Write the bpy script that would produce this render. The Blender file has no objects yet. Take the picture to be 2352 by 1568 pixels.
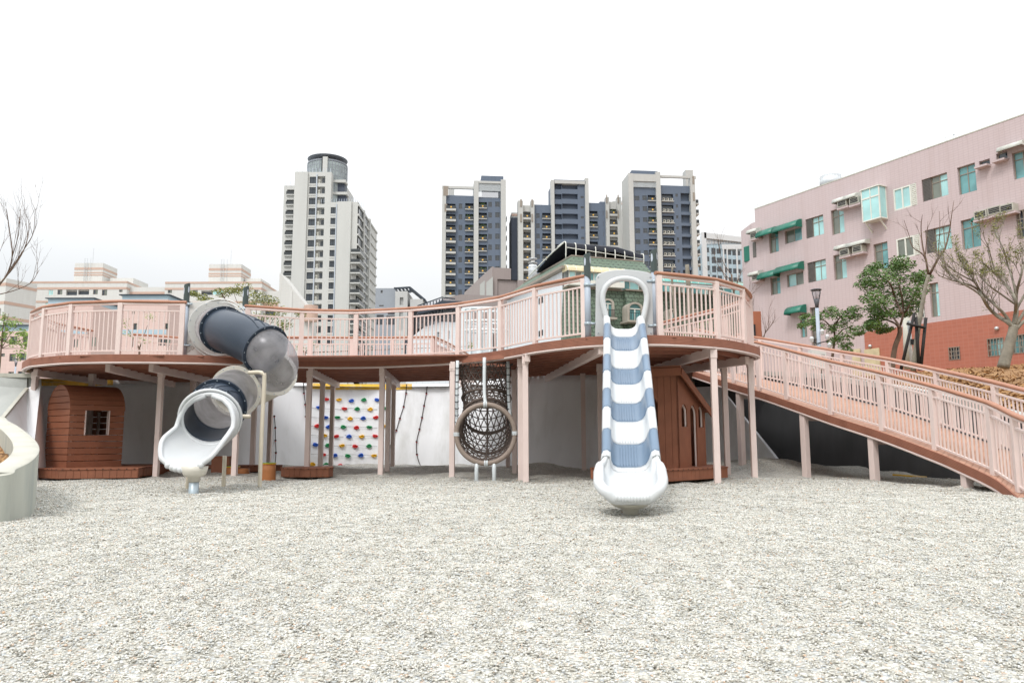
import bpy, math, random
import numpy as np
from mathutils import Vector, Matrix, noise
R = math.radians
random.seed(7); np.random.seed(7)
scene = bpy.context.scene
col = scene.collection
# ------------------------------------------------------------------ camera, sky, sun, exposure
PITCH, ROLL, FPX, EYE = R(7.24), R(-0.15), 1740.0, Vector((0, 0, 0.85))
cam_d = bpy.data.cameras.new('camera'); cam = bpy.data.objects.new('camera', cam_d); col.objects.link(cam)
cam_d.sensor_width = 36; cam_d.lens = 36 * FPX / 2352; cam_d.clip_end = 6000; cam_d.clip_start = 0.05
CAMR = Matrix.Rotation(R(90) + PITCH, 3, 'X') @ Matrix.Rotation(ROLL, 3, 'Z')
cam.location = EYE; cam.rotation_euler = CAMR.to_euler()
scene.camera = cam
SUN_EL, SUN_AZ = R(52), R(205)          # azimuth clockwise from +Y: behind the camera, to its left
w = bpy.data.worlds.new('World'); scene.world = w; w.use_nodes = True
nt = w.node_tree; nt.nodes.clear()
sky = nt.nodes.new('ShaderNodeTexSky'); sky.sky_type = 'NISHITA'; sky.sun_disc = False
sky.sun_elevation = SUN_EL; sky.sun_rotation = SUN_AZ; sky.dust_density = 4.0
hs = nt.nodes.new('ShaderNodeHueSaturation'); hs.inputs['Saturation'].default_value = 0.22
mx = nt.nodes.new('ShaderNodeMix'); mx.data_type = 'RGBA'; mx.inputs[0].default_value = 0.86
tc = nt.nodes.new('ShaderNodeTexCoord'); cl = nt.nodes.new('ShaderNodeTexNoise'); cl.inputs['Scale'].default_value = 1.6
cl.inputs['Detail'].default_value = 4; cr = nt.nodes.new('ShaderNodeValToRGB')
cr.color_ramp.elements[0].position = .3; cr.color_ramp.elements[0].color = (9.2, 9.8, 10.3, 1)
cr.color_ramp.elements[1].position = .65; cr.color_ramp.elements[1].color = (11.2, 11.2, 11.2, 1)
bg = nt.nodes.new('ShaderNodeBackground'); bg.inputs[1].default_value = 0.10
out = nt.nodes.new('ShaderNodeOutputWorld')
L = nt.links.new
L(sky.outputs[0], hs.inputs['Color']); L(tc.outputs['Generated'], cl.inputs['Vector']); L(cl.outputs[0], cr.inputs[0])
sx = nt.nodes.new('ShaderNodeSeparateXYZ'); L(tc.outputs['Generated'], sx.inputs[0])
gm = nt.nodes.new('ShaderNodeMapRange'); gm.inputs['From Min'].default_value = 0; gm.inputs['From Max'].default_value = 1
gm.inputs['To Min'].default_value = .42; gm.inputs['To Max'].default_value = 1.75; L(sx.outputs[2], gm.inputs['Value'])
sc_ = nt.nodes.new('ShaderNodeVectorMath'); sc_.operation = 'SCALE'
L(hs.outputs[0], mx.inputs[6]); L(cr.outputs[0], mx.inputs[7]); L(mx.outputs[2], sc_.inputs[0]); L(gm.outputs[0], sc_.inputs['Scale']); L(sc_.outputs[0], bg.inputs[0]); L(bg.outputs[0], out.inputs[0])
sun_d = bpy.data.lights.new('sun', 'SUN'); sun_d.energy = 1.2; sun_d.angle = R(14); sun_d.color = (1, .97, .93)
sun = bpy.data.objects.new('sun', sun_d); col.objects.link(sun)
sun.rotation_euler = (R(90) - SUN_EL, 0, -SUN_AZ + R(180)); sun.location = (-5, -5, 20)
vs = scene.view_settings; vs.view_transform = 'Standard'; vs.look = 'None'; vs.exposure = 0.55; vs.gamma = 1; vs.use_curve_mapping = False

# ------------------------------------------------------------------ pixel rays (2352 x 1568 frame)
def ray(px, py):
    d = CAMR @ Vector((px - 1176, 784 - py, -FPX)); return d / d.y
def at(px, py, Y): return EYE + ray(px, py) * Y
def at_z(px, py, z):
    d = ray(px, py); return EYE + d * ((z - EYE.z) / d.z)
def at_x(px, Y): return (px - 1176) / 1754.0 * Y
ZM = {'d': (1750, 700, 3.618), 'e': (2400, 650, 3.337), 'c': (1050, 580, 2.24), 'm': (1700, 650, 1.96), 'r': (2900, 400, 1.4256),
      't': (600, 1100, 1.65), 's': (2250, 950, 1.364), 'n': (1200, 1150, 1.845), 'o': (1700, 1150, 1.845), 'l': (0, 850, 2.413),
      'b': (0, 1450, 2.24), 'g': (2500, 1350, 2.4127), 'k': (650, 1600, 3.136), 'h': (1450, 1000, 2.4758), 'p': (2900, 1150, 1.6505),
      'u': (600, 1000, 3.36), 'q': (3300, 950, 2.8505), 'D': (0, 0, 1 / 1.7415), 'w': (0, 850, 1.96)}
def q(k, x, y):
    a, b, s = ZM[k]; return (a + x / s) / 1.7415, (b + y / s) / 1.7415
def qat(k, x, y, Y): return at(*q(k, x, y), Y)

# ------------------------------------------------------------------ materials
def nd(t, k, **kw):
    n = t.nodes.new(k)
    for a, b in kw.items():
        if a in n.inputs.keys() if isinstance(a, str) else False: n.inputs[a].default_value = b
        else: setattr(n, a, b)
    return n
def pm(name, c, rough=.6, var=.12, scale=3.0, bump=0.0, bscale=40, metal=0, streak=0, dirt=None, dirt_amt=.0, dirt_scale=.8, spec=.4):
    m = bpy.data.materials.new(name); m.use_nodes = True; t = m.node_tree; b = t.nodes['Principled BSDF']
    b.inputs['Roughness'].default_value = rough; b.inputs['Metallic'].default_value = metal; b.inputs['Specular IOR Level'].default_value = spec
    tc = t.nodes.new('ShaderNodeTexCoord'); mp = t.nodes.new('ShaderNodeMapping'); t.links.new(tc.outputs['Object'], mp.inputs[0])
    if streak: mp.inputs['Scale'].default_value = (1, 1, 1 / streak)
    n = t.nodes.new('ShaderNodeTexNoise'); n.inputs['Scale'].default_value = scale; n.inputs['Detail'].default_value = 5
    t.links.new(mp.outputs[0], n.inputs['Vector'])
    r = t.nodes.new('ShaderNodeMapRange'); r.inputs['From Min'].default_value = .25; r.inputs['From Max'].default_value = .75
    r.inputs['To Min'].default_value = 1 - var; r.inputs['To Max'].default_value = 1 + var
    t.links.new(n.outputs[0], r.inputs['Value'])
    v = t.nodes.new('ShaderNodeVectorMath'); v.operation = 'SCALE'; v.inputs[0].default_value = c
    t.links.new(r.outputs[0], v.inputs['Scale']); o = v.outputs[0]
    if dirt:
        n2 = t.nodes.new('ShaderNodeTexNoise'); n2.inputs['Scale'].default_value = dirt_scale; n2.inputs['Detail'].default_value = 7
        n2.inputs['Roughness'].default_value = .65; t.links.new(mp.outputs[0], n2.inputs['Vector'])
        r2 = t.nodes.new('ShaderNodeMapRange'); r2.inputs['From Min'].default_value = .5; r2.inputs['From Max'].default_value = .75
        r2.inputs['To Max'].default_value = dirt_amt; t.links.new(n2.outputs[0], r2.inputs['Value'])
        mm = t.nodes.new('ShaderNodeMix'); mm.data_type = 'RGBA'; mm.inputs[7].default_value = (*dirt, 1)
        t.links.new(r2.outputs[0], mm.inputs[0]); t.links.new(o, mm.inputs[6]); o = mm.outputs[2]
    t.links.new(o, b.inputs['Base Color'])
    if bump:
        n3 = t.nodes.new('ShaderNodeTexNoise'); n3.inputs['Scale'].default_value = bscale; n3.inputs['Detail'].default_value = 4
        t.links.new(mp.outputs[0], n3.inputs['Vector'])
        bp = t.nodes.new('ShaderNodeBump'); bp.inputs['Strength'].default_value = bump; bp.inputs['Distance'].default_value = .02
        t.links.new(n3.outputs[0], bp.inputs['Height']); t.links.new(bp.outputs[0], b.inputs['Normal'])
    return m
def tilemat(name, c1, c2, mortar, w_, h_, ms=.012, rough=.6, dirt=(.3, .22, .2), dirt_amt=.35):
    m = bpy.data.materials.new(name); m.use_nodes = True; t = m.node_tree; b = t.nodes['Principled BSDF']; b.inputs['Roughness'].default_value = rough
    tc = t.nodes.new('ShaderNodeTexCoord'); sp = t.nodes.new('ShaderNodeSeparateXYZ'); cb = t.nodes.new('ShaderNodeCombineXYZ')
    ad = t.nodes.new('ShaderNodeMath'); ad.operation = 'ADD'
    t.links.new(tc.outputs['Object'], sp.inputs[0]); t.links.new(sp.outputs[0], ad.inputs[0]); t.links.new(sp.outputs[1], ad.inputs[1])
    t.links.new(ad.outputs[0], cb.inputs[0]); t.links.new(sp.outputs[2], cb.inputs[1])
    br = t.nodes.new('ShaderNodeTexBrick'); br.inputs['Scale'].default_value = 1; br.inputs['Brick Width'].default_value = w_
    br.inputs['Row Height'].default_value = h_; br.inputs['Mortar Size'].default_value = ms; br.inputs['Color1'].default_value = (*c1, 1)
    br.inputs['Color2'].default_value = (*c2, 1); br.inputs['Mortar'].default_value = (*mortar, 1); br.offset = 0
    t.links.new(cb.outputs[0], br.inputs['Vector'])
    mp = t.nodes.new('ShaderNodeMapping'); mp.inputs['Scale'].default_value = (1.2, 1, .12); t.links.new(tc.outputs['Object'], mp.inputs[0])
    n = t.nodes.new('ShaderNodeTexNoise'); n.inputs['Scale'].default_value = 1.0; n.inputs['Detail'].default_value = 7; t.links.new(mp.outputs[0], n.inputs['Vector'])
    r = t.nodes.new('ShaderNodeMapRange'); r.inputs['From Min'].default_value = .5; r.inputs['From Max'].default_value = .8; r.inputs['To Max'].default_value = dirt_amt
    t.links.new(n.outputs[0], r.inputs['Value'])
    mm = t.nodes.new('ShaderNodeMix'); mm.data_type = 'RGBA'; mm.inputs[7].default_value = (*dirt, 1)
    t.links.new(r.outputs[0], mm.inputs[0]); t.links.new(br.outputs[0], mm.inputs[6]); t.links.new(mm.outputs[2], b.inputs['Base Color'])
    return m
M = {}
M['pink'] = pm('pink paint', (.70, .575, .535), .45, .05, 2, .03, 60, dirt=(.55, .40, .36), dirt_amt=.2, dirt_scale=3)
M['rail'] = pm('terracotta handrail', (.36, .165, .10), .5, .1, 6, .06, 60)
M['deckw'] = pm('brown composite board', (.30, .125, .08), .6, .16, 4, .15, 90)
M['deckt'] = pm('walked composite board', (.42, .24, .17), .7, .14, 3, .15, 90)
M['hut'] = pm('reddish brown board', (.265, .100, .054), .6, .14, 3, .12, 80)
M['hutl'] = pm('brown platform board', (.24, .09, .048), .65, .16, 3, .12, 80)
M['wpanel'] = pm('pale grey moulded panel', (.50, .51, .52), .35, .03, 2, .02, 30, dirt=(.5, .49, .46), dirt_amt=.25, dirt_scale=2.2)
M['white'] = pm('white moulded plastic', (.56, .575, .585), .3, .03, 2, .02, 30, dirt=(.6, .58, .53), dirt_amt=.25, dirt_scale=2.2)
M['offw'] = pm('off white panel plastic', (.58, .58, .56), .35, .04, 2, .02, 30, dirt=(.5, .47, .42), dirt_amt=.3, dirt_scale=2)
M['beige'] = pm('beige plastic', (.60, .57, .50), .4, .04, 2, .02)
M['blue'] = pm('slate blue plastic', (.135, .195, .275), .32, .06, 3, .02)
M['slate'] = pm('dark slate plastic', (.030, .042, .062), .38, .12, 2, .02, spec=.3)
M['polegrey'] = pm('blue grey steel', (.38, .43, .50), .4, .06, 4)
M['capg'] = pm('dark green grey wrap', (.055, .075, .072), .4, .12, 5)
M['capl'] = pm('light grey wrap', (.48, .53, .60), .4, .05, 5)
M['galv'] = pm('galvanised steel', (.36, .42, .46), .4, .2, 9, .05, metal=.3)
M['polebeige'] = pm('beige painted pipe', (.56, .50, .40), .45, .06, 5)
M['wall'] = pm('white painted concrete', (.82, .83, .85), .75, .08, 1.2, .12, 14, streak=3, dirt=(.42, .41, .38), dirt_amt=.5, dirt_scale=1.1)
M['conc'] = pm('grey concrete', (.40, .41, .39), .8, .16, 1.5, .2, 30, dirt=(.24, .25, .24), dirt_amt=.6, dirt_scale=1.3)
M['concp'] = pm('streaked planter concrete', (.42, .43, .38), .8, .14, 2, .25, 25, streak=6, dirt=(.20, .25, .26), dirt_amt=.75, dirt_scale=1.6)
M['concshade'] = pm('shuttered concrete in painted shade', (.07, .072, .076), .9, .2, 1.5, .15, 20, streak=4)  # shade under the ramp is painted into this near-black tone
M['conct'] = pm('pale concrete coping', (.47, .46, .40), .8, .12, 2, .2, 30, dirt=(.35, .31, .24), dirt_amt=.5, dirt_scale=2.5)
M['yel'] = pm('yellow paint', (.75, .46, .06), .7, .12, 3, .1, dirt=(.72, .73, .75), dirt_amt=.8, dirt_scale=2)
M['rope'] = pm('brown rope', (.115, .088, .075), .85, .2, 60, .3, 300)
M['ropeh'] = pm('rope wound hoop', (.27, .215, .18), .8, .15, 40, .3, 200)
M['black'] = pm('black', (.012, .012, .014), .6, .1)
M['blackrope'] = pm('dark rope', (.035, .022, .022), .8, .2)
M['whitesteel'] = pm('white painted steel', (.62, .66, .68), .4, .05)
M['red'] = pm('red resin', (.62, .02, .02), .4, .05); M['gold'] = pm('yellow resin', (.78, .42, .01), .4, .05)
M['grn'] = pm('green resin', (.01, .25, .08), .4, .05); M['blu'] = pm('blue resin', (.01, .09, .48), .4, .05)
M['stump'] = pm('orange stained log', (.34, .13, .045), .6, .45, 2.5, .3, 20, streak=3)
M['bark'] = pm('grey bark', (.22, .20, .16), .9, .3, 6, .5, 30)
M['barkd'] = pm('brown bark', (.13, .085, .06), .9, .3, 6, .5, 30)
M['stake'] = pm('charred timber stake', (.018, .016, .015), .7, .2)
M['lamp'] = pm('dark lamp metal', (.08, .08, .09), .5, .1)
M['metalroof'] = pm('dark metal', (.035, .045, .06), .5, .1)
M['cream'] = pm('cream tile', (.50, .50, .475), .6, .05, .3, dirt=(.42, .42, .40), dirt_amt=.3, dirt_scale=.25, streak=4)
M['creamd'] = pm('soffit cream', (.40, .40, .375), .7, .05, .3)
M['navy'] = tilemat('hazed slate blue tile', (.105, .135, .185), (.098, .127, .176), (.085, .11, .15), 1.2, .35, .02, dirt=(.08, .095, .12))  # distance haze is mixed into the blue of this tile
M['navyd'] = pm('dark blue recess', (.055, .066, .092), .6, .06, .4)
M['stone'] = tilemat('light stone tile', (.46, .46, .44), (.44, .44, .42), (.42, .42, .40), 1.0, .5, .02, dirt=(.40, .40, .38), dirt_amt=.3)
M['taupe'] = tilemat('taupe tile', (.30, .25, .235), (.285, .24, .225), (.25, .21, .20), .25, .1, .01, dirt=(.22, .18, .17))
M['whtile'] = tilemat('white wall tile', (.66, .68, .70), (.64, .66, .68), (.50, .52, .55), .6, .16, .015, dirt=(.5, .5, .5), dirt_amt=.25)
M['pinktile'] = tilemat('pale pink wall tile', (.525, .43, .43), (.51, .415, .415), (.45, .36, .36), .30, .15, .014, dirt=(.40, .30, .28), dirt_amt=.45)
M['redtile'] = tilemat('terracotta wall tile', (.40, .135, .085), (.365, .12, .075), (.40, .155, .105), .30, .22, .018, dirt=(.30, .12, .09), dirt_amt=.4)
M['pinkhouse'] = tilemat('salmon wall tile', (.60, .44, .39), (.58, .425, .38), (.50, .36, .33), 1.4, .7, .02, dirt=(.45, .33, .3), dirt_amt=.2)
M['bluepaint'] = pm('pale blue band', (.36, .46, .52), .7, .08, .6)
M['salmon'] = pm('salmon tile band', (.50, .35, .28), .7, .06, .5)
M['striped'] = tilemat('off white tile', (.60, .59, .56), (.58, .57, .54), (.52, .51, .48), .8, .4, .02, dirt=(.44, .42, .38), dirt_amt=.35)
M['dgl'] = pm('dark window glass', (.035, .045, .055), .12, .3, .4, spec=.8)
M['glass'] = pm('teal window glass', (.12, .30, .31), .12, .45, .9, spec=.8)
M['glassp'] = pm('pale reflecting glass', (.36, .62, .62), .1, .3, .6, spec=.8)
M['glassg'] = pm('grey green window glass', (.16, .18, .15), .12, .3, .9, spec=.8)
M['railglass'] = pm('smoked balcony glass', (.045, .05, .052), .3, .2, .5)
M['frame'] = pm('bronze window frame', (.26, .22, .18), .5, .08)
M['wframe'] = pm('white window frame', (.68, .68, .62), .5, .05)
M['louv'] = pm('grey louvre', (.13, .12, .11), .6, .1)
M['awn'] = pm('green awning', (.015, .145, .10), .4, .12, 2)
M['awnw'] = pm('pale metal canopy', (.55, .56, .52), .5, .15, 3, dirt=(.3, .27, .2), dirt_amt=.5)
M['awny'] = pm('yellowed plastic canopy', (.56, .48, .30), .4, .2, 2)
M['awnt'] = pm('teal plastic canopy', (.12, .36, .32), .35, .2, 2)
M['acm'] = pm('air conditioner casing', (.45, .44, .38), .5, .1, 4)
M['surround'] = pm('weathered stone surround', (.36, .33, .28), .7, .12, 2)
M['golddot'] = pm('gold emblem', (.70, .42, .08), .5, .02)
M['redbrown'] = pm('red brown timber', (.30, .10, .05), .6, .12)
M['tank'] = pm('stainless tank', (.55, .57, .58), .3, .1, 2, metal=.5)
M['roofdark'] = pm('dark awning cloth', (.014, .016, .026), .6, .2, 2)

def clearmat():
    m = bpy.data.materials.new('clear polycarbonate'); m.use_nodes = True; t = m.node_tree; t.nodes.clear()
    o = t.nodes.new('ShaderNodeOutputMaterial'); tr = t.nodes.new('ShaderNodeBsdfTransparent'); tr.inputs[0].default_value = (.93, .925, .95, 1)
    gl = t.nodes.new('ShaderNodeBsdfGlossy'); gl.inputs['Roughness'].default_value = .28; gl.inputs[0].default_value = (.30, .30, .32, 1)
    df = t.nodes.new('ShaderNodeBsdfDiffuse'); df.inputs[0].default_value = (.80, .78, .80, 1)
    m1 = t.nodes.new('ShaderNodeMixShader'); m2 = t.nodes.new('ShaderNodeMixShader'); lw = t.nodes.new('ShaderNodeLayerWeight'); lw.inputs[0].default_value = .35
    fr = t.nodes.new('ShaderNodeMath'); fr.operation = 'MULTIPLY_ADD'; fr.inputs[1].default_value = .30; fr.inputs[2].default_value = .05; t.links.new(lw.outputs['Facing'], fr.inputs[0])
    tl = t.nodes.new('ShaderNodeBsdfTranslucent'); tl.inputs[0].default_value = (.80, .78, .80, 1); md_ = t.nodes.new('ShaderNodeMixShader'); md_.inputs[0].default_value = .5
    t.links.new(df.outputs[0], md_.inputs[1]); t.links.new(tl.outputs[0], md_.inputs[2])
    n = t.nodes.new('ShaderNodeTexNoise'); n.inputs['Scale'].default_value = 2.5; n.inputs['Detail'].default_value = 6
    tcn = t.nodes.new('ShaderNodeTexCoord'); t.links.new(tcn.outputs['Object'], n.inputs['Vector'])
    r = t.nodes.new('ShaderNodeMapRange'); r.inputs['From Min'].default_value = .35; r.inputs['From Max'].default_value = .7
    r.inputs['To Min'].default_value = .22; r.inputs['To Max'].default_value = .45; t.links.new(n.outputs[0], r.inputs['Value'])
    t.links.new(r.outputs[0], m1.inputs[0]); t.links.new(tr.outputs[0], m1.inputs[1]); t.links.new(md_.outputs[0], m1.inputs[2])
    t.links.new(fr.outputs[0], m2.inputs[0]); t.links.new(m1.outputs[0], m2.inputs[1]); t.links.new(gl.outputs[0], m2.inputs[2]); t.links.new(m2.outputs[0], o.inputs[0])
    return m
M['clear'] = clearmat()
def glassrail():
    m = clearmat(); m.name = 'balustrade glass'; return m
M['gr'] = glassrail()

def roofmat(name, c1, c2):
    m = bpy.data.materials.new(name); m.use_nodes = True; t = m.node_tree; b = t.nodes['Principled BSDF']; b.inputs['Roughness'].default_value = .7
    tc = t.nodes.new('ShaderNodeTexCoord'); sp = t.nodes.new('ShaderNodeSeparateXYZ'); t.links.new(tc.outputs['Object'], sp.inputs[0])
    cb = t.nodes.new('ShaderNodeCombineXYZ'); ad = t.nodes.new('ShaderNodeMath'); ad.operation = 'ADD'
    t.links.new(sp.outputs[0], ad.inputs[0]); t.links.new(sp.outputs[1], ad.inputs[1]); t.links.new(ad.outputs[0], cb.inputs[0])
    sn = t.nodes.new('ShaderNodeMath'); sn.operation = 'SINE'; mu = t.nodes.new('ShaderNodeMath'); mu.operation = 'MULTIPLY'; mu.inputs[1].default_value = 14
    t.links.new(ad.outputs[0], mu.inputs[0]); t.links.new(mu.outputs[0], sn.inputs[0])
    ms = t.nodes.new('ShaderNodeMath'); ms.operation = 'MULTIPLY_ADD'; ms.inputs[1].default_value = .035; t.links.new(sn.outputs[0], ms.inputs[0]); t.links.new(sp.outputs[2], ms.inputs[2])
    t.links.new(ms.outputs[0], cb.inputs[1])
    br = t.nodes.new('ShaderNodeTexBrick'); br.inputs['Scale'].default_value = 1; br.inputs['Brick Width'].default_value = .55; br.inputs['Row Height'].default_value = .34
    br.inputs['Mortar Size'].default_value = .035; br.inputs['Mortar Smooth'].default_value = .3; br.inputs['Color1'].default_value = (*c1, 1); br.inputs['Color2'].default_value = (*c2, 1)
    br.inputs['Mortar'].default_value = (.03, .04, .03, 1); t.links.new(cb.outputs[0], br.inputs['Vector'])
    n = t.nodes.new('ShaderNodeTexNoise'); n.inputs['Scale'].default_value = .8; n.inputs['Detail'].default_value = 6; t.links.new(tc.outputs['Object'], n.inputs['Vector'])
    r = t.nodes.new('ShaderNodeMapRange'); r.inputs['From Min'].default_value = .4; r.inputs['From Max'].default_value = .8; r.inputs['To Max'].default_value = .5; t.links.new(n.outputs[0], r.inputs['Value'])
    mm = t.nodes.new('ShaderNodeMix'); mm.data_type = 'RGBA'; mm.inputs[7].default_value = (.10, .12, .08, 1)
    t.links.new(r.outputs[0], mm.inputs[0]); t.links.new(br.outputs[0], mm.inputs[6]); t.links.new(mm.outputs[2], b.inputs['Base Color'])
    return m
M['groof'] = roofmat('green roof tile', (.125, .175, .125), (.105, .155, .11))
def gravelmat(name='pea gravel', pebble=True):
    m = bpy.data.materials.new(name); m.use_nodes = True; t = m.node_tree; b = t.nodes['Principled BSDF']; b.inputs['Roughness'].default_value = .75
    b.inputs['Specular IOR Level'].default_value = .3
    tc = t.nodes.new('ShaderNodeTexCoord')
    ramp = t.nodes.new('ShaderNodeValToRGB'); e = ramp.color_ramp.elements
    stops = [(0, (.17, .16, .135)), (.08, (.33, .31, .26)), (.25, (.50, .48, .42)), (.5, (.57, .545, .48)), (.62, (.46, .48, .485)), (.75, (.60, .585, .53)), (.93, (.68, .675, .64)), (1, (.52, .36, .24))]
    e[0].position = 0; e[0].color = (*stops[0][1], 1); e[1].position = 1; e[1].color = (*stops[-1][1], 1)
    for p, c in stops[1:-1]:
        k = e.new(p); k.color = (*c, 1)
    if pebble:
        g = t.nodes.new('ShaderNodeNewGeometry'); t.links.new(g.outputs['Random Per Island'], ramp.inputs[0]); t.links.new(ramp.outputs[0], b.inputs['Base Color']); return m
    nzw = t.nodes.new('ShaderNodeTexNoise'); nzw.inputs['Scale'].default_value = 40; t.links.new(tc.outputs['Object'], nzw.inputs['Vector'])
    wv = t.nodes.new('ShaderNodeVectorMath'); wv.operation = 'MULTIPLY_ADD'; wv.inputs[1].default_value = (.012, .012, .0)
    t.links.new(nzw.outputs['Color'], wv.inputs[0]); t.links.new(tc.outputs['Object'], wv.inputs[2])
    mp = t.nodes.new('ShaderNodeMapping'); mp.inputs['Scale'].default_value = (62, 62, 0); t.links.new(wv.outputs[0], mp.inputs[0])
    vo = t.nodes.new('ShaderNodeTexVoronoi'); vo.inputs['Scale'].default_value = 1; t.links.new(mp.outputs[0], vo.inputs['Vector'])
    vb = t.nodes.new('ShaderNodeTexVoronoi'); vb.inputs['Scale'].default_value = .42; t.links.new(mp.outputs[0], vb.inputs['Vector'])
    s = t.nodes.new('ShaderNodeSeparateColor'); t.links.new(vo.outputs['Color'], s.inputs[0]); t.links.new(s.outputs[0], ramp.inputs[0])
    # shade in the creases between pebbles, painted into the colour
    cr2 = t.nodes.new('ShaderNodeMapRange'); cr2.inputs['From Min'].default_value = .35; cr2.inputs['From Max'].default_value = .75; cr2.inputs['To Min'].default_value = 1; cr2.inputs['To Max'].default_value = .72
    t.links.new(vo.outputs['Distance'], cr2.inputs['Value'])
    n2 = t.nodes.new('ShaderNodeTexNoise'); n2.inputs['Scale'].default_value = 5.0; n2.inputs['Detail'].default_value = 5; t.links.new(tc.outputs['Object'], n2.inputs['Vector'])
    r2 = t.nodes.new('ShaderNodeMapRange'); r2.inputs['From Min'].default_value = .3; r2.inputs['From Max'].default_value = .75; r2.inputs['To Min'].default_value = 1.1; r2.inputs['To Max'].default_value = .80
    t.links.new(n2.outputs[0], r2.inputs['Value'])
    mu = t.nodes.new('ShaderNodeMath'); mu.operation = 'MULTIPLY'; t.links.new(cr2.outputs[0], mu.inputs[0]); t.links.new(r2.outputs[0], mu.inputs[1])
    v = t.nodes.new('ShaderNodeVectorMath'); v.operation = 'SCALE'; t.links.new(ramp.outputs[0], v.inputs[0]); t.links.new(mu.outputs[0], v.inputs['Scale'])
    t.links.new(v.outputs[0], b.inputs['Base Color'])
    h = t.nodes.new('ShaderNodeMath'); h.operation = 'MULTIPLY_ADD'; h.inputs[1].default_value = 1.5; t.links.new(vb.outputs['Distance'], h.inputs[0]); t.links.new(vo.outputs['Distance'], h.inputs[2])
    bp = t.nodes.new('ShaderNodeBump'); bp.invert = True; bp.inputs['Strength'].default_value = .9; bp.inputs['Distance'].default_value = .012
    t.links.new(h.outputs[0], bp.inputs['Height']); t.links.new(bp.outputs[0], b.inputs['Normal'])
    return m
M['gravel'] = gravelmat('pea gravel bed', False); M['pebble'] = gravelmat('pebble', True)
def mulchmat(name, chip):
    m = bpy.data.materials.new(name); m.use_nodes = True; t = m.node_tree; b = t.nodes['Principled BSDF']; b.inputs['Roughness'].default_value = .9
    ramp = t.nodes.new('ShaderNodeValToRGB'); e = ramp.color_ramp.elements; e[0].color = (.10, .045, .02, 1); e[1].color = (.50, .30, .13, 1); k = e.new(.5); k.color = (.30, .16, .065, 1)
    if chip:
        g = t.nodes.new('ShaderNodeNewGeometry'); t.links.new(g.outputs['Random Per Island'], ramp.inputs[0])
    else:
        tc = t.nodes.new('ShaderNodeTexCoord'); vo = t.nodes.new('ShaderNodeTexVoronoi'); vo.inputs['Scale'].default_value = 16; t.links.new(tc.outputs['Object'], vo.inputs['Vector'])
        n = t.nodes.new('ShaderNodeTexNoise'); n.inputs['Scale'].default_value = 6; n.inputs['Detail'].default_value = 8; t.links.new(tc.outputs['Object'], n.inputs['Vector']); t.links.new(n.outputs[0], ramp.inputs[0])
        bp = t.nodes.new('ShaderNodeBump'); bp.inputs['Strength'].default_value = 1; bp.inputs['Distance'].default_value = .05
        t.links.new(vo.outputs['Distance'], bp.inputs['Height']); t.links.new(bp.outputs[0], b.inputs['Normal'])
    t.links.new(ramp.outputs[0], b.inputs['Base Color']); return m
M['mulch'] = mulchmat('bark mulch', False); M['chip'] = mulchmat('mulch chips', True)
def leafmat(name, a, c):
    m = bpy.data.materials.new(name); m.use_nodes = True; t = m.node_tree; b = t.nodes['Principled BSDF']; b.inputs['Roughness'].default_value = .55
    g = t.nodes.new('ShaderNodeNewGeometry'); ramp = t.nodes.new('ShaderNodeValToRGB'); ramp.color_ramp.elements[0].color = (*a, 1); ramp.color_ramp.elements[1].color = (*c, 1)
    t.links.new(g.outputs['Random Per Island'], ramp.inputs[0]); t.links.new(ramp.outputs[0], b.inputs['Base Color'])
    b.inputs['Subsurface Weight'].default_value = 0
    return m
M['leaf'] = leafmat('green leaves', (.035, .085, .018), (.15, .26, .06)); M['leafl'] = leafmat('light green leaves', (.10, .17, .03), (.30, .42, .08))
M['leafy'] = leafmat('yellow green leaves', (.07, .10, .02), (.28, .27, .05))

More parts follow.
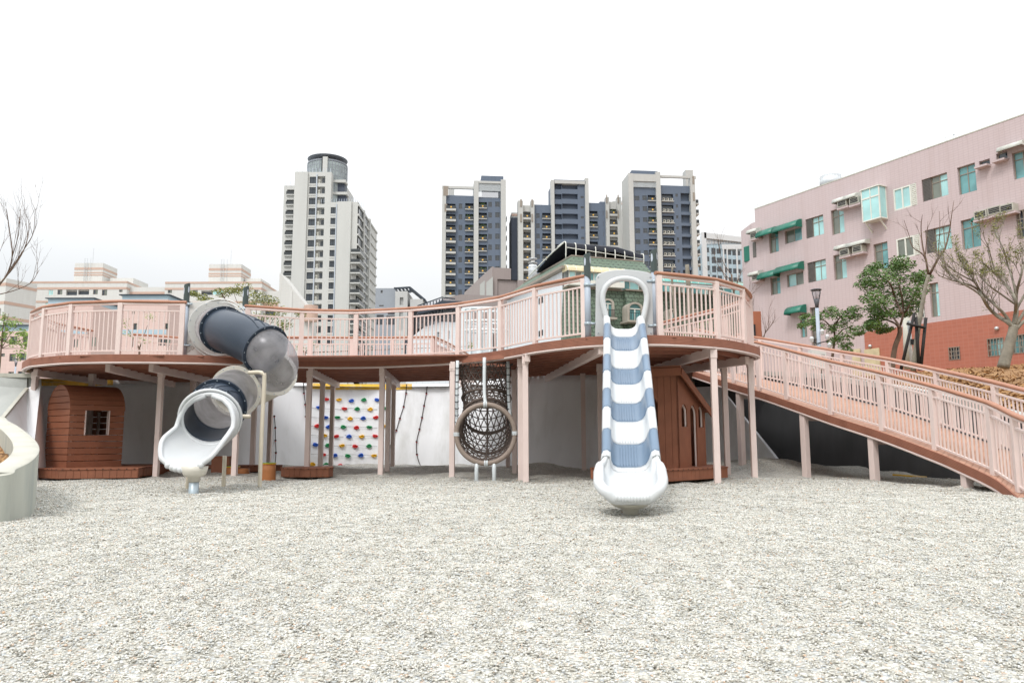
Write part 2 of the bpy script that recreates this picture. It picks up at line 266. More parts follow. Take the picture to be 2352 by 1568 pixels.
# ------------------------------------------------------------------ mesh builder
ORG = {}
class MB:
    def __init__(s): s.v = []; s.f = []; s.m = []; s.mats = []; s.sm = []; s.cur = 0; s.smooth = False
    def mat(s, k, smooth=False):
        mt = M[k]
        if mt not in s.mats: s.mats.append(mt)
        s.cur = s.mats.index(mt); s.smooth = smooth; return s
    def add(s, vs, fs):
        b = len(s.v); s.v.extend(tuple(v) for v in vs)
        for f in fs: s.f.append([b + i for i in f]); s.m.append(s.cur); s.sm.append(s.smooth)
        return s
    def hexa(s, p):     # p: 4 bottom (ccw), 4 top
        return s.add(p, [(3, 2, 1, 0), (4, 5, 6, 7), (0, 1, 5, 4), (1, 2, 6, 5), (2, 3, 7, 6), (3, 0, 4, 7)])
    def box(s, x0, x1, y0, y1, z0, z1):
        return s.hexa([(x0, y0, z0), (x1, y0, z0), (x1, y1, z0), (x0, y1, z0), (x0, y0, z1), (x1, y0, z1), (x1, y1, z1), (x0, y1, z1)])
    def obox(s, c, u, lx, ly, z0, z1):   # centre xy, direction u (x), lengths
        u = Vector((u[0], u[1])).normalized(); n = Vector((-u.y, u.x)); c = Vector((c[0], c[1]))
        ps = [c - u * lx / 2 - n * ly / 2, c + u * lx / 2 - n * ly / 2, c + u * lx / 2 + n * ly / 2, c - u * lx / 2 + n * ly / 2]
        return s.hexa([(p.x, p.y, z0) for p in ps] + [(p.x, p.y, z1) for p in ps])
    def bar(s, a, b, w, h, up=(0, 0, 1)):
        a = Vector(a); b = Vector(b); d = (b - a).normalized(); up = Vector(up)
        sd = d.cross(up)
        if sd.length < 1e-4: sd = d.cross(Vector((0, 1, 0)))
        sd.normalize(); u2 = sd.cross(d)
        sd *= w / 2; u2 *= h / 2
        return s.hexa([a - sd - u2, a + sd - u2, b + sd - u2, b - sd - u2, a - sd + u2, a + sd + u2, b + sd + u2, b - sd + u2])
    def tube(s, pts, r, n=8, cap=True, closed=False, ell=None):
        pts = [Vector(p) for p in pts]; k = len(pts)
        rs = r if isinstance(r, (list, tuple)) else [r] * k
        T = []
        for i in range(k):
            a = pts[(i - 1) % k] if closed or i > 0 else pts[i]; b = pts[(i + 1) % k] if closed or i < k - 1 else pts[i]
            T.append((b - a).normalized())
        up = Vector((0, 0, 1)) if abs(T[0].z) < .9 else Vector((0, 1, 0))
        nrm = T[0].cross(up).normalized(); vs = []
        for i in range(k):
            nrm = (nrm - T[i] * nrm.dot(T[i])).normalized(); bn = T[i].cross(nrm)
            for j in range(n):
                a = 2 * math.pi * j / n; vs.append(pts[i] + (nrm * math.cos(a) + bn * math.sin(a)) * rs[i])
        fs = []
        rng = range(k) if closed else range(k - 1)
        for i in rng:
            for j in range(n):
                i2 = (i + 1) % k; j2 = (j + 1) % n; fs.append((i * n + j, i * n + j2, i2 * n + j2, i2 * n + j))
        if cap and not closed: fs.append(tuple(range(n - 1, -1, -1))); fs.append(tuple((k - 1) * n + j for j in range(n)))
        return s.add(vs, fs)
    def cyl(s, c, r, z0, z1, n=16, r2=None):
        r2 = r if r2 is None else r2
        vs = [(c[0] + r * math.cos(2 * math.pi * j / n), c[1] + r * math.sin(2 * math.pi * j / n), z0) for j in range(n)]
        vs += [(c[0] + r2 * math.cos(2 * math.pi * j / n), c[1] + r2 * math.sin(2 * math.pi * j / n), z1) for j in range(n)]
        return s.add(vs, [(j, (j + 1) % n, n + (j + 1) % n, n + j) for j in range(n)] + [tuple(range(n - 1, -1, -1)), tuple(range(n, 2 * n))])
    def lathe(s, c, prof, n=16):
        vs = []; k = len(prof)
        for r, z in prof:
            for j in range(n): vs.append((c[0] + r * math.cos(2 * math.pi * j / n), c[1] + r * math.sin(2 * math.pi * j / n), c[2] + z))
        fs = [(i * n + j, i * n + (j + 1) % n, (i + 1) * n + (j + 1) % n, (i + 1) * n + j) for i in range(k - 1) for j in range(n)]
        fs += [tuple(range(n - 1, -1, -1)), tuple((k - 1) * n + j for j in range(n))]
        return s.add(vs, fs)
    def sheet(s, rows, closed=False):
        n = len(rows[0]); vs = [p for r in rows for p in r]; fs = []
        for i in range(len(rows) - 1):
            for j in range(n if closed else n - 1):
                j2 = (j + 1) % n; fs.append((i * n + j, i * n + j2, (i + 1) * n + j2, (i + 1) * n + j))
        return s.add(vs, fs)
    def prism(s, pts, z0, z1):
        n = len(pts); vs = [(p[0], p[1], z0) for p in pts] + [(p[0], p[1], z1) for p in pts]
        return s.add(vs, [tuple(range(n - 1, -1, -1)), tuple(range(n, 2 * n))] + [(j, (j + 1) % n, n + (j + 1) % n, n + j) for j in range(n)])
    def ball(s, c, r, n=8, m=6, sc=(1, 1, 1)):
        vs = []; 
        for i in range(1, m):
            a = math.pi * i / m
            for j in range(n): vs.append((c[0] + r * sc[0] * math.sin(a) * math.cos(2 * math.pi * j / n), c[1] + r * sc[1] * math.sin(a) * math.sin(2 * math.pi * j / n), c[2] + r * sc[2] * math.cos(a)))
        k = len(vs); vs += [(c[0], c[1], c[2] + r * sc[2]), (c[0], c[1], c[2] - r * sc[2])]
        fs = [((i) * n + j, (i + 1) * n + j, (i + 1) * n + (j + 1) % n, i * n + (j + 1) % n) for i in range(m - 2) for j in range(n)]
        fs += [(k, j, (j + 1) % n) for j in range(n)] + [(k + 1, (m - 2) * n + (j + 1) % n, (m - 2) * n + j) for j in range(n)]
        return s.add(vs, fs)
    def build(s, name, parent=None, label=None, bevel=0, seg=2, local=False, solid=0, subd=0):
        me = bpy.data.meshes.new(name)
        o = bpy.data.objects.new(name, me); col.objects.link(o)
        if parent is not None:
            root = ORG[parent]; o.parent = parent; ORG[o] = root
            off = Vector((0, 0, 0)) if local else root
            vs = [(v[0] - off[0], v[1] - off[1], v[2] - off[2]) for v in s.v]
        else:
            if local: c = Vector((0, 0, 0))
            else:
                a = np.array(s.v); c = Vector(((a[:, 0].min() + a[:, 0].max()) / 2, (a[:, 1].min() + a[:, 1].max()) / 2, a[:, 2].min()))
            vs = [(v[0] - c[0], v[1] - c[1], v[2] - c[2]) for v in s.v]; o.location = c; ORG[o] = c
        me.from_pydata(vs, [], s.f)
        for m_ in s.mats: me.materials.append(m_)
        me.polygons.foreach_set('material_index', s.m); me.polygons.foreach_set('use_smooth', s.sm); me.update()
        if label: o['label'] = label
        if solid:
            md = o.modifiers.new('solid', 'SOLIDIFY'); md.thickness = solid; md.offset = 0
        if subd:
            md = o.modifiers.new('sub', 'SUBSURF'); md.levels = subd; md.render_levels = subd
        if bevel:
            md = o.modifiers.new('bevel', 'BEVEL'); md.width = bevel; md.segments = seg; md.limit_method = 'ANGLE'; md.angle_limit = R(40)
        return o
def tag(o, label=None, cat=None, group=None, kind=None):
    if label: o['label'] = label
    if cat: o['category'] = cat
    if group: o['group'] = group
    if kind: o['kind'] = kind
    return o
def thing(name, label, cat, loc=(0, 0, 0), group=None, rot=0):
    o = bpy.data.objects.new(name, None); col.objects.link(o); o.location = loc; o.rotation_euler = (0, 0, rot); o.empty_display_size = .3
    ORG[o] = Vector(loc); return tag(o, label, cat, group)
def cat_rom(P, n=8):
    P = [Vector(p) for p in P]; o = []
    for i in range(len(P) - 1):
        a = P[max(i - 1, 0)]; b = P[i]; c = P[i + 1]; d = P[min(i + 2, len(P) - 1)]
        if i == 0: a = b * 2 - c
        if i + 2 > len(P) - 1: d = c * 2 - b
        for k in range(n):
            t = k / n; o.append(.5 * ((2 * b) + (c - a) * t + (2 * a - 5 * b + 4 * c - d) * t * t + (3 * b - a - 3 * c + d) * t ** 3))
    o.append(P[-1].copy()); return o
def arclen(P):
    L_ = [0]
    for a, b in zip(P, P[1:]): L_.append(L_[-1] + (b - a).length)
    return L_
def along(P, L_, s):
    s = min(max(s, 0), L_[-1])
    for i in range(len(P) - 1):
        if s <= L_[i + 1] + 1e-9:
            t = (s - L_[i]) / max(L_[i + 1] - L_[i], 1e-9); return P[i].lerp(P[i + 1], t), (P[i + 1] - P[i]).normalized()
    return P[-1], (P[-1] - P[-2]).normalized()
# ------------------------------------------------------------------ ground, walls, terrain
PILES = {}
for px_, Y_ in ((69.7, 17.3), (362, 16.9), (541, 16.4), (581, 19.2), (706, 17.2), (737, 19.2), (875, 16.9), (890, 18.5), (1038, 15.85), (1181, 17.4), (1195, 15), (1207, 14.5), (1340, 18.6), (1644, 13.55), (1668, 16.3), (1729, 15.2), (600, 13.15), (436, 12.75), (1094, 15), (1135, 15), (1840, 16.3), (2002, 14.5), (2205, 12.5)):
    c_ = (at_x(px_, Y_), Y_, .055, .025)
    for i_ in (-1, 0, 1):
        for j_ in (-1, 0, 1): PILES.setdefault((int(round(c_[0])) + i_, int(round(Y_)) + j_), []).append(c_)
for c_ in ((1.3, 8.0, -.07, .22), (1.35, 7.2, .05, .12), (-4.8, 11.2, -.06, .2), (-3.9, 10.6, .04, .1), (0.3, 6.1, .035, .15), (-2.2, 5.0, -.035, .3), (2.6, 5.4, -.03, .25), (-1.0, 8.6, .04, .3), (3.9, 8.3, .035, .3), (-3.4, 8.0, -.04, .25)):
    for i_ in (-1, 0, 1):
        for j_ in (-1, 0, 1): PILES.setdefault((int(round(c_[0])) + i_, int(round(c_[1])) + j_), []).append(c_)
def gh(x, y):
    h = .045 * noise.noise((x * .9, y * .9, 3)) + .026 * noise.noise((x * 2.7, y * 2.7, 1)) + .012 * noise.noise((x * 7, y * 7, 5))
    t = min(max((y - 15.5) / 3, 0), 1)
    h += t * (.10 * max(noise.noise((x * .55, y * .8, 9)) + .25, 0) * 2.0) * (.4 if y > 21.5 else 1)
    if x > 2.2: h += .22 * math.exp(-((x - 6.0) / 1.2) ** 2 - ((y - 18.8) / 1.5) ** 2) + .12 * math.exp(-((x - 3) / 1.2) ** 2 - ((y - 18) / 1.2) ** 2)
    for a_, b_, hh, w_ in PILES.get((int(round(x)), int(round(y))), ()): h += hh * math.exp(-((x - a_) ** 2 + (y - b_) ** 2) / w_)
    h -= .10 * math.exp(-((x + 9.7) / 1.6) ** 2 - ((y - 17.2) / .9) ** 2)
    return h
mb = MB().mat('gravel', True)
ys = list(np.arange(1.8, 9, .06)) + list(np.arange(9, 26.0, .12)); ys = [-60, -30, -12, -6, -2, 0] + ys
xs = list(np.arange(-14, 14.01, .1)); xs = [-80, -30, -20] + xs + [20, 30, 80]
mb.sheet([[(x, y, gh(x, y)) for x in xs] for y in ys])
tag(mb.build('ground'), kind='structure')

# unseen green bank, added behind the camera to block low sky light
M['bank'] = pm('sky block bank', (.060, .085, .035), .9, .5, .6, .6, 3)
bk = []
for k in range(6):
    t = k / 5; row = []
    for j in range(61):
        a = R(96 + 168 * j / 60); d_ = 26 + 16 * t; row.append((d_ * math.sin(a) * 1.2, d_ * math.cos(a), -.2 + 13 * t ** .8 + 1.2 * t * noise.noise((j * .6, t * 3, 0))))
    bk.append(row)
tag(MB().mat('bank', True).sheet(bk).build('sky_block_bank'), kind='structure')

# pebbles lying loose on the bed, nearest to the camera
def pebbles():
    n = 900000
    y = np.sqrt(np.random.rand(n) * (16.0 ** 2 - 2.25 ** 2) + 2.25 ** 2); keep = np.random.rand(n) < np.clip(1.0 - (y - 6) / 11, .05, 1); y = y[keep]; n = len(y); x = (np.random.rand(n) * 2 - 1) * (.72 * y + .15)
    sz = np.random.lognormal(math.log(.0046), .25, n) * (1 + .085 * (y - 2))
    z = np.array([gh(a, b) for a, b in zip(x[::1], y[::1])])
    base = np.array([(1, 0, 0), (0, 1, 0), (-1, 0, 0), (0, -1, 0), (0, 0, .75), (0, 0, -.6)], float)
    F = np.array([(0, 1, 4), (1, 2, 4), (2, 3, 4), (3, 0, 4), (1, 0, 5), (2, 1, 5), (3, 2, 5), (0, 3, 5)])
    a = np.random.rand(n) * 6.283; ca, sa = np.cos(a), np.sin(a)
    asp = 1 + .45 * np.random.rand(n); tl = (np.random.rand(n, 2) - .5) * .9
    P = np.empty((n, 6, 3))
    bx = base[None, :, 0] * (sz * asp)[:, None]; by = base[None, :, 1] * sz[:, None]; bz = base[None, :, 2] * sz[:, None]
    P[:, :, 0] = bx * ca[:, None] - by * sa[:, None]; P[:, :, 1] = bx * sa[:, None] + by * ca[:, None]
    P[:, :, 2] = bz + P[:, :, 0] * tl[:, :1] + P[:, :, 1] * tl[:, 1:]
    P[:, :, 0] += x[:, None]; P[:, :, 1] += y[:, None]; P[:, :, 2] += (z + sz * np.random.rand(n) * .55)[:, None]
    me = bpy.data.meshes.new('pebbles'); me.vertices.add(n * 6); me.vertices.foreach_set('co', P.reshape(-1))
    fi = (F[None] + (np.arange(n) * 6)[:, None, None]).reshape(-1)
    me.loops.add(n * 24); me.loops.foreach_set('vertex_index', fi.astype(np.int32))
    me.polygons.add(n * 8); me.polygons.foreach_set('loop_start', np.arange(0, n * 24, 3, dtype=np.int32)); me.polygons.foreach_set('loop_total', np.full(n * 8, 3, np.int32))
    me.polygons.foreach_set('use_smooth', np.ones(n * 8, bool)); me.update(calc_edges=True); me.materials.append(M['pebble'])
    o = bpy.data.objects.new('pebbles', me); col.objects.link(o)
    tag(o, 'loose grey and cream pea gravel covering the playground bed', 'gravel', kind='stuff')
pebbles()

ml = MB().mat('chip')
for _ in range(46):
    y = random.uniform(3, 12); x = random.uniform(-.6, .6) * y; p = V3_ = Vector((x, y, gh(x, y) + .014)); s_ = random.uniform(.008, .02)
    d1 = Vector((random.uniform(-1, 1), random.uniform(-1, 1), random.uniform(-.2, .3))).normalized() * s_ * 1.6; d2 = Vector((random.uniform(-1, 1), random.uniform(-1, 1), random.uniform(-.2, .2))).normalized() * s_ * .7
    ml.add([p - d1, p + d2, p + d1, p - d2], [(0, 1, 2, 3)])
tag(ml.build('leaf_litter'), 'small brown dry leaf scraps scattered on the gravel', 'litter', kind='stuff')

# rim of the sunken pit: x, y, top z, outer x, outer y, outer z
RIM = [(-60, 4, 2.2, -90, 20, 2.3), (-22, 16, 2.2, -60, 40, 2.3), (-11.1, 17.75, 2.25, -45, 55, 2.3), (-11.35, 19.6, 2.35, -35, 60, 2.3), (-10.3, 21.2, 2.42, -25, 66, 2.3), (-8.2, 21.9, 2.46, -20, 67, 2.3), (-6.9, 23.0, 2.50, -14, 68, 2.3),
       (-4, 24.2, 2.53, -8, 70, 2.3), (-1.5, 23.8, 2.53, 0, 70, 2.3), (0.1, 21.6, 2.45, 4, 70, 2.4), (1.9, 19.9, 2.40, 8, 70, 2.6), (3.5, 20.2, 2.42, 11, 70, 3.0), (5.0, 22.2, 2.5, 14, 68, 3.6),
       (6.9, 21.9, 2.6, 16, 63, 4.2), (7.9, 20.4, 2.45, 20, 56, 4.6), (8.45, 18.4, 2.1, 23, 51, 4.7), (8.75, 16.4, 1.75, 26, 45, 4.75), (8.95, 14.0, 1.25, 29, 39, 4.75), (9.1, 11.8, .75, 33, 33, 4.7), (9.8, 9.5, .5, 38, 24, 4.4), (12, 6, .45, 45, 12, 4), (26, -4, .45, 60, -8, 2)]
rows = []
fr = [0.0, .012, .05, .1, .18, .3, .45, .62, .8, 1.0]
for i in range((len(RIM) - 1) * 5 + 1):
    k = min(i // 5, len(RIM) - 2); t = i / 5 - k
    a = [RIM[k][j] * (1 - t) + RIM[k + 1][j] * t for j in range(6)]
    row = []
    for f_ in fr:
        x, y = a[0] + (a[3] - a[0]) * f_, a[1] + (a[4] - a[1]) * f_
        z = a[2] - .06 + (a[5] - a[2] + .06) * (f_ ** .9)
        if 0 < f_ < 1: z += .22 * noise.noise((x * .35, y * .35, 0)) * min(f_ * 6, 1) + .05 * noise.noise((x * 1.5, y * 1.5, 0))
        row.append((x, y, z))
    row.append((a[3] * 30, a[4] * 30 if a[4] > 0 else a[4] * 30, a[5])); rows.append(row)
mb = MB().mat('conc', True); mb.sheet(rows[:61]); tag(mb.build('upper_ground'), kind='structure')
mb = MB().mat('mulch', True); mb.sheet(rows[60:]); tag(mb.build('mulch_slope'), kind='structure')
def chips():
    mb = MB().mat('chip')
    R_ = rows[65:]
    for _ in range(14000):
        i = random.randrange(len(R_) - 14); t = random.random(); a = R_[i]; b = R_[i + 1]; f_ = random.random() ** 1.5
        j = min(int(f_ * 8) + 1, 8); g = random.random()
        p = Vector(a[j]).lerp(Vector(a[j + 1]), g).lerp(Vector(b[j]).lerp(Vector(b[j + 1]), g), t)
        s_ = .03 + .05 * random.random(); d1 = Vector((random.uniform(-1, 1), random.uniform(-1, 1), random.uniform(-.3, .7))).normalized() * s_ * 1.6
        d2 = Vector((random.uniform(-1, 1), random.uniform(-1, 1), random.uniform(-.4, .4))).normalized() * s_ * .4; p.z += .03
        mb.add([p - d1 - d2, p + d1 - d2, p + d1 + d2, p - d1 + d2], [(0, 1, 2, 3)])
    tag(mb.build('mulch_chips'), 'loose straw coloured bark chips on the slope beside the ramp', 'mulch', kind='stuff')
chips()

# walls of the pit, leaning back slightly
def pit_wall(pts, name, label, mat, lean=.35, n=6, cap=None, base=-.3, thick=.3):
    P = cat_rom([(p[0], p[1], 0) for p in pts], n); Zt = cat_rom([(p[2], 0, 0) for p in pts], n)
    front = []; back = []
    root = thing(name, label, 'wall', (P[len(P) // 2].x, P[len(P) // 2].y, 0))
    mb = MB().mat(mat, True); rowsw = []
    for i, p in enumerate(P):
        d = (P[min(i + 1, len(P) - 1)] - P[max(i - 1, 0)]).normalized(); nn = Vector((d.y, -d.x, 0)); zt = Zt[i].x
        r_ = [p - nn * (thick) + Vector((0, 0, base))] + [p - nn * thick + Vector((0, 0, zt))]
        for k in range(11):
            t = 1 - k / 10; z = base + (zt - base) * t
            r_.append(p + nn * (lean * (1 - t) ** 1.6 + .018 * noise.noise((p.x * 1.3, p.y * 1.3, z * 1.6))) + Vector((0, 0, z)))
        rowsw.append(r_)
    mb.sheet(rowsw); body = mb.build('concrete_face', root)
    return root, P, Zt
PW = [(-11.0, 17.45, 2.22), (-11.3, 18.5, 2.3), (-11.2, 19.9, 2.38), (-10.3, 21.2, 2.535), (-8.2, 21.9, 2.54), (-6.9, 23.0, 2.54), (-5.6, 23.8, 2.53), (-4, 24.2, 2.55), (-1.5, 23.8, 2.55), (0.1, 21.6, 2.56), (1.9, 19.9, 2.575), (3.5, 20.2, 2.575), (4.6, 21.6, 2.575), (5.6, 22.6, 2.575)]
cw, CWP, CWZ = pit_wall(PW, 'climbing_wall', 'curved white painted concrete wall behind the raised deck, with coloured climbing holds', 'wall')
mb = MB().mat('yel')
for rng in ((3, 15), (33, 44)):
    for i in range(*rng):
        a, b = CWP[i], CWP[i + 1]; d = (b - a).normalized(); nn = Vector((d.y, -d.x, 0)); za, zb = CWZ[i].x, CWZ[i + 1].x
        mb.hexa([a - nn * .28 + Vector((0, 0, za - .02)), a + nn * .03 + Vector((0, 0, za - .16)), b + nn * .03 + Vector((0, 0, zb - .16)), b - nn * .28 + Vector((0, 0, zb - .02)),
                 a - nn * .28 + Vector((0, 0, za + .015)), a + nn * .01 + Vector((0, 0, za + .015)), b + nn * .01 + Vector((0, 0, zb + .015)), b - nn * .28 + Vector((0, 0, zb + .015))])
mb.build('painted_edge', cw, 'flaking yellow painted top edge')
# wing wall, left
a = [(-30, 14.2, 2.28), (-20, 15.6, 2.28), (-14, 16.8, 2.26), (-11.0, 17.35, 2.24)]
ww, P_, Z_ = pit_wall(a, 'wing_wall', 'plain grey concrete wing wall at the far left behind the planter', 'conc', lean=.05, thick=.25)
mb = MB().mat('conct')
for i in range(len(P_) - 1):
    A, B = P_[i], P_[i + 1]; d = (B - A).normalized(); nn = Vector((d.y, -d.x, 0)); z = Z_[i].x
    mb.hexa([A - nn * .3 + Vector((0, 0, z)), A + nn * .08 + Vector((0, 0, z)), B + nn * .08 + Vector((0, 0, z)), B - nn * .3 + Vector((0, 0, z)), A - nn * .3 + Vector((0, 0, z + .09)), A + nn * .08 + Vector((0, 0, z + .09)), B + nn * .08 + Vector((0, 0, z + .09)), B - nn * .3 + Vector((0, 0, z + .09))])
mb.build('coping', ww)
A1, A2, A3, A4 = qat('b', 20, 500, 15.3), qat('b', 240, 232, 17.25), Vector((-11.02, 17.3, -.3)), Vector((-10.0, 15.2, -.3))
mb = MB().mat('wall'); mb.add([A1, A2, Vector((-10.9, 17.5, 2.2)), Vector((-10.55, 17.6, -.3)), Vector((-9.6, 15.3, -.3))], [(0, 4, 3, 2, 1)]); mb.mat('conct'); mb.bar(A1, A2, .07, .05); mb.build('sloping_face', cw, 'white sloping end face beside the grey wing wall')
mb = MB().mat('conc'); mb.add([A1, A2, Vector((-11.1, 17.3, 2.24)), Vector((-14, 16.5, 2.24)), Vector((-14, 14.6, -.3)), Vector((-10.1, 15.1, -.3))], [(0, 1, 2, 3, 4, 5)]); mb.build('sloping_face', ww)
# retaining wall behind the ramp
rw = [(5.0, 22.5, 2.5), (6.9, 21.9, 2.6), (7.9, 20.4, 2.45), (8.45, 18.4, 2.1), (8.75, 16.4, 1.75), (8.95, 14.0, 1.25), (9.1, 11.8, .75), (9.8, 9.5, .5), (12, 6, .45), (20, 0, .45)]
rt, P_, Z_ = pit_wall(rw, 'retaining_wall', 'concrete retaining wall under the long ramp, its shade painted in as a dark colour', 'concshade', lean=.1, thick=.2)
mb = MB().mat('conc')
for i in range(len(P_) - 1):
    A, B = P_[i], P_[i + 1]; d = (B - A).normalized(); nn = Vector((d.y, -d.x, 0)); za, zb = Z_[i].x, Z_[i + 1].x
    mb.hexa([A - nn * .18 + Vector((0, 0, za)), A + nn * .04 + Vector((0, 0, za)), B + nn * .04 + Vector((0, 0, zb)), B - nn * .18 + Vector((0, 0, zb)), A - nn * .18 + Vector((0, 0, za + .12)), A + nn * .04 + Vector((0, 0, za + .12)), B + nn * .04 + Vector((0, 0, zb + .12)), B - nn * .18 + Vector((0, 0, zb + .12))])
mb.build('kerb', rt)
mb = MB().mat('wall'); p0 = Vector((5.65, 22.4, 0)); p1 = Vector((7.1, 20.4, 0))
mb.hexa([(4.7, 22.3, -.2), (7.35, 20.3, -.2), (7.5, 20.5, -.2), (4.9, 22.6, -.2), (5.0, 22.3, 2.3), (5.9, 21.6, 2.3), (6.0, 21.8, 2.3), (5.1, 22.6, 2.3)])
mb.build('sloping_wing', rt, 'light sloping end of the white wall')

# curved planter, near left
def planter():
    top = [(-9.5, 14.5, 1.42), (-9.0, 13.6, 1.36)]
    px = [('b', 0, 485, 12.6), ('b', 75, 525, 12.2), ('b', 160, 570, 11.6), ('b', 250, 635, 10.9), ('b', 320, 700, 10.1), ('b', 352, 760, 9.5), ('b', 340, 820, 9.0), ('b', 270, 890, 8.5), ('b', 150, 950, 8.15), ('b', 0, 1015, 7.8)]
    O = top + [tuple(qat(*p)) for p in px]
    e = Vector(O[-1]); O += [tuple(e + Vector((-.9, -.35, -.06))), tuple(e + Vector((-3, -.8, -.12)))]
    O[0] = (O[2][0] - 3.2, O[2][1] + .9, O[2][2] + .22); O[1] = (O[2][0] - 1.2, O[2][1] + .45, O[2][2] + .10)
    P = cat_rom(O, 7); root = thing('planter_wall', 'curved thick concrete planter wall in the left foreground, streaked with water stains', 'planter wall', (P[40].x, P[40].y, 0))
    mbf = MB().mat('concp', True); mbt = MB().mat('conct', True); r1 = []; r2 = []; ri = []; inner = []
    for i, p in enumerate(P):
        d = (P[min(i + 1, len(P) - 1)] - P[max(i - 1, 0)]); d.z = 0; d.normalize(); nn = Vector((-d.y, d.x, 0))
        r1.append([p + Vector((0, 0, 0)), Vector((p.x, p.y, -.3))])
        # width of the wall ~0.42
        qn = p - nn * .38; qn2 = p + nn * .38
        inner.append((p, nn))
    c = Vector((-9.5, 10.3, 0))
    rows_o = []; rows_t = []; rows_i = []; soil = []
    for p, nn in inner:
        s_ = 1 if (p + nn * .1 - c).to_2d().length < (p - c).to_2d().length else -1
        qn = p + nn * s_ * .27 + Vector((0, 0, .0))
        rows_o.append([Vector((p.x, p.y, -.3)), p + Vector((0, 0, -.02)), p])
        rows_t.append([p, p + (qn - p) * .05 + Vector((0, 0, .012)), p + (qn - p) * .95 + Vector((0, 0, .012)), qn])
        rows_i.append([qn, Vector((qn.x, qn.y, qn.z - .9))]); soil.append(qn)
    mbf.sheet(rows_o); mbf.sheet(rows_i); mbf.build('wall_face', root, 'water stained face')
    mbt.sheet(rows_t); mbt.build('coping', root)
    ms = MB().mat('mulch', True); cc = Vector((-9.2, 10.0, .58)); rr = []
    for k in range(9):
        t = k / 8; rr.append([s2.lerp(cc, t) * 1 + Vector((0, 0, 0)) for s2 in soil])
    for k, r_ in enumerate(rr):
        for i, v in enumerate(r_): r_[i] = Vector((v.x, v.y, max(.30, soil[i].z - .24) * (1 - k / 8) + .62 * k / 8 + .08 * noise.noise((v.x * 3, v.y * 3, 0))))
    ms.sheet(rr); so = ms.build('planter_soil'); tag(so, kind='structure')
    mc = MB().mat('chip')
    for _ in range(2500):
        k = random.randrange(8); i = random.randrange(len(soil) - 1)
        p = rr[k][i].lerp(rr[k + 1][i + 1], random.random()) + Vector((0, 0, .02)); s_ = .012 + .03 * random.random()
        d1 = Vector((random.uniform(-1, 1), random.uniform(-1, 1), random.uniform(-.3, .7))).normalized() * s_ * 1.8
        d2 = Vector((random.uniform(-1, 1), random.uniform(-1, 1), random.uniform(-.4, .4))).normalized() * s_ * .4
        mc.add([p - d1 - d2, p + d1 - d2, p + d1 + d2, p - d1 + d2], [(0, 1, 2, 3)])
    tag(mc.build('mulch_chips'), 'brown bark mulch filling the curved concrete planter', 'mulch', kind='stuff')
planter()
gl = MB().mat('yel'); a = qat('p', 1110, 1245, 16.3); b = qat('p', 1330, 1262, 15.9)
gl.bar(a, b, .12, .1); tag(gl.build('timber_plank'), 'ochre timber plank lying on the gravel against the dark wall under the ramp', 'plank')

# ------------------------------------------------------------------ raised deck
def zdeck(px): return .85 + 1.715 + .04 * min(max((px - 700) / 650, 0), 1)
FE = [(64, 826), (90, 821.5), (142.8, 816.5), (200, 814.6), (262, 813.7), (330, 813.9), (402, 814.8), (480, 816.4), (550, 819.5), (620, 823), (684, 825.5), (750, 826.6), (812, 826.5), (880, 825), (939, 822.4), (1000, 819.5), (1051, 815.5), (1100, 811.5), (1150, 805), (1190, 797.5), (1230, 789), (1290, 780.5), (1352, 774), (1435, 770.3), (1515, 770), (1590, 773.5), (1656, 779.3), (1700, 786.5)]
front = [at_z(px, py, zdeck(px)) for px, py in FE]
zl, zr = zdeck(0), zdeck(1700)
def V3(x, y, z): return Vector((x, y, z))
left_end = [V3(-11.15, 19.9, zl), V3(-11.35, 18.6, zl), V3(-11.3, 17.5, zl)]
right_end = [V3(4.84, 14.85, zr), V3(5.02, 15.5, zr), V3(4.88, 16.4, zr), V3(4.5, 17.4, zr), V3(4.05, 18.4, zr), V3(3.75, 19.2, zr)]
EDGE = cat_rom(left_end + front + right_end, 6); EL = arclen(EDGE)
back = [V3(4.8, 19.75, zr), V3(5.7, 20.5, zr), V3(6.45, 21.2, zr), V3(6.6, 22.3, zr), V3(5.4, 22.6, zr), V3(3.6, 21.0, zr), V3(2.6, 20.3, zr), V3(1.7, 20.5, zr), V3(.7, 21.5, zr), V3(-.2, 22.1, zr), V3(-.9, 21.7, zr), V3(-2.15, 21.25, zl), V3(-4, 21.45, zl), V3(-6.3, 21.35, zl), V3(-7.2, 22.2, zl), V3(-8.2, 22.4, zl), V3(-9.6, 22.0, zl), V3(-10.8, 20.8, zl)]
OUT = EDGE + back
def inside_spans(y, poly):
    xs_ = []
    for i in range(len(poly)):
        a, b = poly[i], poly[(i + 1) % len(poly)]
        if (a.y > y) != (b.y > y): xs_.append(a.x + (y - a.y) / (b.y - a.y) * (b.x - a.x))
    xs_.sort(); return [(xs_[i], xs_[i + 1]) for i in range(0, len(xs_) - 1, 2)]
deck = thing('raised_deck', 'long serpentine raised play deck with pink steel railings and brown boards', 'play structure', (-3, 17.5, 0))
bw, gap = .145, .015
mb = MB().mat('deckw'); y = 13.05
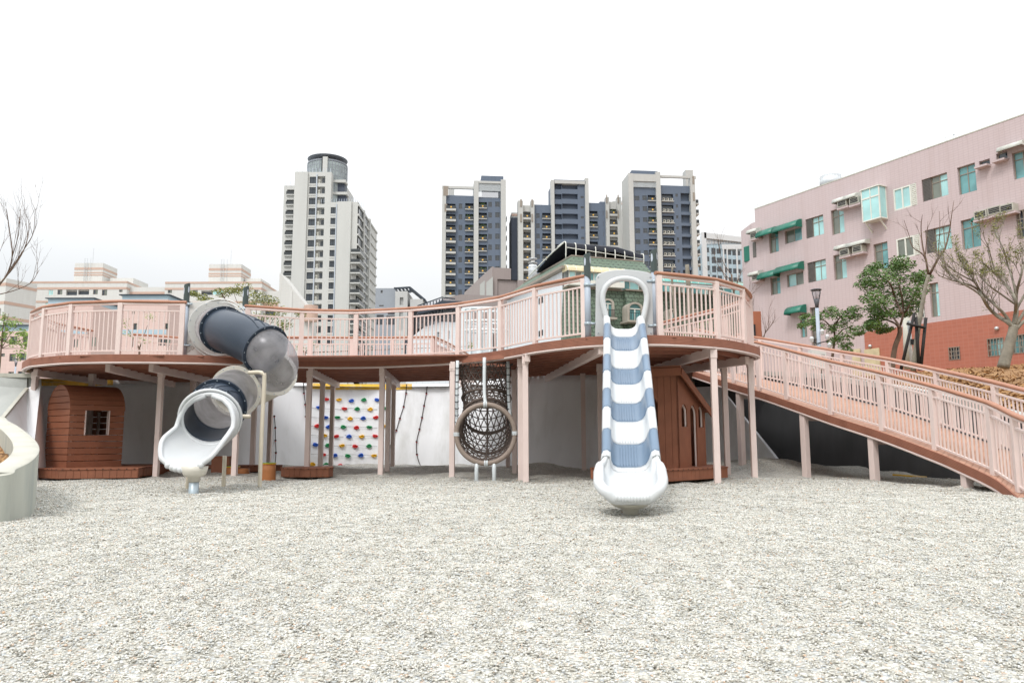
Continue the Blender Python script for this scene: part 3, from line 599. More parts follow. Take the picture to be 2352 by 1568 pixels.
while y < 22.7:
    for x0, x1 in inside_spans(y + bw / 2, OUT):
        s0 = inside_spans(y + .01, OUT); s1 = inside_spans(y + bw - .01, OUT)
        if x1 - x0 < .12: continue
        x0 += .03; x1 -= .03
        # hole for the net tunnel
        cx, cy, rr_ = -.64, 16.35, .58
        spans = [(x0, x1)]
        if abs(y + bw / 2 - cy) < rr_:
            hw = math.sqrt(rr_ ** 2 - (y + bw / 2 - cy) ** 2); spans = [(x0, cx - hw), (cx + hw, x1)]
        for a_, b_ in spans:
            x = a_
            while x < b_ - .05:
                x2 = min(x + 2.4, b_); zz0, zz1 = zdeck(1176 + x / y * 1754), zdeck(1176 + x2 / y * 1754)
                bw_ = bw if -6.6 < x < -.7 else bw + gap - .002; mb.hexa([(x, y, zz0 - .03), (x2 - .004, y, zz1 - .03), (x2 - .004, y + bw_, zz1 - .03), (x, y + bw_, zz0 - .03), (x, y, zz0 - .004), (x2 - .004, y, zz1 - .004), (x2 - .004, y + bw_, zz1 - .004), (x, y + bw_, zz0 - .004)]); x = x2
    y += bw + gap
mb.build('deck_boards', deck)
def ribbon(P, off, z0, z1, th):
    rws = []
    for i, p in enumerate(P):
        d = P[min(i + 1, len(P) - 1)] - P[max(i - 1, 0)]; d.z = 0; d.normalize(); n_ = Vector((d.y, -d.x, 0))
        a_ = p + n_ * off; b_ = p + n_ * (off + th)
        rws.append([a_ + V3(0, 0, z0), a_ + V3(0, 0, z1), b_ + V3(0, 0, z1), b_ + V3(0, 0, z0)])
    return rws
# fascia: grooved boards in lengths
k = 0; seg = 14; mbs = MB().mat('deckw')
while k < len(EDGE) - 1:
    part = EDGE[k:k + seg + 1]
    mb = MB().mat('deckw')
    for g in range(6):
        z1 = -.0 - g * .025; mb.sheet(ribbon(part, .0 if g % 1 == 0 else 0, z1 - .020, z1, .024), True)
        mb.sheet(ribbon(part, .0, z1 - .0255, z1 - .0195, .012), True)
    mb.build('fascia_board', deck); k += seg
mb = MB().mat('pink', True); mb.sheet(ribbon(EDGE, -.03, -.183, -.154, .05), True); mb.sheet(ribbon(EDGE, -.06, -.19, -.04, .012), True); mb.build('edge_beam', deck)
# joists and cross beams below
beams = [((70, 17.0), (-10.75, 20.0)), ((237, 15.95), (-9.35, 20.9)), ((338, 15.95), (-7.9, 21.2)), ((546, 16.35), (-6.3, 21.3)), ((708, 17.0), (-4.9, 21.3)), ((873, 16.8), (-3.2, 21.3)), ((1038, 15.8), (-1.7, 21.0)),
         ((1212, 14.35), (0.0, 20.2)), ((1384, 13.2), (0.9, 19.6)), ((1640, 13.6), (2.9, 19.4)), ((1722, 15.1), (3.2, 18.9))]
BM = []
for (px, Y), (bx, by) in beams:
    x = at_x(px, Y); zt = zdeck(px) - .032; mb = MB().mat('pink')
    a_ = V3(x, Y, zt - .20); b_ = V3(bx, by, zt - .20); d = (b_ - a_).normalized(); a_ = a_ - d * .02
    mb.bar(a_, b_, .10, .16); mb.build('cross_beam', deck, bevel=.006); BM.append((a_, b_))
mb = MB().mat('deckw')
for (a1, b1), (a2, b2) in zip(BM, BM[1:]):
    for t in (.06, .16, .26, .36, .46, .56, .66, .76, .86, .96):
        mb.bar(a1.lerp(b1, t) + V3(0, 0, .095), a2.lerp(b2, t) + V3(0, 0, .095), .045, .075)
mb.build('joists', deck)
cols_ = [(69.7, 17.3, 0), (202, 17.9, 0), (362, 16.9, 0), (437, 19.6, 0), (541, 15.6 + .8, 0), (581, 19.2, 0), (618.6, 21.0, 0), (706.5, 17.2, 0), (737, 19.2, 0), (761, 21.1, 0), (875, 16.9, 0), (890, 18.5, 0), (902, 21.1, 0),
         (1038, 15.85, 0), (1166, 20.3, 0), (1181, 17.4, 0), (1195.5, 15.0, 0), (1207, 14.5, 0), (1340, 18.6, 0), (1379, 16.2, 0), (1644, 13.55, 0), (1668, 16.3, 0), (1729, 15.2, 0)]
for px, Y, _ in cols_:
    x = at_x(px, Y); zt = zdeck(px) - .19
    mb = MB().mat('pink'); mb.obox((x, Y), (1, -.05), .108, .108, -.4, zt - .16); mb.obox((x, Y), (1, -.05), .126, .126, zt - .16, zt + .0)
    mb.build('column', deck, bevel=.006)

# railings
def railing(parent, P, post_s, z_top=1.15, spacing=.1, ends=(True, True), slope=False, hand=True, gmat='pink'):
    Lp = arclen(P)
    pts = [along(P, Lp, s_) for s_ in post_s]
    for p, d in pts:
        mb = MB().mat(gmat); mb.obox((p.x, p.y), (d.x, d.y), .10, .075, p.z - .004, p.z + z_top - .075); mb.build('railing_post', parent, bevel=.005)
    for (a, da), (b, db) in zip(pts, pts[1:]):
        mb = MB().mat(gmat); d = (b - a); ln = d.to_2d().length; u = d / ln
        a2 = a + u * .05; b2 = b - u * .05
        mb.bar(a2 + V3(0, 0, z_top - .225), b2 + V3(0, 0, z_top - .225), .035, .03); mb.bar(a2 + V3(0, 0, .085), b2 + V3(0, 0, .085), .035, .03)
        n_ = max(int(round((ln - .1) / spacing)), 1)
        for k in range(1, n_):
            c = a2.lerp(b2, k / n_); mb.obox((c.x, c.y), (u.x, u.y), .022, .022, c.z + .095, c.z + z_top - .235)
        mb.build('railing_panel', parent)
    mb = MB().mat(gmat)
    for (a, da), (b, db) in zip(pts, pts[1:]): mb.bar(a + V3(0, 0, z_top - .085) - da * .045, b + V3(0, 0, z_top - .085) + db * .045, .075, .038)
    mb.build('top_rail', parent)
    if hand:
        s0, s1 = post_s[0] - .07, post_s[-1] + .07; n_ = max(int((s1 - s0) / .15), 2); hp = []
        # follows the posts as gentle chords
        for k in range(n_ + 1):
            s_ = s0 + (s1 - s0) * k / n_
            j = 0
            while j < len(post_s) - 2 and s_ > post_s[j + 1]: j += 1
            t = (s_ - post_s[j]) / (post_s[j + 1] - post_s[j]); c = pts[j][0].lerp(pts[j + 1][0], t) if 0 <= t <= 1 else (pts[j][0] + (pts[j + 1][0] - pts[j][0]) * t)
            cv, _ = along(P, Lp, s_) if 0 <= s_ <= Lp[-1] else (c, None)
            hp.append(c.lerp(cv, .35))
        mb = MB().mat('rail', True); rw_ = []
        for i, p in enumerate(hp):
            d = hp[min(i + 1, len(hp) - 1)] - hp[max(i - 1, 0)]; d.z = 0; d.normalize(); nn = Vector((d.y, -d.x, 0))
            prof = [(-.042, 0), (-.052, .018), (-.045, .042), (-.022, .058), (.022, .058), (.045, .042), (.052, .018), (.042, 0)]
            rw_.append([p + nn * a_ + V3(0, 0, z_top - .062 + b_) for a_, b_ in prof])
        mb.sheet(rw_, True); mb.add(rw_[0], [tuple(range(7, -1, -1))]); mb.add(rw_[-1], [tuple(range(8))]); mb.build('handrail', parent)
def s_at_px(P, Lp, px, lo=None, hi=None):
    best = None
    for i, p in enumerate(P):
        if lo is not None and not (lo <= i <= hi): continue
        e = abs(1176 + p.x / p.y * 1754 - px)
        if best is None or e < best[0]: best = (e, Lp[i], i)
    i = best[2]
    return best[1]
RP = []
for i, p in enumerate(EDGE):
    d = EDGE[min(i + 1, len(EDGE) - 1)] - EDGE[max(i - 1, 0)]; d.z = 0; d.normalize(); n_ = Vector((d.y, -d.x, 0)); RP.append(p - n_ * .07)
# resample finely
fine = []
for a, b in zip(RP, RP[1:]):
    for k in range(5): fine.append(a.lerp(b, k / 5))
fine.append(RP[-1]); RP = fine; RL = arclen(RP)
nle = 3 * 30; nre = len(RP) - 6 * 30
def sp(px): return s_at_px(RP, RL, px, nle - 20, nre + 40)
sL0 = sp(80)
railing(deck, RP, [.15, 1.3, sL0 - 1.05, sL0, sp(143), sp(258), sp(403)])
railing(deck, RP, [sp(556), sp(684), sp(812), sp(939), sp(1051), sp(1150), sp(1230), sp(1345)])
sr = sp(1656); e_ = RL[-1]
railing(deck, RP, [sp(1522), sr, sp(1719), sp(1719) + 1.25, sp(1719) + 2.5, e_ - .1])
# back railing
BR = cat_rom([V3(-6.9, 21.25, zl), V3(-6, 21.2, zl), V3(-5, 21.3, zl), V3(-4, 21.35, zl), V3(-3, 21.3, zl), V3(-2.2, 21.2, zl)], 12); bl = arclen(BR)
railing(deck, BR, [0.05 + (bl[-1] - .1) * k / 4 for k in range(5)])
BR2 = [V3(-2.2, 21.2, zl), V3(-1.9, 22.6, zl - .02), V3(-1.2, 25.0, zl - .25)]
railing(deck, BR2, [.12, 1.4, 2.6, 3.85])
BR3 = [V3(-6.9, 21.25, zl), V3(-8.0, 21.5, zl), V3(-9.4, 21.3, zl), V3(-10.4, 20.5, zl), V3(-11.1, 19.95, zl)]
railing(deck, BR3[:4], [.1, 1.25, 2.45, 3.7])
# ------------------------------------------------------------------ ramp
ramp = thing('access_ramp', 'long sloping boarded ramp with pink railings curving down to the gravel on the right', 'ramp', (7, 15, 0))
NE = [(1590, 851, 19.9), (1672, 877, 18.3), (1753, 901, 17.2), (1830, 927, 16.3), (1908, 954, 15.5), (1990, 985, 14.7), (2027, 992, 14.3), (2146, 1036, 13.1), (2199, 1058, 12.5), (2288, 1100, 11.6), (2352, 1150, 10.7)]
NE = [at(*p) for p in NE if p[0] not in (1990,)]
NE.append(NE[-1] + V3(-.12, -.75, -.14)); NE.append(NE[-1] + V3(-.35, -.6, -.1))
FEp = [(1700, 858, 21.2), (1747, 869, 20.5), (1835, 888, 19.6), (1930, 911, 18.2), (2039, 939, 16.4), (2147, 974, 14.9), (2281, 1021, 13.1)]
FP = [at(*p) for p in FEp]
FP.append(FP[-1] + V3(.02, -1.5, -.36)); FP.append(FP[-1] + V3(-.05, -1.4, -.26))
RN = cat_rom(NE, 8); RF = cat_rom(FP, 8); NL = arclen(RN); FL = arclen(RF)
mb = MB().mat('deckt'); n_ = int(NL[-1] / .15)
for k in range(n_):
    a0, _ = along(RN, NL, NL[-1] * k / n_); a1, _ = along(RN, NL, NL[-1] * (k + .94) / n_)
    b0, _ = along(RF, FL, FL[-1] * k / n_); b1, _ = along(RF, FL, FL[-1] * (k + .94) / n_)
    # keep each board level across: take the mean height
    za, zb = (a0.z + b0.z) / 2, (a1.z + b1.z) / 2
    A0, A1, B0, B1 = a0.copy(), a1.copy(), b0.copy(), b1.copy()
    dn = V3(0, 0, -.026); mb.hexa([A0 + dn, B0 + dn, B1 + dn, A1 + dn, A0, B0, B1, A1])
mb.build('ramp_boards', ramp)
k = 0
while k < len(RN) - 1:
    part = RN[k:k + 17]; mb = MB().mat('deckw')
    for g in range(6):
        z1 = -.002 - g * .025; mb.sheet(ribbon(part, 0, z1 - .020, z1, .024), True); mb.sheet(ribbon(part, .0, z1 - .0255, z1 - .0195, .012), True)
    mb.build('fascia_board', ramp); k += 16
mb = MB().mat('pink', True); mb.sheet(ribbon(RN, -.05, -.195, -.155, .07), True); mb.sheet(ribbon(RN, -.06, -.19, -.04, .02), True); mb.sheet(ribbon(RF, 0, -.20, -.03, .03), True); mb.build('edge_beam', ramp)
for px, pyt, Y in ((1699, 898, 18.0), (1840, 952, 16.25), (2002, 1013, 14.35), (2205, 1085, 12.45), (2335, 1160, 11.0)):
    p = None; best = 9
    for i, v in enumerate(RN):
        e = abs(1176 + v.x / v.y * 1754 - px)
        if e < best: best = e; p = v; idx = i
    zt = p.z - .19; d = (RN[min(idx + 1, len(RN) - 1)] - RN[idx - 1]).normalized(); nn = Vector((d.y, -d.x, 0))
    c = p - nn * .07; mb = MB().mat('pink'); mb.obox((c.x, c.y), (d.x, d.y), .13, .13, -.4, zt); mb.build('column', ramp, bevel=.006)
    t = NL[idx] / NL[-1]; f_, _ = along(RF, FL, FL[-1] * t); mb = MB().mat('pink'); mb.bar(V3(c.x, c.y, zt - .07) , V3(f_.x - .1, f_.y, zt - .07), .10, .13); mb.build('cross_beam', ramp)
def inset(P, o_):
    r_ = []
    for i, p in enumerate(P):
        d = P[min(i + 1, len(P) - 1)] - P[max(i - 1, 0)]; d.z = 0; d.normalize(); r_.append(p - Vector((d.y, -d.x, 0)) * o_)
    f2 = []
    for a, b in zip(r_, r_[1:]):
        for k in range(4): f2.append(a.lerp(b, k / 4))
    return f2 + [r_[-1]]
RNi = inset(RN, .08); RFi = inset(RF, -.06); NLi = arclen(RNi); FLi = arclen(RFi)
railing(ramp, RNi, [.1, s_at_px(RNi, NLi, 1690), s_at_px(RNi, NLi, 1748)] + [s_at_px(RNi, NLi, x_, 60, 999) for x_ in (1812, 1912, 2027, 2147, 2275)] + [s_at_px(RNi, NLi, 2330, 60, 999), NLi[-1] - .9])
railing(ramp, RFi, [.1] + [s_at_px(RFi, FLi, x_) for x_ in (1757, 1848, 1944, 2050, 2160, 2293)] + [FLi[-1] - 1.5, FLi[-1] - .1])

# ------------------------------------------------------------------ slide posts
def slide_post(parent, px, Y, z0, pytop, tilt=0):
    x = at_x(px, Y); zt = at(px, pytop, Y).z
    mb = MB().mat('polegrey', True); mb.cyl((x, Y), .055, z0, zt - .32, 16); o = mb.build('slide_post', parent)
    mb = MB().mat('capg', True); n = 20; r = .062
    rr = []
    for k in range(9):
        z = zt - .40 + .40 * k / 8
        rr.append([(x + r * math.cos(2 * math.pi * j / n), Y + r * math.sin(2 * math.pi * j / n), z - (.05 * math.sin(2 * math.pi * j / n + 1.2) + .05) * (1 if k == 0 else 0) + (.025 * math.cos(2 * math.pi * j / n) if k == 8 else 0)) for j in range(n)])
    mb.sheet(rr, True); mb.add(rr[-1], [tuple(range(n))])
    mb.mat('capl', True)
    for (a0, zc, wa, hz) in ((-2.35, zt - .15, .55, .075), (-.55, zt - .12, .5, .07)):
        c = (x + r * 1.03 * math.cos(a0), Y + r * 1.03 * math.sin(a0), zc); vs = [c]
        for k in range(14):
            t = 2 * math.pi * k / 14; aa = a0 + wa * math.cos(t) * .6; vs.append((x + r * 1.03 * math.cos(aa), Y + r * 1.03 * math.sin(aa), zc + hz * math.sin(t)))
        mb.add(vs, [(0, 1 + k, 1 + (k + 1) % 14) for k in range(14)])
    mb.build('post_cap', parent, 'dark grey green cap with pale ovals'); 
    return x
def clamp(mb, x, Y, z, sx):
    mb.mat('galv', True).tube([(x, Y - .03, z), (x + sx * .14, Y - .03, z)], .022, 8)
    mb.lathe((x, Y, z - .03), [(.066, 0), (.066, .06)], 16)

# ------------------------------------------------------------------ wave slide
wsl = thing('wave_slide', 'white open slide with slate blue bands running from the deck down to the gravel', 'slide', (1.5, 9.5, 0))
TOP = V3(at_x(1436, 13.1), 13.1, 0); BOT = V3(at_x(1445, 8.55), 8.55, 0)
prof = [(13.25, 2.70), (13.0, 2.69), (12.75, 2.60), (12.5, 2.46), (12.0, 2.17), (11.5, 1.86), (11.0, 1.56), (10.5, 1.245), (10.0, .93), (9.6, .67), (9.3, .465), (9.0, .32), (8.75, .235), (8.5, .205)]
def cl_(y):
    t = (TOP.y - y) / (TOP.y - BOT.y); return TOP.x + (BOT.x - TOP.x) * t
CP = cat_rom([V3(cl_(y), y, z) for y, z in prof], 8); CL = arclen(CP)
FW, WH = .235, .215
def section(s_, off=0):
    p, d = along(CP, CL, s_); side = Vector((1, .09, 0)).normalized(); up = side.cross(d).normalized(); 
    if up.z < 0: up = -up
    e = max(0, (s_ - (CL[-1] - 1.05)) / 1.05); ex = 1 - math.cos(min(e, 1) * math.pi * .5)
    wv = .018 * math.sin(s_ * 2 * math.pi / 1.15)
    fw = FW + .07 * ex; wh = WH * (1 - .25 * ex)
    pts = [(-fw - .10, wh - .085), (-fw - .118, wh - .02), (-fw - .10, wh + .025), (-fw - .055, wh + .035), (-fw - .018, wh + .01), (-fw - .006, wh - .06), (-fw + .0, .11), (-fw + .03, .045), (-fw + .09, .008), (-fw + .15, 0)]
    for k in range(1, 12): pts.append((-fw + .15 + (2 * fw - .30) * k / 12, 0))
    pts += [(-a, b) for a, b in reversed(pts[:10])]
    return [p + side * a + up * (b + (wv if abs(a) < fw else wv * .2)) for a, b in pts]
def blk(sa, sb, mat, name, ridge=True):
    n = max(int((sb - sa) / .05), 3); rws = []
    for k in range(n + 1): rws.append(section(sa + (sb - sa) * k / n))
    mb = MB().mat(mat, True); mb.sheet(rws); return mb.build(name, wsl, solid=.014)
def s_y(y):
    for i in range(len(CP) - 1):
        if CP[i].y >= y >= CP[i + 1].y: return CL[i]
    return CL[-1]
b_px = [(540, 12.85), (625, 12.2), (712, 11.6), (803, 11.05), (908, 10.55), (1015, 10.1), (1132, 9.68), (1256, 9.3)]
cuts = []
for yy, _ in b_px:
    target = q('s', 335, yy)[1]; best = 1e9
    for i, v in enumerate(CP):
        dd = v - EYE; loc = CAMR.transposed() @ dd; py = 784 + FPX * loc.y / loc.z
        if abs(py - target) < best: best = abs(py - target); sc = CL[i]
    cuts.append(sc)
cuts = [0.28 if i < 0 else c for i, c in enumerate(cuts)]
bd = [0.12] + cuts + [s_y(9.20)]
if bd[-1] < bd[-2] + .04: bd[-2] = bd[-1] - .05
for i in range(len(bd) - 1):
    m_ = 'white' if i % 2 == 0 else 'blue'
    blk(bd[i] + .002, bd[i + 1] - .002, m_, 'chute_section')
# ribs moulded in the floor of each band
for i in range(1, len(bd) - 1):
    mb = MB().mat('white' if i % 2 == 0 else 'blue', True)
    for k in range(7):
        a = -.105 + .035 * k; pts = []
        for j in range(9):
            s_ = bd[i] + .03 + (bd[i + 1] - bd[i] - .06) * j / 8; p, d = along(CP, CL, s_); side = Vector((1, .09, 0)).normalized(); up = side.cross(d).normalized(); up = up if up.z > 0 else -up
            pts.append(p + side * a + up * (.0085 + .018 * math.sin(s_ * 2 * math.pi / 1.15)))
        mb.tube(pts, .006, 6)
    mb.build('grip_ribs', wsl)
# exit: deep flared bowl with a thick rolled rim
rws = []; crest = []; ex_y0 = 9.27; NJ = 30
for k in range(23):
    t = k / 22; y = ex_y0 - t * .80; p, d = along(CP, CL, s_y(y)); z = p.z if t < .95 else .205
    g = math.sin(min(t / .45, 1) * math.pi / 2); wd = .335 + .022 * g - .10 * max(0, (t - .70) / .30) ** 2.6
    wh = .225 - .04 * t - .115 * max(0, (t - .55) / .45) ** 1.5; b_ = min(t / .34, 1); b_ = b_ * b_ * (3 - 2 * b_)
    r_ = []; se = section(s_y(y))
    for j in range(NJ + 1):
        a = -1 + 2 * j / NJ; x = abs(a); fl = 0 if x < .50 else ((x - .50) / .50) ** 2.0
        v = V3(p.x + math.copysign(wd * (x if x < .8 else .8 + (x - .8) * .85), a), y - .02, z + .006 + wh * fl)
        r_.append(se[j].lerp(v, b_))
    crest.append((se[3].lerp(r_[0], b_), se[-4].lerp(r_[-1], b_)))
    rws.append(r_)
mb = MB().mat('white', True); mb.sheet(rws); mb.build('exit_shell', wsl)
rim = [c_[0] for c_ in crest] + rws[-1][1:-1] + [c_[1] for c_ in reversed(crest)]
n_r = len(rim); rr_s = []
for i, v in enumerate(rim):
    e = min(i, n_r - 1 - i); rr_s.append(.022 + .042 * min(1, e / 11))
mb = MB().mat('white', True); mb.tube([v + V3(math.copysign(.012, v.x - cl_(v.y)), 0, -.030) for v in rim], rr_s, 14)
for j in range(11):
    v = rws[-1][5 + 2 * j]; mb.ball((v.x, v.y - .028, v.z - .020), .055, 12, 8, (.62, 1, .95))
mb.build('exit_rim', wsl)
mb = MB().mat('white', True); rw2 = []
for k, r_ in enumerate(rws):
    row = [];
    for j in range(NJ + 1):
        v = r_[j]; x = abs(-1 + 2 * j / NJ); row.append(V3(v.x + math.copysign(.035, v.x - cl_(v.y)) * (x > .5), v.y + (-.03 if k == 22 else 0), min(v.z - .045, .205 - .085 + .20 * x ** 3 + max(0, v.z - .6))))
    rw2.append(row)
mb.sheet(rw2); mb.build('exit_underside', wsl)
mb = MB().mat('beige', True); fx, fy = at_x(1444, 8.72), 8.72
mb.lathe((fx, fy, -.01), [(.085, 0), (.085, .045), (.11, .065), (.17, .085), (.21, .11), (.24, .15)], 24); mb.build('foot_collar', wsl)
mb = MB().mat('galv', True); mb.cyl((fx, fy), .078, -.3, .01, 20); mb.build('foot', wsl)
mb = MB().mat('beige', True); mb.cyl((at_x(1390, 10.2), 10.2), .03, -.2, .75, 10); mb.build('rear_leg', wsl)
# hood panel with key-hole opening
def hood():
    Y = 13.22; c = Vector(q('s', 337, 345))
    outp = [(180, 540), (181, 400), (183, 300), (182, 230), (184, 206), (200, 196), (240, 183), (290, 176), (340, 174), (390, 177), (440, 184), (478, 192), (490, 202), (493, 230), (493, 300), (495, 400), (497, 540)]
    inn = [(247, 540), (246, 490), (240, 450), (228, 405), (218, 360), (216, 320), (225, 285), (245, 258), (275, 238), (310, 229), (337, 227), (365, 229), (400, 238), (430, 258), (449, 285), (458, 320), (456, 360), (447, 405), (436, 450), (429, 490), (428, 540)]
    def res(P, n):
        P = [Vector((a, b, 0)) for a, b in P]; l_ = arclen(P); return [along(P, l_, l_[-1] * k / n)[0] for k in range(n + 1)]
    A = res(outp, 40); B = res(inn, 40)
    fr_ = [at(*q('s', v.x, v.y), Y) for v in A]; fi = [at(*q('s', v.x, v.y), Y) for v in B]
    mb = MB().mat('wpanel'); t = V3(0, .07, 0)
    n = 41; vs = fr_ + fi + [v + t for v in fr_] + [v + t for v in fi]; fs = []
    for i in range(40):
        fs += [(i, n + i, n + i + 1, i + 1), (2 * n + i, 2 * n + i + 1, 3 * n + i + 1, 3 * n + i), (i, i + 1, 2 * n + i + 1, 2 * n + i), (n + i + 1, n + i, 3 * n + i, 3 * n + i + 1)]
    mb.add(vs, fs); mb.build('entry_panel', wsl, bevel=.012)
    mb = MB().mat('white', True); C_ = cat_rom([v + V3(0, -.05, 0) for v in fi[::2]], 3)
    lo = at(*q('s', 238, 470), 12.95); hi = at(*q('s', 437, 470), 12.95)
    rr = [.050] * len(C_); mb.tube(C_, rr, 12); mb.build('entry_hoop', wsl)
    mb = MB().mat('galv', True)
    for x_, y_ in ((196, 520), (483, 520), (195, 215), (480, 215)): 
        p = at(*q('s', x_, y_), Y - .005); mb.ball(p, .012, 8, 6)
    mb.build('panel_bolts', wsl)
hood()
xl = slide_post(wsl, 1354, 13.3, 2.6, 583); xr = slide_post(wsl, 1512, 13.25, 2.6, 574)
mb = MB(); clamp(mb, xl, 13.3, 2.85, 1); clamp(mb, xr, 13.25, 2.8, -1); clamp(mb, xl, 13.3, 3.55, 1); clamp(mb, xr, 13.25, 3.6, -1); mb.build('post_clamps', wsl)

# ------------------------------------------------------------------ tube slide
tsl = thing('tube_slide', 'twisting tube slide of dark slate and clear sections ending in a white scoop', 'slide', (-5.5, 13.5, 0))
K = [((430, 345), 16.0), ((458, 352), 15.6), ((525, 375), 15.1), ((620, 412), 14.68), ((715, 462), 14.42), ((788, 512), 14.25), ((828, 585), 14.35), ((798, 652), 14.7), ((722, 700), 14.95), ((640, 732), 14.75), ((560, 770), 14.25), ((500, 815), 13.7), ((448, 868), 13.2), ((408, 920), 12.8), ((380, 985), 12.4)]
TC = cat_rom([qat('t', *p, Y) for p, Y in K], 12); TL = arclen(TC)
def frames(P):
    T = [(P[min(i + 1, len(P) - 1)] - P[max(i - 1, 0)]).normalized() for i in range(len(P))]; out_ = []
    for t in T:
        sd = t.cross(V3(0, 0, 1)).normalized(); up = sd.cross(t).normalized(); out_.append((sd, up, t))
    return out_
TF = frames(TC); TR = .425
def ix(k): return k * 12
def tube_sec(i0, i1, mat, name, r=TR, label=None):
    rws = []
    for i in range(i0, i1 + 1):
        sd, up, t = TF[i]; rws.append([TC[i] + sd * math.cos(a) * r + up * math.sin(a) * r for a in [2 * math.pi * j / 40 for j in range(40)]])
    mb = MB().mat(mat, True); mb.sheet(rws, True); return mb.build(name, tsl, label, solid=0 if mat == 'clear' else .012)
def flange(i, mat, r=TR + .062, th=.05, screws=14):
    sd, up, t = TF[i]; mb = MB().mat(mat, False); c = TC[i]; rws = []
    for rr, tt in ((TR - .01, -th / 2), (r, -th / 2), (r, th / 2), (TR - .01, th / 2)):
        rws.append([c + t * tt + sd * math.cos(a) * rr + up * math.sin(a) * rr for a in [2 * math.pi * j / 40 for j in range(40)]])
    rws.append(rws[0]); mb.sheet(rws, True); o = mb.build('flange', tsl)
    m2 = MB().mat('galv', True)
    for k in range(screws):
        a = 2 * math.pi * (k + .5) / screws
        m2.ball(c - t * th / 2 + sd * math.cos(a) * (r - .025) + up * math.sin(a) * (r - .025), .012, 6, 4); m2.ball(c + t * th / 2 + sd * math.cos(a) * (r - .025) + up * math.sin(a) * (r - .025), .012, 6, 4)
    m2.build('screws', tsl)
secs = [(0, 1.5, 'clear', 'clear_section'), (1.5, 4.6, 'slate', 'dark_section'), (4.6, 6.9, 'clear', 'clear_section'), (6.9, 9.95, 'beige', 'beige_section'), (9.95, 11.95, 'clear', 'clear_section'), (11.95, 13.4, 'slate', 'dark_section')]
for a, b, m_, nm in secs: tube_sec(int(a * 12), int(b * 12), m_, nm)
flange(int(1.5 * 12), 'slate'); flange(int(4.6 * 12), 'slate'); flange(int(6.9 * 12), 'beige'); flange(int(9.95 * 12), 'beige'); flange(int(11.95 * 12), 'slate')
flange(3, 'offw', TR + .13)
# moulded music-stave lines on the dark sections
def surf(i, a, r=TR + .012):
    i = min(max(i, 0), len(TC) - 1.001); k = int(i); f_ = i - k; k2 = min(k + 1, len(TC) - 1)
    sd = TF[k][0].lerp(TF[k2][0], f_); up = TF[k][1].lerp(TF[k2][1], f_); c = TC[k].lerp(TC[k2], f_)
    return c + sd * math.cos(a) * r + up * math.sin(a) * r
mb = MB().mat('slate', True)
for a0 in (-2.6, -2.25, -1.0 + 3.3, 2.0, 1.65, 1.3, 2.7, 3.1):
    pts = [surf(19 + (54 - 19) * t, a0 + .25 * math.sin(t * 4.2 + .4)) for t in [k / 24 for k in range(25)]]
    mb.tube(pts, .010, 5)
def note(i, a, s=1.0, up_=1, double=False):
    ring = [surf(i + 1.8 * s * math.cos(t), a + .13 * s * math.sin(t)) for t in [2 * math.pi * k / 14 for k in range(14)]]
    mb.tube(ring, .011, 5, closed=True); mb.tube([surf(i + 1.8 * s, a + up_ * .13 * k * s) for k in range(5)], .011, 5)
    if double:
        ring = [surf(i + 7 * s + 1.8 * s * math.cos(t), a + .13 * s * math.sin(t)) for t in [2 * math.pi * k / 14 for k in range(14)]]
        mb.tube(ring, .011, 5, closed=True); mb.tube([surf(i + 8.8 * s, a + up_ * .13 * k * s) for k in range(5)], .011, 5); mb.tube([surf(i + (1.8 + 7 * k / 4) * s, a + up_ * .52 * s) for k in range(5)], .009, 5)
note(41, 2.9, 1, -1, True); note(24, 2.05, 1, -1); note(25, 3.35, .8, -1, True); note(40, 1.9, .9, -1)
mb.build('moulded_notes', tsl)
mb = MB().mat('slate', True)
for a0 in (2.4, 1.9, 1.4, .9): mb.tube([surf(144 + 15 * t, a0 + .2 * math.sin(t * 5 + a0)) for t in [k / 14 for k in range(15)]], .006, 5)
note(147, 1.2, .7, 1, True); note(152, 2.2, .7, -1); mb.build('moulded_notes', tsl)
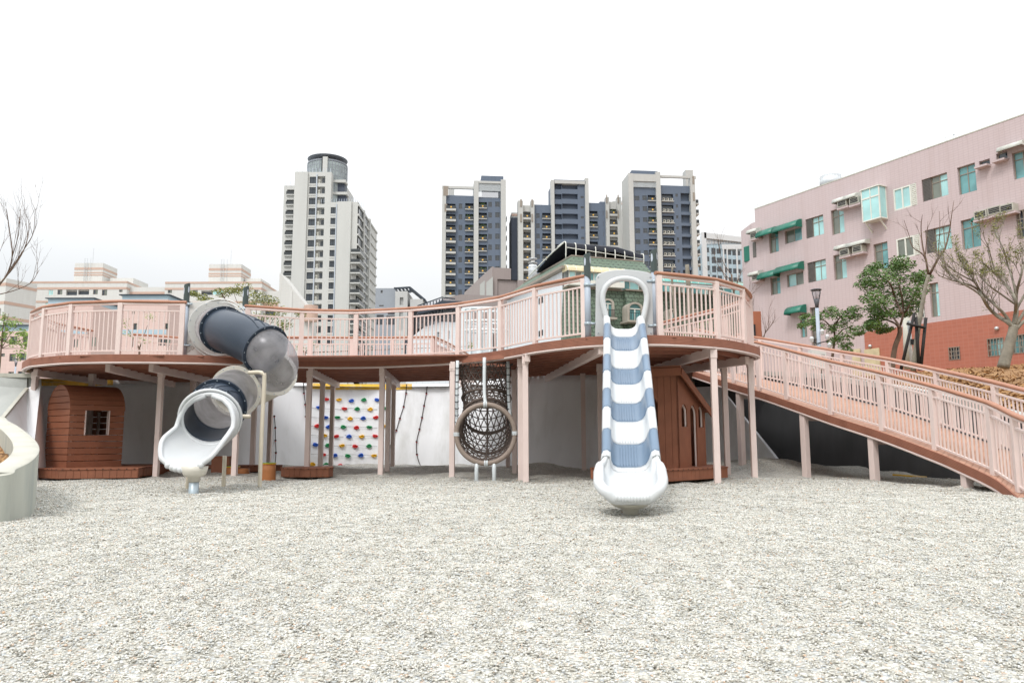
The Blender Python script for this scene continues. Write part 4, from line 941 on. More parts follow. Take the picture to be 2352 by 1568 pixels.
# entrance panel
def tpanel():
    Y = 16.12; A = [(216, 525), (220, 400), (222, 300), (226, 210), (230, 168), (240, 165), (262, 172), (290, 178), (340, 172), (400, 162), (430, 160), (470, 164), (510, 172), (540, 180), (550, 190), (553, 215), (556, 300), (560, 400), (563, 540), (400, 533)]
    c = TC[3]; fr_ = [at(*q('t', x, y), Y) for x, y in A]
    P = fr_ + [fr_[0]]; l_ = arclen(P); ou = [along(P, l_, l_[-1] * k / 48)[0] for k in range(48)]
    cc = V3(c.x, Y, c.z); inn = []
    for v in ou:
        d = (v - cc).normalized(); inn.append(cc + d * (TR + .06))
    mb = MB().mat('offw'); t = V3(0, .08, 0); n = 48; vs = ou + inn + [v + t for v in ou] + [v + t for v in inn]; fs = []
    for i in range(n):
        j = (i + 1) % n; fs += [(i, j, n + j, n + i), (2 * n + i, 3 * n + i, 3 * n + j, 2 * n + j), (i, 2 * n + i, 2 * n + j, j), (n + i, n + j, 3 * n + j, 3 * n + i)]
    mb.add(vs, fs); mb.build('entry_panel', tsl, bevel=.012)
    mb = MB().mat('offw', True)
    for rr in (TR + .16, TR + .22): mb.tube([cc + V3(math.cos(a) * rr, -.02, math.sin(a) * rr) for a in [2 * math.pi * k / 40 for k in range(40)]], .014, 6, closed=True)
    # moulded star and anchor
    for (x_, y_), s_ in (((245, 440), .07), ((290, 470), .075)):
        p = at(*q('t', x_, y_), Y - .01)
        for k in range(5): a = 2 * math.pi * k / 5 + .4; mb.tube([p, p + V3(math.cos(a) * s_, 0, math.sin(a) * s_)], .009, 5)
    p = at(*q('t', 245, 480), Y - .01); mb.tube([p + V3(0, 0, .07), p + V3(0, 0, -.07)], .009, 5); mb.tube([p + V3(math.cos(a) * .06, 0, -.02 + math.sin(a) * .06) for a in [math.pi + math.pi * k / 8 for k in range(9)]], .009, 5)
    mb.build('panel_moulding', tsl)
tpanel()
# scoop exit
i0 = int(13.4 * 12); c = TC[i0]; sd, up, t = TF[i0]
fwd = Vector((-.12, -1, -.10)).normalized(); sdx = fwd.cross(V3(0, 0, 1)).normalized(); upx = sdx.cross(fwd).normalized()
rws = []; N = 44
for k in range(33):
    u = k / 32; ln = u * .84
    ce = c.lerp(c, 0) + t * min(ln, .12) + fwd * max(ln - .12, 0) - V3(0, 0, .27 * u)
    # coverage from the bottom
    A = math.pi if u < .12 else math.pi - (math.pi - 1.52) * math.sin(min(1, (u - .12) / .22) * math.pi / 2) ** .8 - .20 * max(0, (u - .34) / .66) - .42 * max(0, (u - .6) / .4) ** 2
    r = TR + .01 + .025 * min(1, u * 2.5) + .03 * max(0, u - .4); m_ = min(1, u / .2)
    S = sd.lerp(sdx, m_).normalized(); U = up.lerp(upx, m_).normalized()
    r_ = []
    for j in range(N + 1):
        a = -A + 2 * A * j / N; fl = 1 + (.15 * min(1, u * 1.6)) * (abs(a) / 1.6) ** 1.5
        pull = fwd * (-.06 * max(0, (u - .75) / .25) * min((abs(a) / 1.4) ** 2, 1.3))
        r_.append(ce + S * math.sin(a) * r * fl - U * math.cos(a) * r * (1 - .16 * max(0, u - .3)) + pull)
    rws.append(r_)
mb = MB().mat('white', True); mb.sheet(rws); mb.build('scoop', tsl, solid=.022)
ed = [r_[0] for r_ in rws[4:]] + rws[-1][1:-1] + [r_[-1] for r_ in reversed(rws[4:])]
mb = MB().mat('white', True); mb.tube(ed, .038, 10); 
ring = [rws[2][j] for j in range(N)]
mb.tube(ring, .034, 10, closed=True)
ring = [c + sd * math.cos(a) * (TR + .06) + up * math.sin(a) * (TR + .06) for a in [2 * math.pi * j / 40 for j in range(40)]]; mb.tube(ring, .028, 8, closed=True)
for j in range(9):
    v = rws[-1][8 + int(j * 3.5)]; mb.ball((v.x, v.y - .02, v.z - .015), .052, 10, 8)
mb.build('scoop_rim', tsl)
mb = MB().mat('galv', True)
for k in range(12):
    a = 2 * math.pi * k / 12; mb.ball(c - t * .04 + sd * math.cos(a) * (TR + .07) + up * math.sin(a) * (TR + .07), .015, 6, 4)
mb.build('screws', tsl)
fy = 11.95; fx = at_x(450, fy); zc = min(v.z for r_ in rws for v in r_)
mb = MB().mat('beige', True); mb.lathe((fx, fy, zc - .20), [(.085, 0), (.085, .07), (.15, .09), (.17, .12), (.19, .17), (.20, .24)], 20); mb.build('foot_collar', tsl)
mb = MB().mat('galv', True); mb.cyl((fx, fy), .075, -.3, zc - .18, 20); mb.build('foot', tsl)
def pipe(name, pts, r=.035):
    mb = MB().mat('polebeige', True); mb.tube(cat_rom(pts, 5), r, 12); mb.build(name, tsl)
Yp = 13.15; xp = at_x(600, Yp); zt = qat('t', 735, 640, Yp).z
pipe('support_pole', [(xp, Yp, -.3), (xp, Yp, 1), (xp + .01, Yp, zt - .12), (xp - .02, Yp, zt - .03), (xp - .10, Yp + .03, zt), (xp - .3, Yp + .1, zt)])
x2 = at_x(436, 12.75); mb = MB().mat('polebeige', True); mb.cyl((x2, 12.75), .035, -.3, .62, 12); mb.build('support_pole', tsl)
x3 = at_x(505, 13.2); z3 = qat('t', 600, 930, 12.9).z
pipe('support_pole', [(x3, 13.45, -.3), (x3, 13.45, .2), (x3, 13.45, .55)]); x4 = qat('t', 600, 932, 12.95); pipe('support_pole', [x4 + V3(-.06, 0, 0), x4 + V3(.05, 0, .0), x4 + V3(.16, 0, 0)])
mb = MB().mat('black', True); p = TC[55]; mb.bar(p + V3(-.05, -.05, -TR - .12), p + V3(-.05, -.05, -TR + .05), .12, .16, (0, 1, 0)); p = qat('t', 585, 930, 12.95); mb.bar(p + V3(-.12, 0, .0), p + V3(.02, 0, 0), .10, .08); mb.build('bracket', tsl)
xa = slide_post(tsl, 411, 16.1, 2.56, 653); xb = slide_post(tsl, 550, 16.3, 2.56, 660)
mb = MB(); clamp(mb, xa, 16.1, 2.82, 1); clamp(mb, xa, 16.1, 3.72, 1); clamp(mb, xb, 16.3, 3.65, -1); mb.build('post_clamps', tsl)

# ------------------------------------------------------------------ net tunnel
net = thing('net_tunnel', 'brown rope net tunnel with a wound hoop mouth hanging through the deck', 'climbing net', (-.6, 15.6, 0))
hc = qat('o', 447, 1078, 15.0); HR = .575
Pn = cat_rom([hc, hc + V3(.0, .34, .03), hc + V3(.0, .75, .16), hc + V3(-.01, 1.10, .42), hc + V3(-.03, 1.30, .80), hc + V3(-.05, 1.35, 1.2), V3(hc.x - .06, hc.y + 1.35, 2.44)], 6); Ln = arclen(Pn)
def nf(s_):
    p, t = along(Pn, Ln, s_); sd_ = Vector((1, 0, 0)); up_ = sd_.cross(t).normalized(); return p, sd_, up_, t
def npt(s_, a, r=None):
    p, sd_, up_, t = nf(s_); r = HR - .02 if r is None else r; rs = r * (1 - .12 * math.sin(math.pi * min(s_ / Ln[-1], 1))); return p + sd_ * math.cos(a) * rs + up_ * math.sin(a) * rs
mb = MB().mat('ropeh', True); mb.tube([hc + V3(math.cos(a) * HR, 0, math.sin(a) * HR) for a in [2 * math.pi * k / 48 for k in range(48)]], .047, 12, closed=True); hoop = mb.build('hoop', net, 'light brown rope wound mouth hoop')
for a in (math.pi / 2, math.pi, 0, -math.pi / 2):
    mb = MB().mat('whitesteel', True)
    for da in (-.03, .02, .06):
        c_ = hc + V3(math.cos(a + da) * HR, 0, math.sin(a + da) * HR); T_ = V3(-math.sin(a), 0, math.cos(a))
        e1 = V3(math.cos(a), 0, math.sin(a)); mb.tube([c_ + (e1 * math.cos(b) + V3(0, 1, 0) * math.sin(b)) * .051 for b in [2 * math.pi * k / 10 for k in range(10)]], .012, 5, closed=True)
    mb.build('lashing', net)
for s_ in (.62, 1.15, 1.6, Ln[-1]):
    mb = MB().mat('rope', True); mb.tube([npt(s_, 2 * math.pi * k / 36, HR) for k in range(36)], .03 if s_ < Ln[-1] else .04, 8, closed=True); mb.build('rope_hoop', net)
NA, NS = 22, 17
mb = MB().mat('rope', True); grid = {}
for i in range(NS + 1):
    for j in range(NA):
        s_ = Ln[-1] * i / NS; a = 2 * math.pi * (j + .5 * (i % 2)) / NA
        if 0 < i < NS: s_ += random.uniform(-.018, .018); a += random.uniform(-.03, .03)
        grid[i, j] = npt(s_, a)
for i in range(NS):
    for j in range(NA):
        if i % 2 == 0: nb = [(i + 1, j), (i + 1, (j - 1) % NA)]
        else: nb = [(i + 1, j), (i + 1, (j + 1) % NA)]
        for m_ in nb: mb.tube([grid[i, j], grid[m_]], .0115, 5, False)
        if i > 0: mb.tube([grid[i, j], grid[i, (j + 1) % NA]], .0115, 5, False); mb.ball(grid[i, j], .023, 6, 5)
mb.build('rope_net', net)
for px, py0, py1, Y, r in ((437, 575, 870, 15.05, .034), (236, 590, 1020, 15.75, .034), (617, 590, 960, 15.8, .034)):
    x = qat('o', px, 700, Y).x; mb = MB().mat('whitesteel', True)
    z0 = qat('o', px, py1, Y).z
    if px == 437: pts = [(x, Y + .1, 2.45), (x, Y + .08, 1.9), (x + .01, Y + .04, z0 + .15), (x + .04, Y, z0)]
    elif px == 236: pts = [(x + .01, Y, 2.45), (x, Y, 1.7), (x - .0, Y, 1.1), (hc.x - HR, Y - .65, .9)]
    else: pts = [(x - .01, Y, 2.45), (x, Y, 1.7), (x + .05, Y - .1, 1.15), (hc.x + HR, Y - .75, .92)]
    mb.tube(cat_rom(pts, 5), r, 12)
    if px != 437:
        mb.mat('black', True)
        for k in range(9): mb.tube([(x + .042 * math.cos(b), Y + .042 * math.sin(b), 2.3 - k * .14 + .015 * math.sin(b)) for b in [2 * math.pi * j / 8 for j in range(8)]], .008, 4, closed=True)
    mb.build('steel_pole', net)
for px in (380, 510):
    x = qat('o', px, 1400, 15.0).x; mb = MB().mat('whitesteel', True); mb.tube([(x, 15.0, -.3), (x, 15.0, .25), (hc.x + (x - hc.x) * .96, 15.0, hc.z - math.sqrt(HR ** 2 - (x - hc.x) ** 2) + .01)], .04, 14); mb.build('leg', net)
mb = MB().mat('rope', True); mb.tube([npt(s_, -math.pi / 2, HR - .03) for s_ in [Ln[-1] * k / 14 for k in range(15)]], .02, 6); mb.build('spine_rope', net)

# ------------------------------------------------------------------ barrel hut
def barrel():
    C0 = at(*q('b', 602, 930), 16.6); u = Vector((.62, .785, 0)).normalized(); wv = Vector((-.785, .62, 0)).normalized(); LN, DP, H, HS = 1.12, 1.18, 1.80, 1.24
    z0 = .235; root = thing('barrel_hut', 'reddish brown slatted playhouse with a rounded barrel roof and a square window', 'playhouse', (C0.x, C0.y, z0))
    def P(a, b, z): return V3(C0.x, C0.y, z0) + u * a + wv * b + V3(0, 0, z)
    def plank(a0, a1, b0, b1, z0_, z1_, mb): mb.hexa([P(a0, b0, z0_), P(a1, b0, z0_), P(a1, b1, z0_), P(a0, b1, z0_), P(a0, b0, z1_), P(a1, b0, z1_), P(a1, b1, z1_), P(a0, b1, z1_)])
    wx0, wx1, wz0, wz1 = .32, .80, .70, 1.27
    ph, gp = .142, .013
    for side, nm in ((0, 'front_wall'), (1, 'back_wall')):
        mb = MB().mat('hut'); z = 0; b0, b1 = (0, .022) if side == 0 else (DP - .022, DP)
        while z < HS - .01:
            z2 = z + ph - gp
            if z2 > wz0 + .01 and z < wz1 - .01 and side == 0: plank(0, wx0, b0, b1, z, z2, mb); plank(wx1, LN, b0, b1, z, z2, mb)
            else: plank(0, LN, b0, b1, z, z2, mb)
            z += ph
        mb.build(nm, root, bevel=.003)
    for a0, a1, nm in ((-.024, -.002, 'end_wall'), (LN + .002, LN + .024, 'end_wall')):
        mb = MB().mat('hut'); z = 0
        while z < H - .03:
            z2 = min(z + ph - gp, H - .01)
            def half(zz): return DP / 2 if zz <= HS else DP / 2 * math.sqrt(max(0, 1 - ((zz - HS) / (H - HS)) ** 2))
            steps = 1 if z2 <= HS else 4
            for k in range(steps):
                za = z + (z2 - z) * k / steps; zb = z + (z2 - z) * (k + 1) / steps; ha, hb = half(za), half(zb)
                mb.hexa([P(a0, DP / 2 - ha, za), P(a1, DP / 2 - ha, za), P(a1, DP / 2 + ha, za), P(a0, DP / 2 + ha, za), P(a0, DP / 2 - hb, zb), P(a1, DP / 2 - hb, zb), P(a1, DP / 2 + hb, zb), P(a0, DP / 2 + hb, zb)])
            z += ph
        mb.build(nm, root)
    mb = MB().mat('hut'); n = 15
    for k in range(n):
        t0 = math.pi * (k + .04) / n; t1 = math.pi * (k + .96) / n
        def q_(t, r): return (DP / 2 - (DP / 2 + r) * math.cos(t), HS + (H - HS + r) * math.sin(t))
        (b0, za), (b1, zb), (b2, zc_), (b3, zd) = q_(t0, 0), q_(t1, 0), q_(t1, .02), q_(t0, .02)
        mb.hexa([P(-.03, b0, za), P(LN + .03, b0, za), P(LN + .03, b1, zb), P(-.03, b1, zb), P(-.03, b3, zd), P(LN + .03, b3, zd), P(LN + .03, b2, zc_), P(-.03, b2, zc_)])
    mb.build('roof', root)
    mb = MB().mat('pink')
    plank(wx0 - .025, wx0, -.01, .09, wz0, wz1, mb); plank(wx1, wx1 + .025, -.01, .09, wz0, wz1, mb); plank(wx0, wx1, -.01, .09, wz1, wz1 + .02, mb)
    wf = mb.build('window_frame', root)
    mb = MB().mat('pink')
    for a in (.05, LN - .05):
        for b in (.05, DP - .05): mb = MB().mat('pink'); plank(a - .025, a + .025, b - .025, b + .025, 0, HS, mb); mb.build('inner_post', root)
    mb = MB().mat('pink'); plank(.52, .57, DP - .08, DP - .03, 0, HS, mb); mb.build('inner_post', root)
barrel()
def low_deck(cpts, z0, z1, label, name='low_platform', feet=None):
    c = sum((Vector(p) for p in cpts), Vector((0, 0))) / len(cpts); root = thing(name, label, 'low platform', (c.x, c.y, 0))
    mb = MB().mat('hutl'); mb.prism(cpts, z1 - .03, z1); mb.build('top_boards', root, bevel=.004)
    mb = MB().mat('hutl'); n = len(cpts)
    for i in range(n):
        a = Vector(cpts[i]); b = Vector(cpts[(i + 1) % n]); l_ = (b - a).length; m_ = max(int(round(l_ / .14)), 1); u = (b - a).normalized(); nn = Vector((-u.y, u.x))
        for k in range(m_):
            p = a + u * (l_ * (k + .5) / m_) + nn * .025; mb.obox((p.x, p.y), (u.x, u.y), l_ / m_ - .006, .022, z0, z1 - .033)
    mb.build('skirt_boards', root)
    mb = MB().mat('black')
    for i in range(n):
        a = Vector(cpts[i]); b = Vector(cpts[(i + 1) % n]); l_ = (b - a).length; m_ = int(l_ / .15); u = (b - a).normalized(); nn = Vector((-u.y, u.x))
        for k in range(m_):
            p = a + u * (l_ * (k + .5) / max(m_, 1)) - nn * .001; mb.obox((p.x, p.y), (u.x, u.y), .028, .012, z1 - .020, z1 - .008)
    mb.build('bolt_slots', root)
    mb = MB().mat('pink')
    for f_ in (.25, .75):
        for g in (.25, .75):
            p = Vector(cpts[0]).lerp(Vector(cpts[1]), f_).lerp(Vector(cpts[-1]).lerp(Vector(cpts[len(cpts) // 2]), f_), g); mb.obox((p.x, p.y), (1, 0), .09, .09, -.4, z0 + .01)
    mb.build('feet', root)
def xy(k, x, y, Y): v = qat(k, x, y, Y); return (v.x, v.y)
low_deck([xy('b', 330, 960, 16.4), xy('b', 525, 960, 15.95), xy('b', 1240, 960, 16.3), (-8.15, 17.0), (-8.2, 18.9), (-10.2, 18.9)], .03, .235, 'low brown boarded platform under the barrel roofed playhouse')
low_deck([xy('k', 30, 850, 18.2), xy('k', 612, 850, 18.0), (-5.75, 19.2), (-7.6, 19.3)], .05, .20, 'low brown boarded platform half hidden behind the scoop of the tube slide')
low_deck([xy('k', 1478, 880, 16.75), xy('k', 1530, 880, 16.45), xy('k', 1780, 880, 16.3), xy('k', 2090, 880, 16.4), xy('k', 2148, 880, 16.7), (-4.1, 17.5), (-5.0, 17.5)], .03, .225, 'small round-cornered brown platform between the tube slide and the climbing holds')
low_deck([xy('s', 150, 1290, 14.9), xy('s', 420, 1290, 13.95), xy('s', 560, 1290, 13.8), xy('s', 905, 1280, 15.2), (4.35, 16.4), (2.6, 17.2)], .06, .275, 'low brown boarded platform carrying the gabled playhouse behind the wave slide')

# ------------------------------------------------------------------ gabled hut
def gabled():
    C0 = qat('g', 530, 1258, 14.55); z0 = .275; ul = Vector((-.88, .47, 0)).normalized(); ur = Vector((.52, .855, 0)).normalized(); HL, LW, RW = 1.84, 1.35, 1.65
    root = thing('gabled_hut', 'orange brown plank playhouse with arched openings and sloping roof under the right deck end', 'playhouse', (C0.x, C0.y, z0))
    def P(a, b, z): return V3(C0.x, C0.y, z0) + ul * a + ur * b + V3(0, 0, z)
    def panel(name, along_left, length, htop, openings, mat='hut', nb=10):
        # vertical boards with arched openings (x0,x1,zbottom,ztop)
        mb = MB().mat(mat); step = length / nb; fine_ = 5 if nb > 1 else 44
        for k in range(nb):
            for f_ in range(fine_):
                a0 = k * step + (step - (.006 if nb > 1 else 0)) * f_ / fine_; a1 = k * step + (step - (.006 if nb > 1 else 0)) * (f_ + 1) / fine_; am = (a0 + a1) / 2
                spans = [(0, None)]
                zs = [0]
                op = None
                for (x0, x1, zb, zt) in openings:
                    if x0 <= am <= x1:
                        r = (x1 - x0) / 2; arch = math.sqrt(max(0, r * r - (am - (x0 + x1) / 2) ** 2)) * .9; op = (zb, zt - r * .9 + arch)
                def seg_(za, zb_, slope0=0, slope1=0):
                    pts = []
                    for zz0, zz1 in ((za, za), (zb_, zb_)):
                        pass
                    t0 = htop(a0) if zb_ is None else zb_; t1 = htop(a1) if zb_ is None else zb_
                    if along_left: A = [P(a0, 0, za), P(a0, .03, za), P(a1, .03, za), P(a1, 0, za), P(a0, 0, t0), P(a0, .03, t0), P(a1, .03, t1), P(a1, 0, t1)]
                    else: A = [P(0, a0, za), P(0, a1, za), P(.03, a1, za), P(.03, a0, za), P(0, a0, t0), P(0, a1, t1), P(.03, a1, t1), P(.03, a0, t0)]
                    mb.hexa(A)
                if op is None: seg_(0, None)
                else:
                    if op[0] > .02: seg_(0, op[0])
                    seg_(op[1], None)
        return mb.build(name, root)
    panel('left_wall', True, LW, lambda a: HL, [(.40, .95, .80, 1.42)])
    panel('right_wall', False, RW, lambda b: HL - .40 * b, [(.18, .54, .78, 1.22), (.70, 1.12, .0, 1.22), (1.24, 1.56, .78, 1.22)], nb=1)
    mb = MB().mat('pink')
    for (x0, x1, zb, zt) in ((.18, .54, .78, 1.22), (.70, 1.12, .0, 1.22), (1.24, 1.56, .78, 1.22)):
        r = (x1 - x0) / 2; pts = [P(.05, x1 + .0, zb)] + [P(.05, (x0 + x1) / 2 + r * math.cos(t), zt - r * .9 + r * .9 * math.sin(t)) for t in [math.pi * k / 10 for k in range(11)]] + [P(.05, x0, zb)]
        for a, b in zip(pts, pts[1:]): mb.bar(a, b, .05, .03, (1, 0, 0))
    mb.build('opening_trim', root)
    mb = MB().mat('hut'); mb.hexa([P(0, RW, 0), P(LW, RW, 0), P(LW, RW + .03, 0), P(0, RW + .03, 0), P(0, RW, HL - .4 * RW), P(LW, RW, HL - .4 * RW), P(LW, RW + .03, HL - .4 * RW), P(0, RW + .03, HL - .4 * RW)])
    for b in range(2): 
        mb.hexa([P(LW - .03, .05 + b * .95, 0), P(LW, .05 + b * .95, 0), P(LW, .65 + b * .95, 0), P(LW - .03, .65 + b * .95, 0), P(LW - .03, .05 + b * .95, HL - .5), P(LW, .05 + b * .95, HL - .5), P(LW, .65 + b * .95, HL - .6), P(LW - .03, .65 + b * .95, HL - .6)])
    mb.build('rear_walls', root)
    ov = .10
    mb = MB().mat('hut')      # roof slab and barge boards
    for k in range(14):
        b0 = -ov + (RW + .35) * k / 14; b1 = -ov + (RW + .35) * (k + 1) / 14 + .02; za = HL + .02 - .40 * b0 + .012; zb = HL + .02 - .40 * b1 + .0
        mb.hexa([P(-ov, b0, za), P(LW + ov, b0, za), P(LW + ov, b1, zb), P(-ov, b1, zb), P(-ov, b0, za + .03), P(LW + ov, b0, za + .03), P(LW + ov, b1, zb + .03), P(-ov, b1, zb + .03)])
    roof = mb.build('roof', root)
    mb = MB().mat('hut')
    def bb(a, b, h): mb.bar(a, b, .03, h)
    bb(P(-ov - .015, -ov - .02, HL - .02), P(LW + ov, -ov - .02, HL - .02), .15)
    bb(P(-ov - .015, -ov, HL - .02), P(-ov - .015, RW + .25, HL - .02 - .4 * (RW + .35)), .14)
    mb.build('barge_board', root)
gabled()

# ------------------------------------------------------------------ stumps, ropes, holds
def stump(px, Y, r, h, cap, label, group=None):
    x = at_x(px, Y); g = gh(x, Y); root = thing('log_stump', label, 'log stump', (x, Y, 0), group)
    mb = MB().mat('stump', True); pr = [(r * 1.02, -.2), (r * 1.02, .0), (r, h * .5), (r * .99, h - .02)]; mb.lathe((x, Y, 0), pr, 20); mb.build('log', root)
    if cap:
        mb = MB().mat('gold', True); mb.cyl((x, Y), r + .012, h - .02, h - .005, 20); mb.mat('grn'); mb.cyl((x, Y), r - .005, h - .005, h + .006, 20); mb.build('step_pad', root, 'green rubber pad with a yellow edge')
stump(619, 16.0, .145, .345, True, 'tall orange stained log stump with green pad beside the beige support pole')
stump(537, 17.6, .15, .22, True, 'short log stump with green pad, half hidden behind a pink column')
stump(559, 17.7, .16, .19, False, 'low bare log stump without a pad, touching the padded stump behind the pink column')
mb = MB().mat('hutl'); x = at_x(517, 17.9); mb.obox((x, 17.9), (1, 0), .42, .5, -.1, .42); mb.mat('redbrown'); mb.obox((x, 17.9), (1, 0), .45, .53, .42, .44)
tag(mb.build('wooden_box', bevel=.01), 'dark square timber box with red edge behind the foot of the tube slide', 'wooden box')

def wall_y(px, py):
    d = ray(px, py); best = None
    for i in range(len(CWP) - 1):
        a, b = CWP[i], CWP[i + 1]
        # intersect ray (x = d.x*t, y = t) with segment, shifting for the lean
        ex, ey = b.x - a.x, b.y - a.y; den = ey * d.x - ex
        if abs(den) < 1e-9: continue
        s_ = (a.x - a.y * d.x) / den
        if 0 <= s_ <= 1:
            t = a.y + ey * s_
            if t > 5 and (best is None or t < best[0]): best = (t, i)
    t, i = best; n = (CWP[i + 1] - CWP[i]).normalized(); n = Vector((n.y, -n.x, 0)); z = (EYE + d * t).z; tt = (z + .3) / (2.53 + .3)
    ln = .35 * (1 - min(max(tt, 0), 1)) ** 1.6
    t2 = t - ln / max(abs(n.y), .3); return EYE + d * t2, n
holds = [('r', 193, 823), ('y', 288, 827), ('b', 380, 834), ('g', 472, 827), ('b', 568, 827), ('b', 139, 884), ('r', 327, 893), ('g', 422, 894), ('y', 519, 897), ('g', 619, 890), ('b', 187, 957), ('g', 276, 957), ('y', 370, 966), ('b', 467, 963), ('r', 561, 957),
         ('r', 127, 1020), ('b', 212, 1026), ('g', 319, 1027), ('r', 417, 1032), ('g', 511, 1029), ('y', 616, 1021), ('y', 179, 1090), ('r', 268, 1096), ('b', 362, 1097), ('y', 456, 1098), ('r', 554, 1094), ('b', 114, 1158), ('g', 205, 1163), ('y', 310, 1165), ('r', 406, 1170), ('g', 510, 1167),
         ('r', 171, 1232), ('b', 258, 1237), ('g', 352, 1240), ('b', 450, 1236), ('y', 547, 1239), ('y', 93, 1302), ('g', 193, 1305), ('r', 296, 1313), ('y', 398, 1317), ('r', 495, 1311)]
names = {'r': ('red', 'red'), 'y': ('yellow', 'gold'), 'g': ('green', 'grn'), 'b': ('blue', 'blu')}
for c_, x, y in holds:
    p, n = wall_y(*q('n', x, y)); mb = MB().mat(names[c_][1], True); tx = Vector((-n.y, n.x, 0)).normalized()
    k_ = 9; ph_ = random.random() * 6; s_ = .078
    def rg(r, dep): return [p + tx * (math.cos(a) * r * (1.15 + .18 * math.sin(3 * a + ph_))) + V3(0, 0, math.sin(a) * r * (.72 + .15 * math.cos(2 * a + ph_))) + n * dep for a in [2 * math.pi * j / k_ for j in range(k_)]]
    R0, R1, R2, R3 = rg(s_, -.03), rg(s_ * .98, .025), rg(s_ * .72, .062), rg(s_ * .3, .035)
    mb.sheet([R0, R1, R2, R3], True); mb.add(R3, [tuple(range(k_))]); mb.build('climbing_hold', cw, names[c_][0] + ' hold')
mb = MB().mat('black')
for yy in (897, 966, 1032, 1098, 1168, 1238, 1312):
    for x0 in (80, 330):
        a, n1 = wall_y(*q('n', x0, yy - 10)); b, n2 = wall_y(*q('n', x0 + 240, yy + 2)); mb.tube([a + n1 * .004, a.lerp(b, .5) + n1 * .006, b + n2 * .004], .004, 4)
mb.build('wall_wires', cw)
ropes = [([(22, 700), (30, 800), (37, 860), (41, 955)], 'n', [(27, 778), (36, 860), (40, 950)], 'knotted rope hanging on the white wall just left of the climbing holds'),
         ([(788, 712), (780, 790), (765, 876), (738, 963), (712, 1050), (680, 1130), (663, 1200), (660, 1305)], 'n', [(784, 778), (766, 876), (738, 963), (712, 1050), (661, 1305)], 'knotted rope slanting down behind the columns right of the climbing holds'),
         ([(940, 725), (934, 780), (916, 870), (901, 957), (883, 1043), (862, 1135), (864, 1228), (885, 1300), (908, 1333)], 'n', [(934, 779), (916, 870), (901, 957), (883, 1043), (862, 1135), (864, 1228), (893, 1318)], 'long curving knotted rope on the white wall nearest the net tunnel'),
         ([(1397, 200), (1408, 340), (1412, 500), (1418, 655), (1408, 780)], 'k', [(1397, 200), (1409, 343), (1412, 503), (1418, 657)], 'knotted rope hanging above the tall log stump')]
for pts, kz, kn, lab in ropes:
    W = [wall_y(*q(kz, *p)) for p in pts]; P = cat_rom([a + n * .03 for a, n in W], 5); root = thing('climbing_rope', lab, 'climbing rope', tuple(P[0]), 'knotted ropes on the white wall')
    mb = MB().mat('blackrope', True); mb.tube(P, .012, 6); mb.build('rope', root)
    for p in kn:
        a, n = wall_y(*q(kz, *p)); mb = MB().mat('blackrope', True); mb.ball(a + n * .03, .034, 8, 6, (1, 1, .9)); mb.mat('red', True); mb.ball(a + n * .03 - V3(0, 0, .024), .028, 8, 6, (1, 1, .5)); mb.build('knot', root)
# ------------------------------------------------------------------ buildings
class Face:
    def __init__(s, px, Y, ang):         # vertical plane; local x along it to the right, local y into the building
        s.O = V3(at_x(px, Y), Y, 0); a = R(ang); s.a = a
        s.u = Vector((math.cos(a), math.sin(a), 0)); s.n = Vector((-math.sin(a), math.cos(a), 0))
    def hit(s, px, py, off=0):
        d = ray(px, py); o = EYE - s.O; den = d.dot(s.n); t = (off - o.dot(s.n)) / den; p = o + d * t
        return p.dot(s.u), p.z
    def side(s, px, py, x):              # plane local x = const -> (y, z)
        d = ray(px, py); o = EYE - s.O; t = (x - o.dot(s.u)) / d.dot(s.u); p = o + d * t
        return p.dot(s.n), p.z
    def z(s, k, x, y, off=0): return s.hit(*q(k, x, y), off)
    def rect(s, k, x0, y0, x1, y1, off=0):
        a = s.hit(*q(k, x0, y0), off); b = s.hit(*q(k, x1, y1), off); return a[0], b[1], b[0], a[1]     # x0,z0,x1,z1
def bthing(name, label, cat, f, group=None):
    o = thing(name, label, cat, tuple(f.O), group, f.a); ORG[o] = Vector((0, 0, 0)); return o
def holes_wall(mb, x0, x1, z0, z1, holes, y=0.0, mat=None, depth=.2):
    # holes: (x0,z0,x1,z1[,depth]); front sheet with real recesses
    H = [h for h in holes if h[2] > x0 and h[0] < x1 and h[3] > z0 and h[1] < z1]
    H = [(max(h[0], x0), max(h[1], z0), min(h[2], x1), min(h[3], z1), (h[4] if len(h) > 4 else depth)) for h in H]
    zs = sorted(set([z0, z1] + [h[1] for h in H] + [h[3] for h in H]))
    for a, b in zip(zs, zs[1:]):
        if b - a < 1e-4: continue
        m = (a + b) / 2; cut = sorted([(h[0], h[2]) for h in H if h[1] < m < h[3]]); x = x0
        for c0, c1 in cut:
            if c0 > x + 1e-4: mb.add([(x, y, a), (c0, y, a), (c0, y, b), (x, y, b)], [(0, 1, 2, 3)])
            x = max(x, c1)
        if x < x1 - 1e-4: mb.add([(x, y, a), (x1, y, a), (x1, y, b), (x, y, b)], [(0, 1, 2, 3)])
    for h in H:
        a0, c0, a1, c1, d = h
        v = [(a0, y, c0), (a1, y, c0), (a1, y, c1), (a0, y, c1), (a0, y + d, c0), (a1, y + d, c0), (a1, y + d, c1), (a0, y + d, c1)]
        mb.add(v, [(1, 0, 4, 5), (2, 1, 5, 6), (3, 2, 6, 7), (0, 3, 7, 4), (4, 7, 6, 5)])
def shell(mb, x0, x1, z0, z1, y0, y1, left=True):
    v = [(x0, y0, z0), (x1, y0, z0), (x1, y1, z0), (x0, y1, z0), (x0, y0, z1), (x1, y0, z1), (x1, y1, z1), (x0, y1, z1)]
    mb.add(v, [(4, 5, 6, 7), (1, 2, 6, 5), (2, 3, 7, 6), (3, 0, 4, 7)])
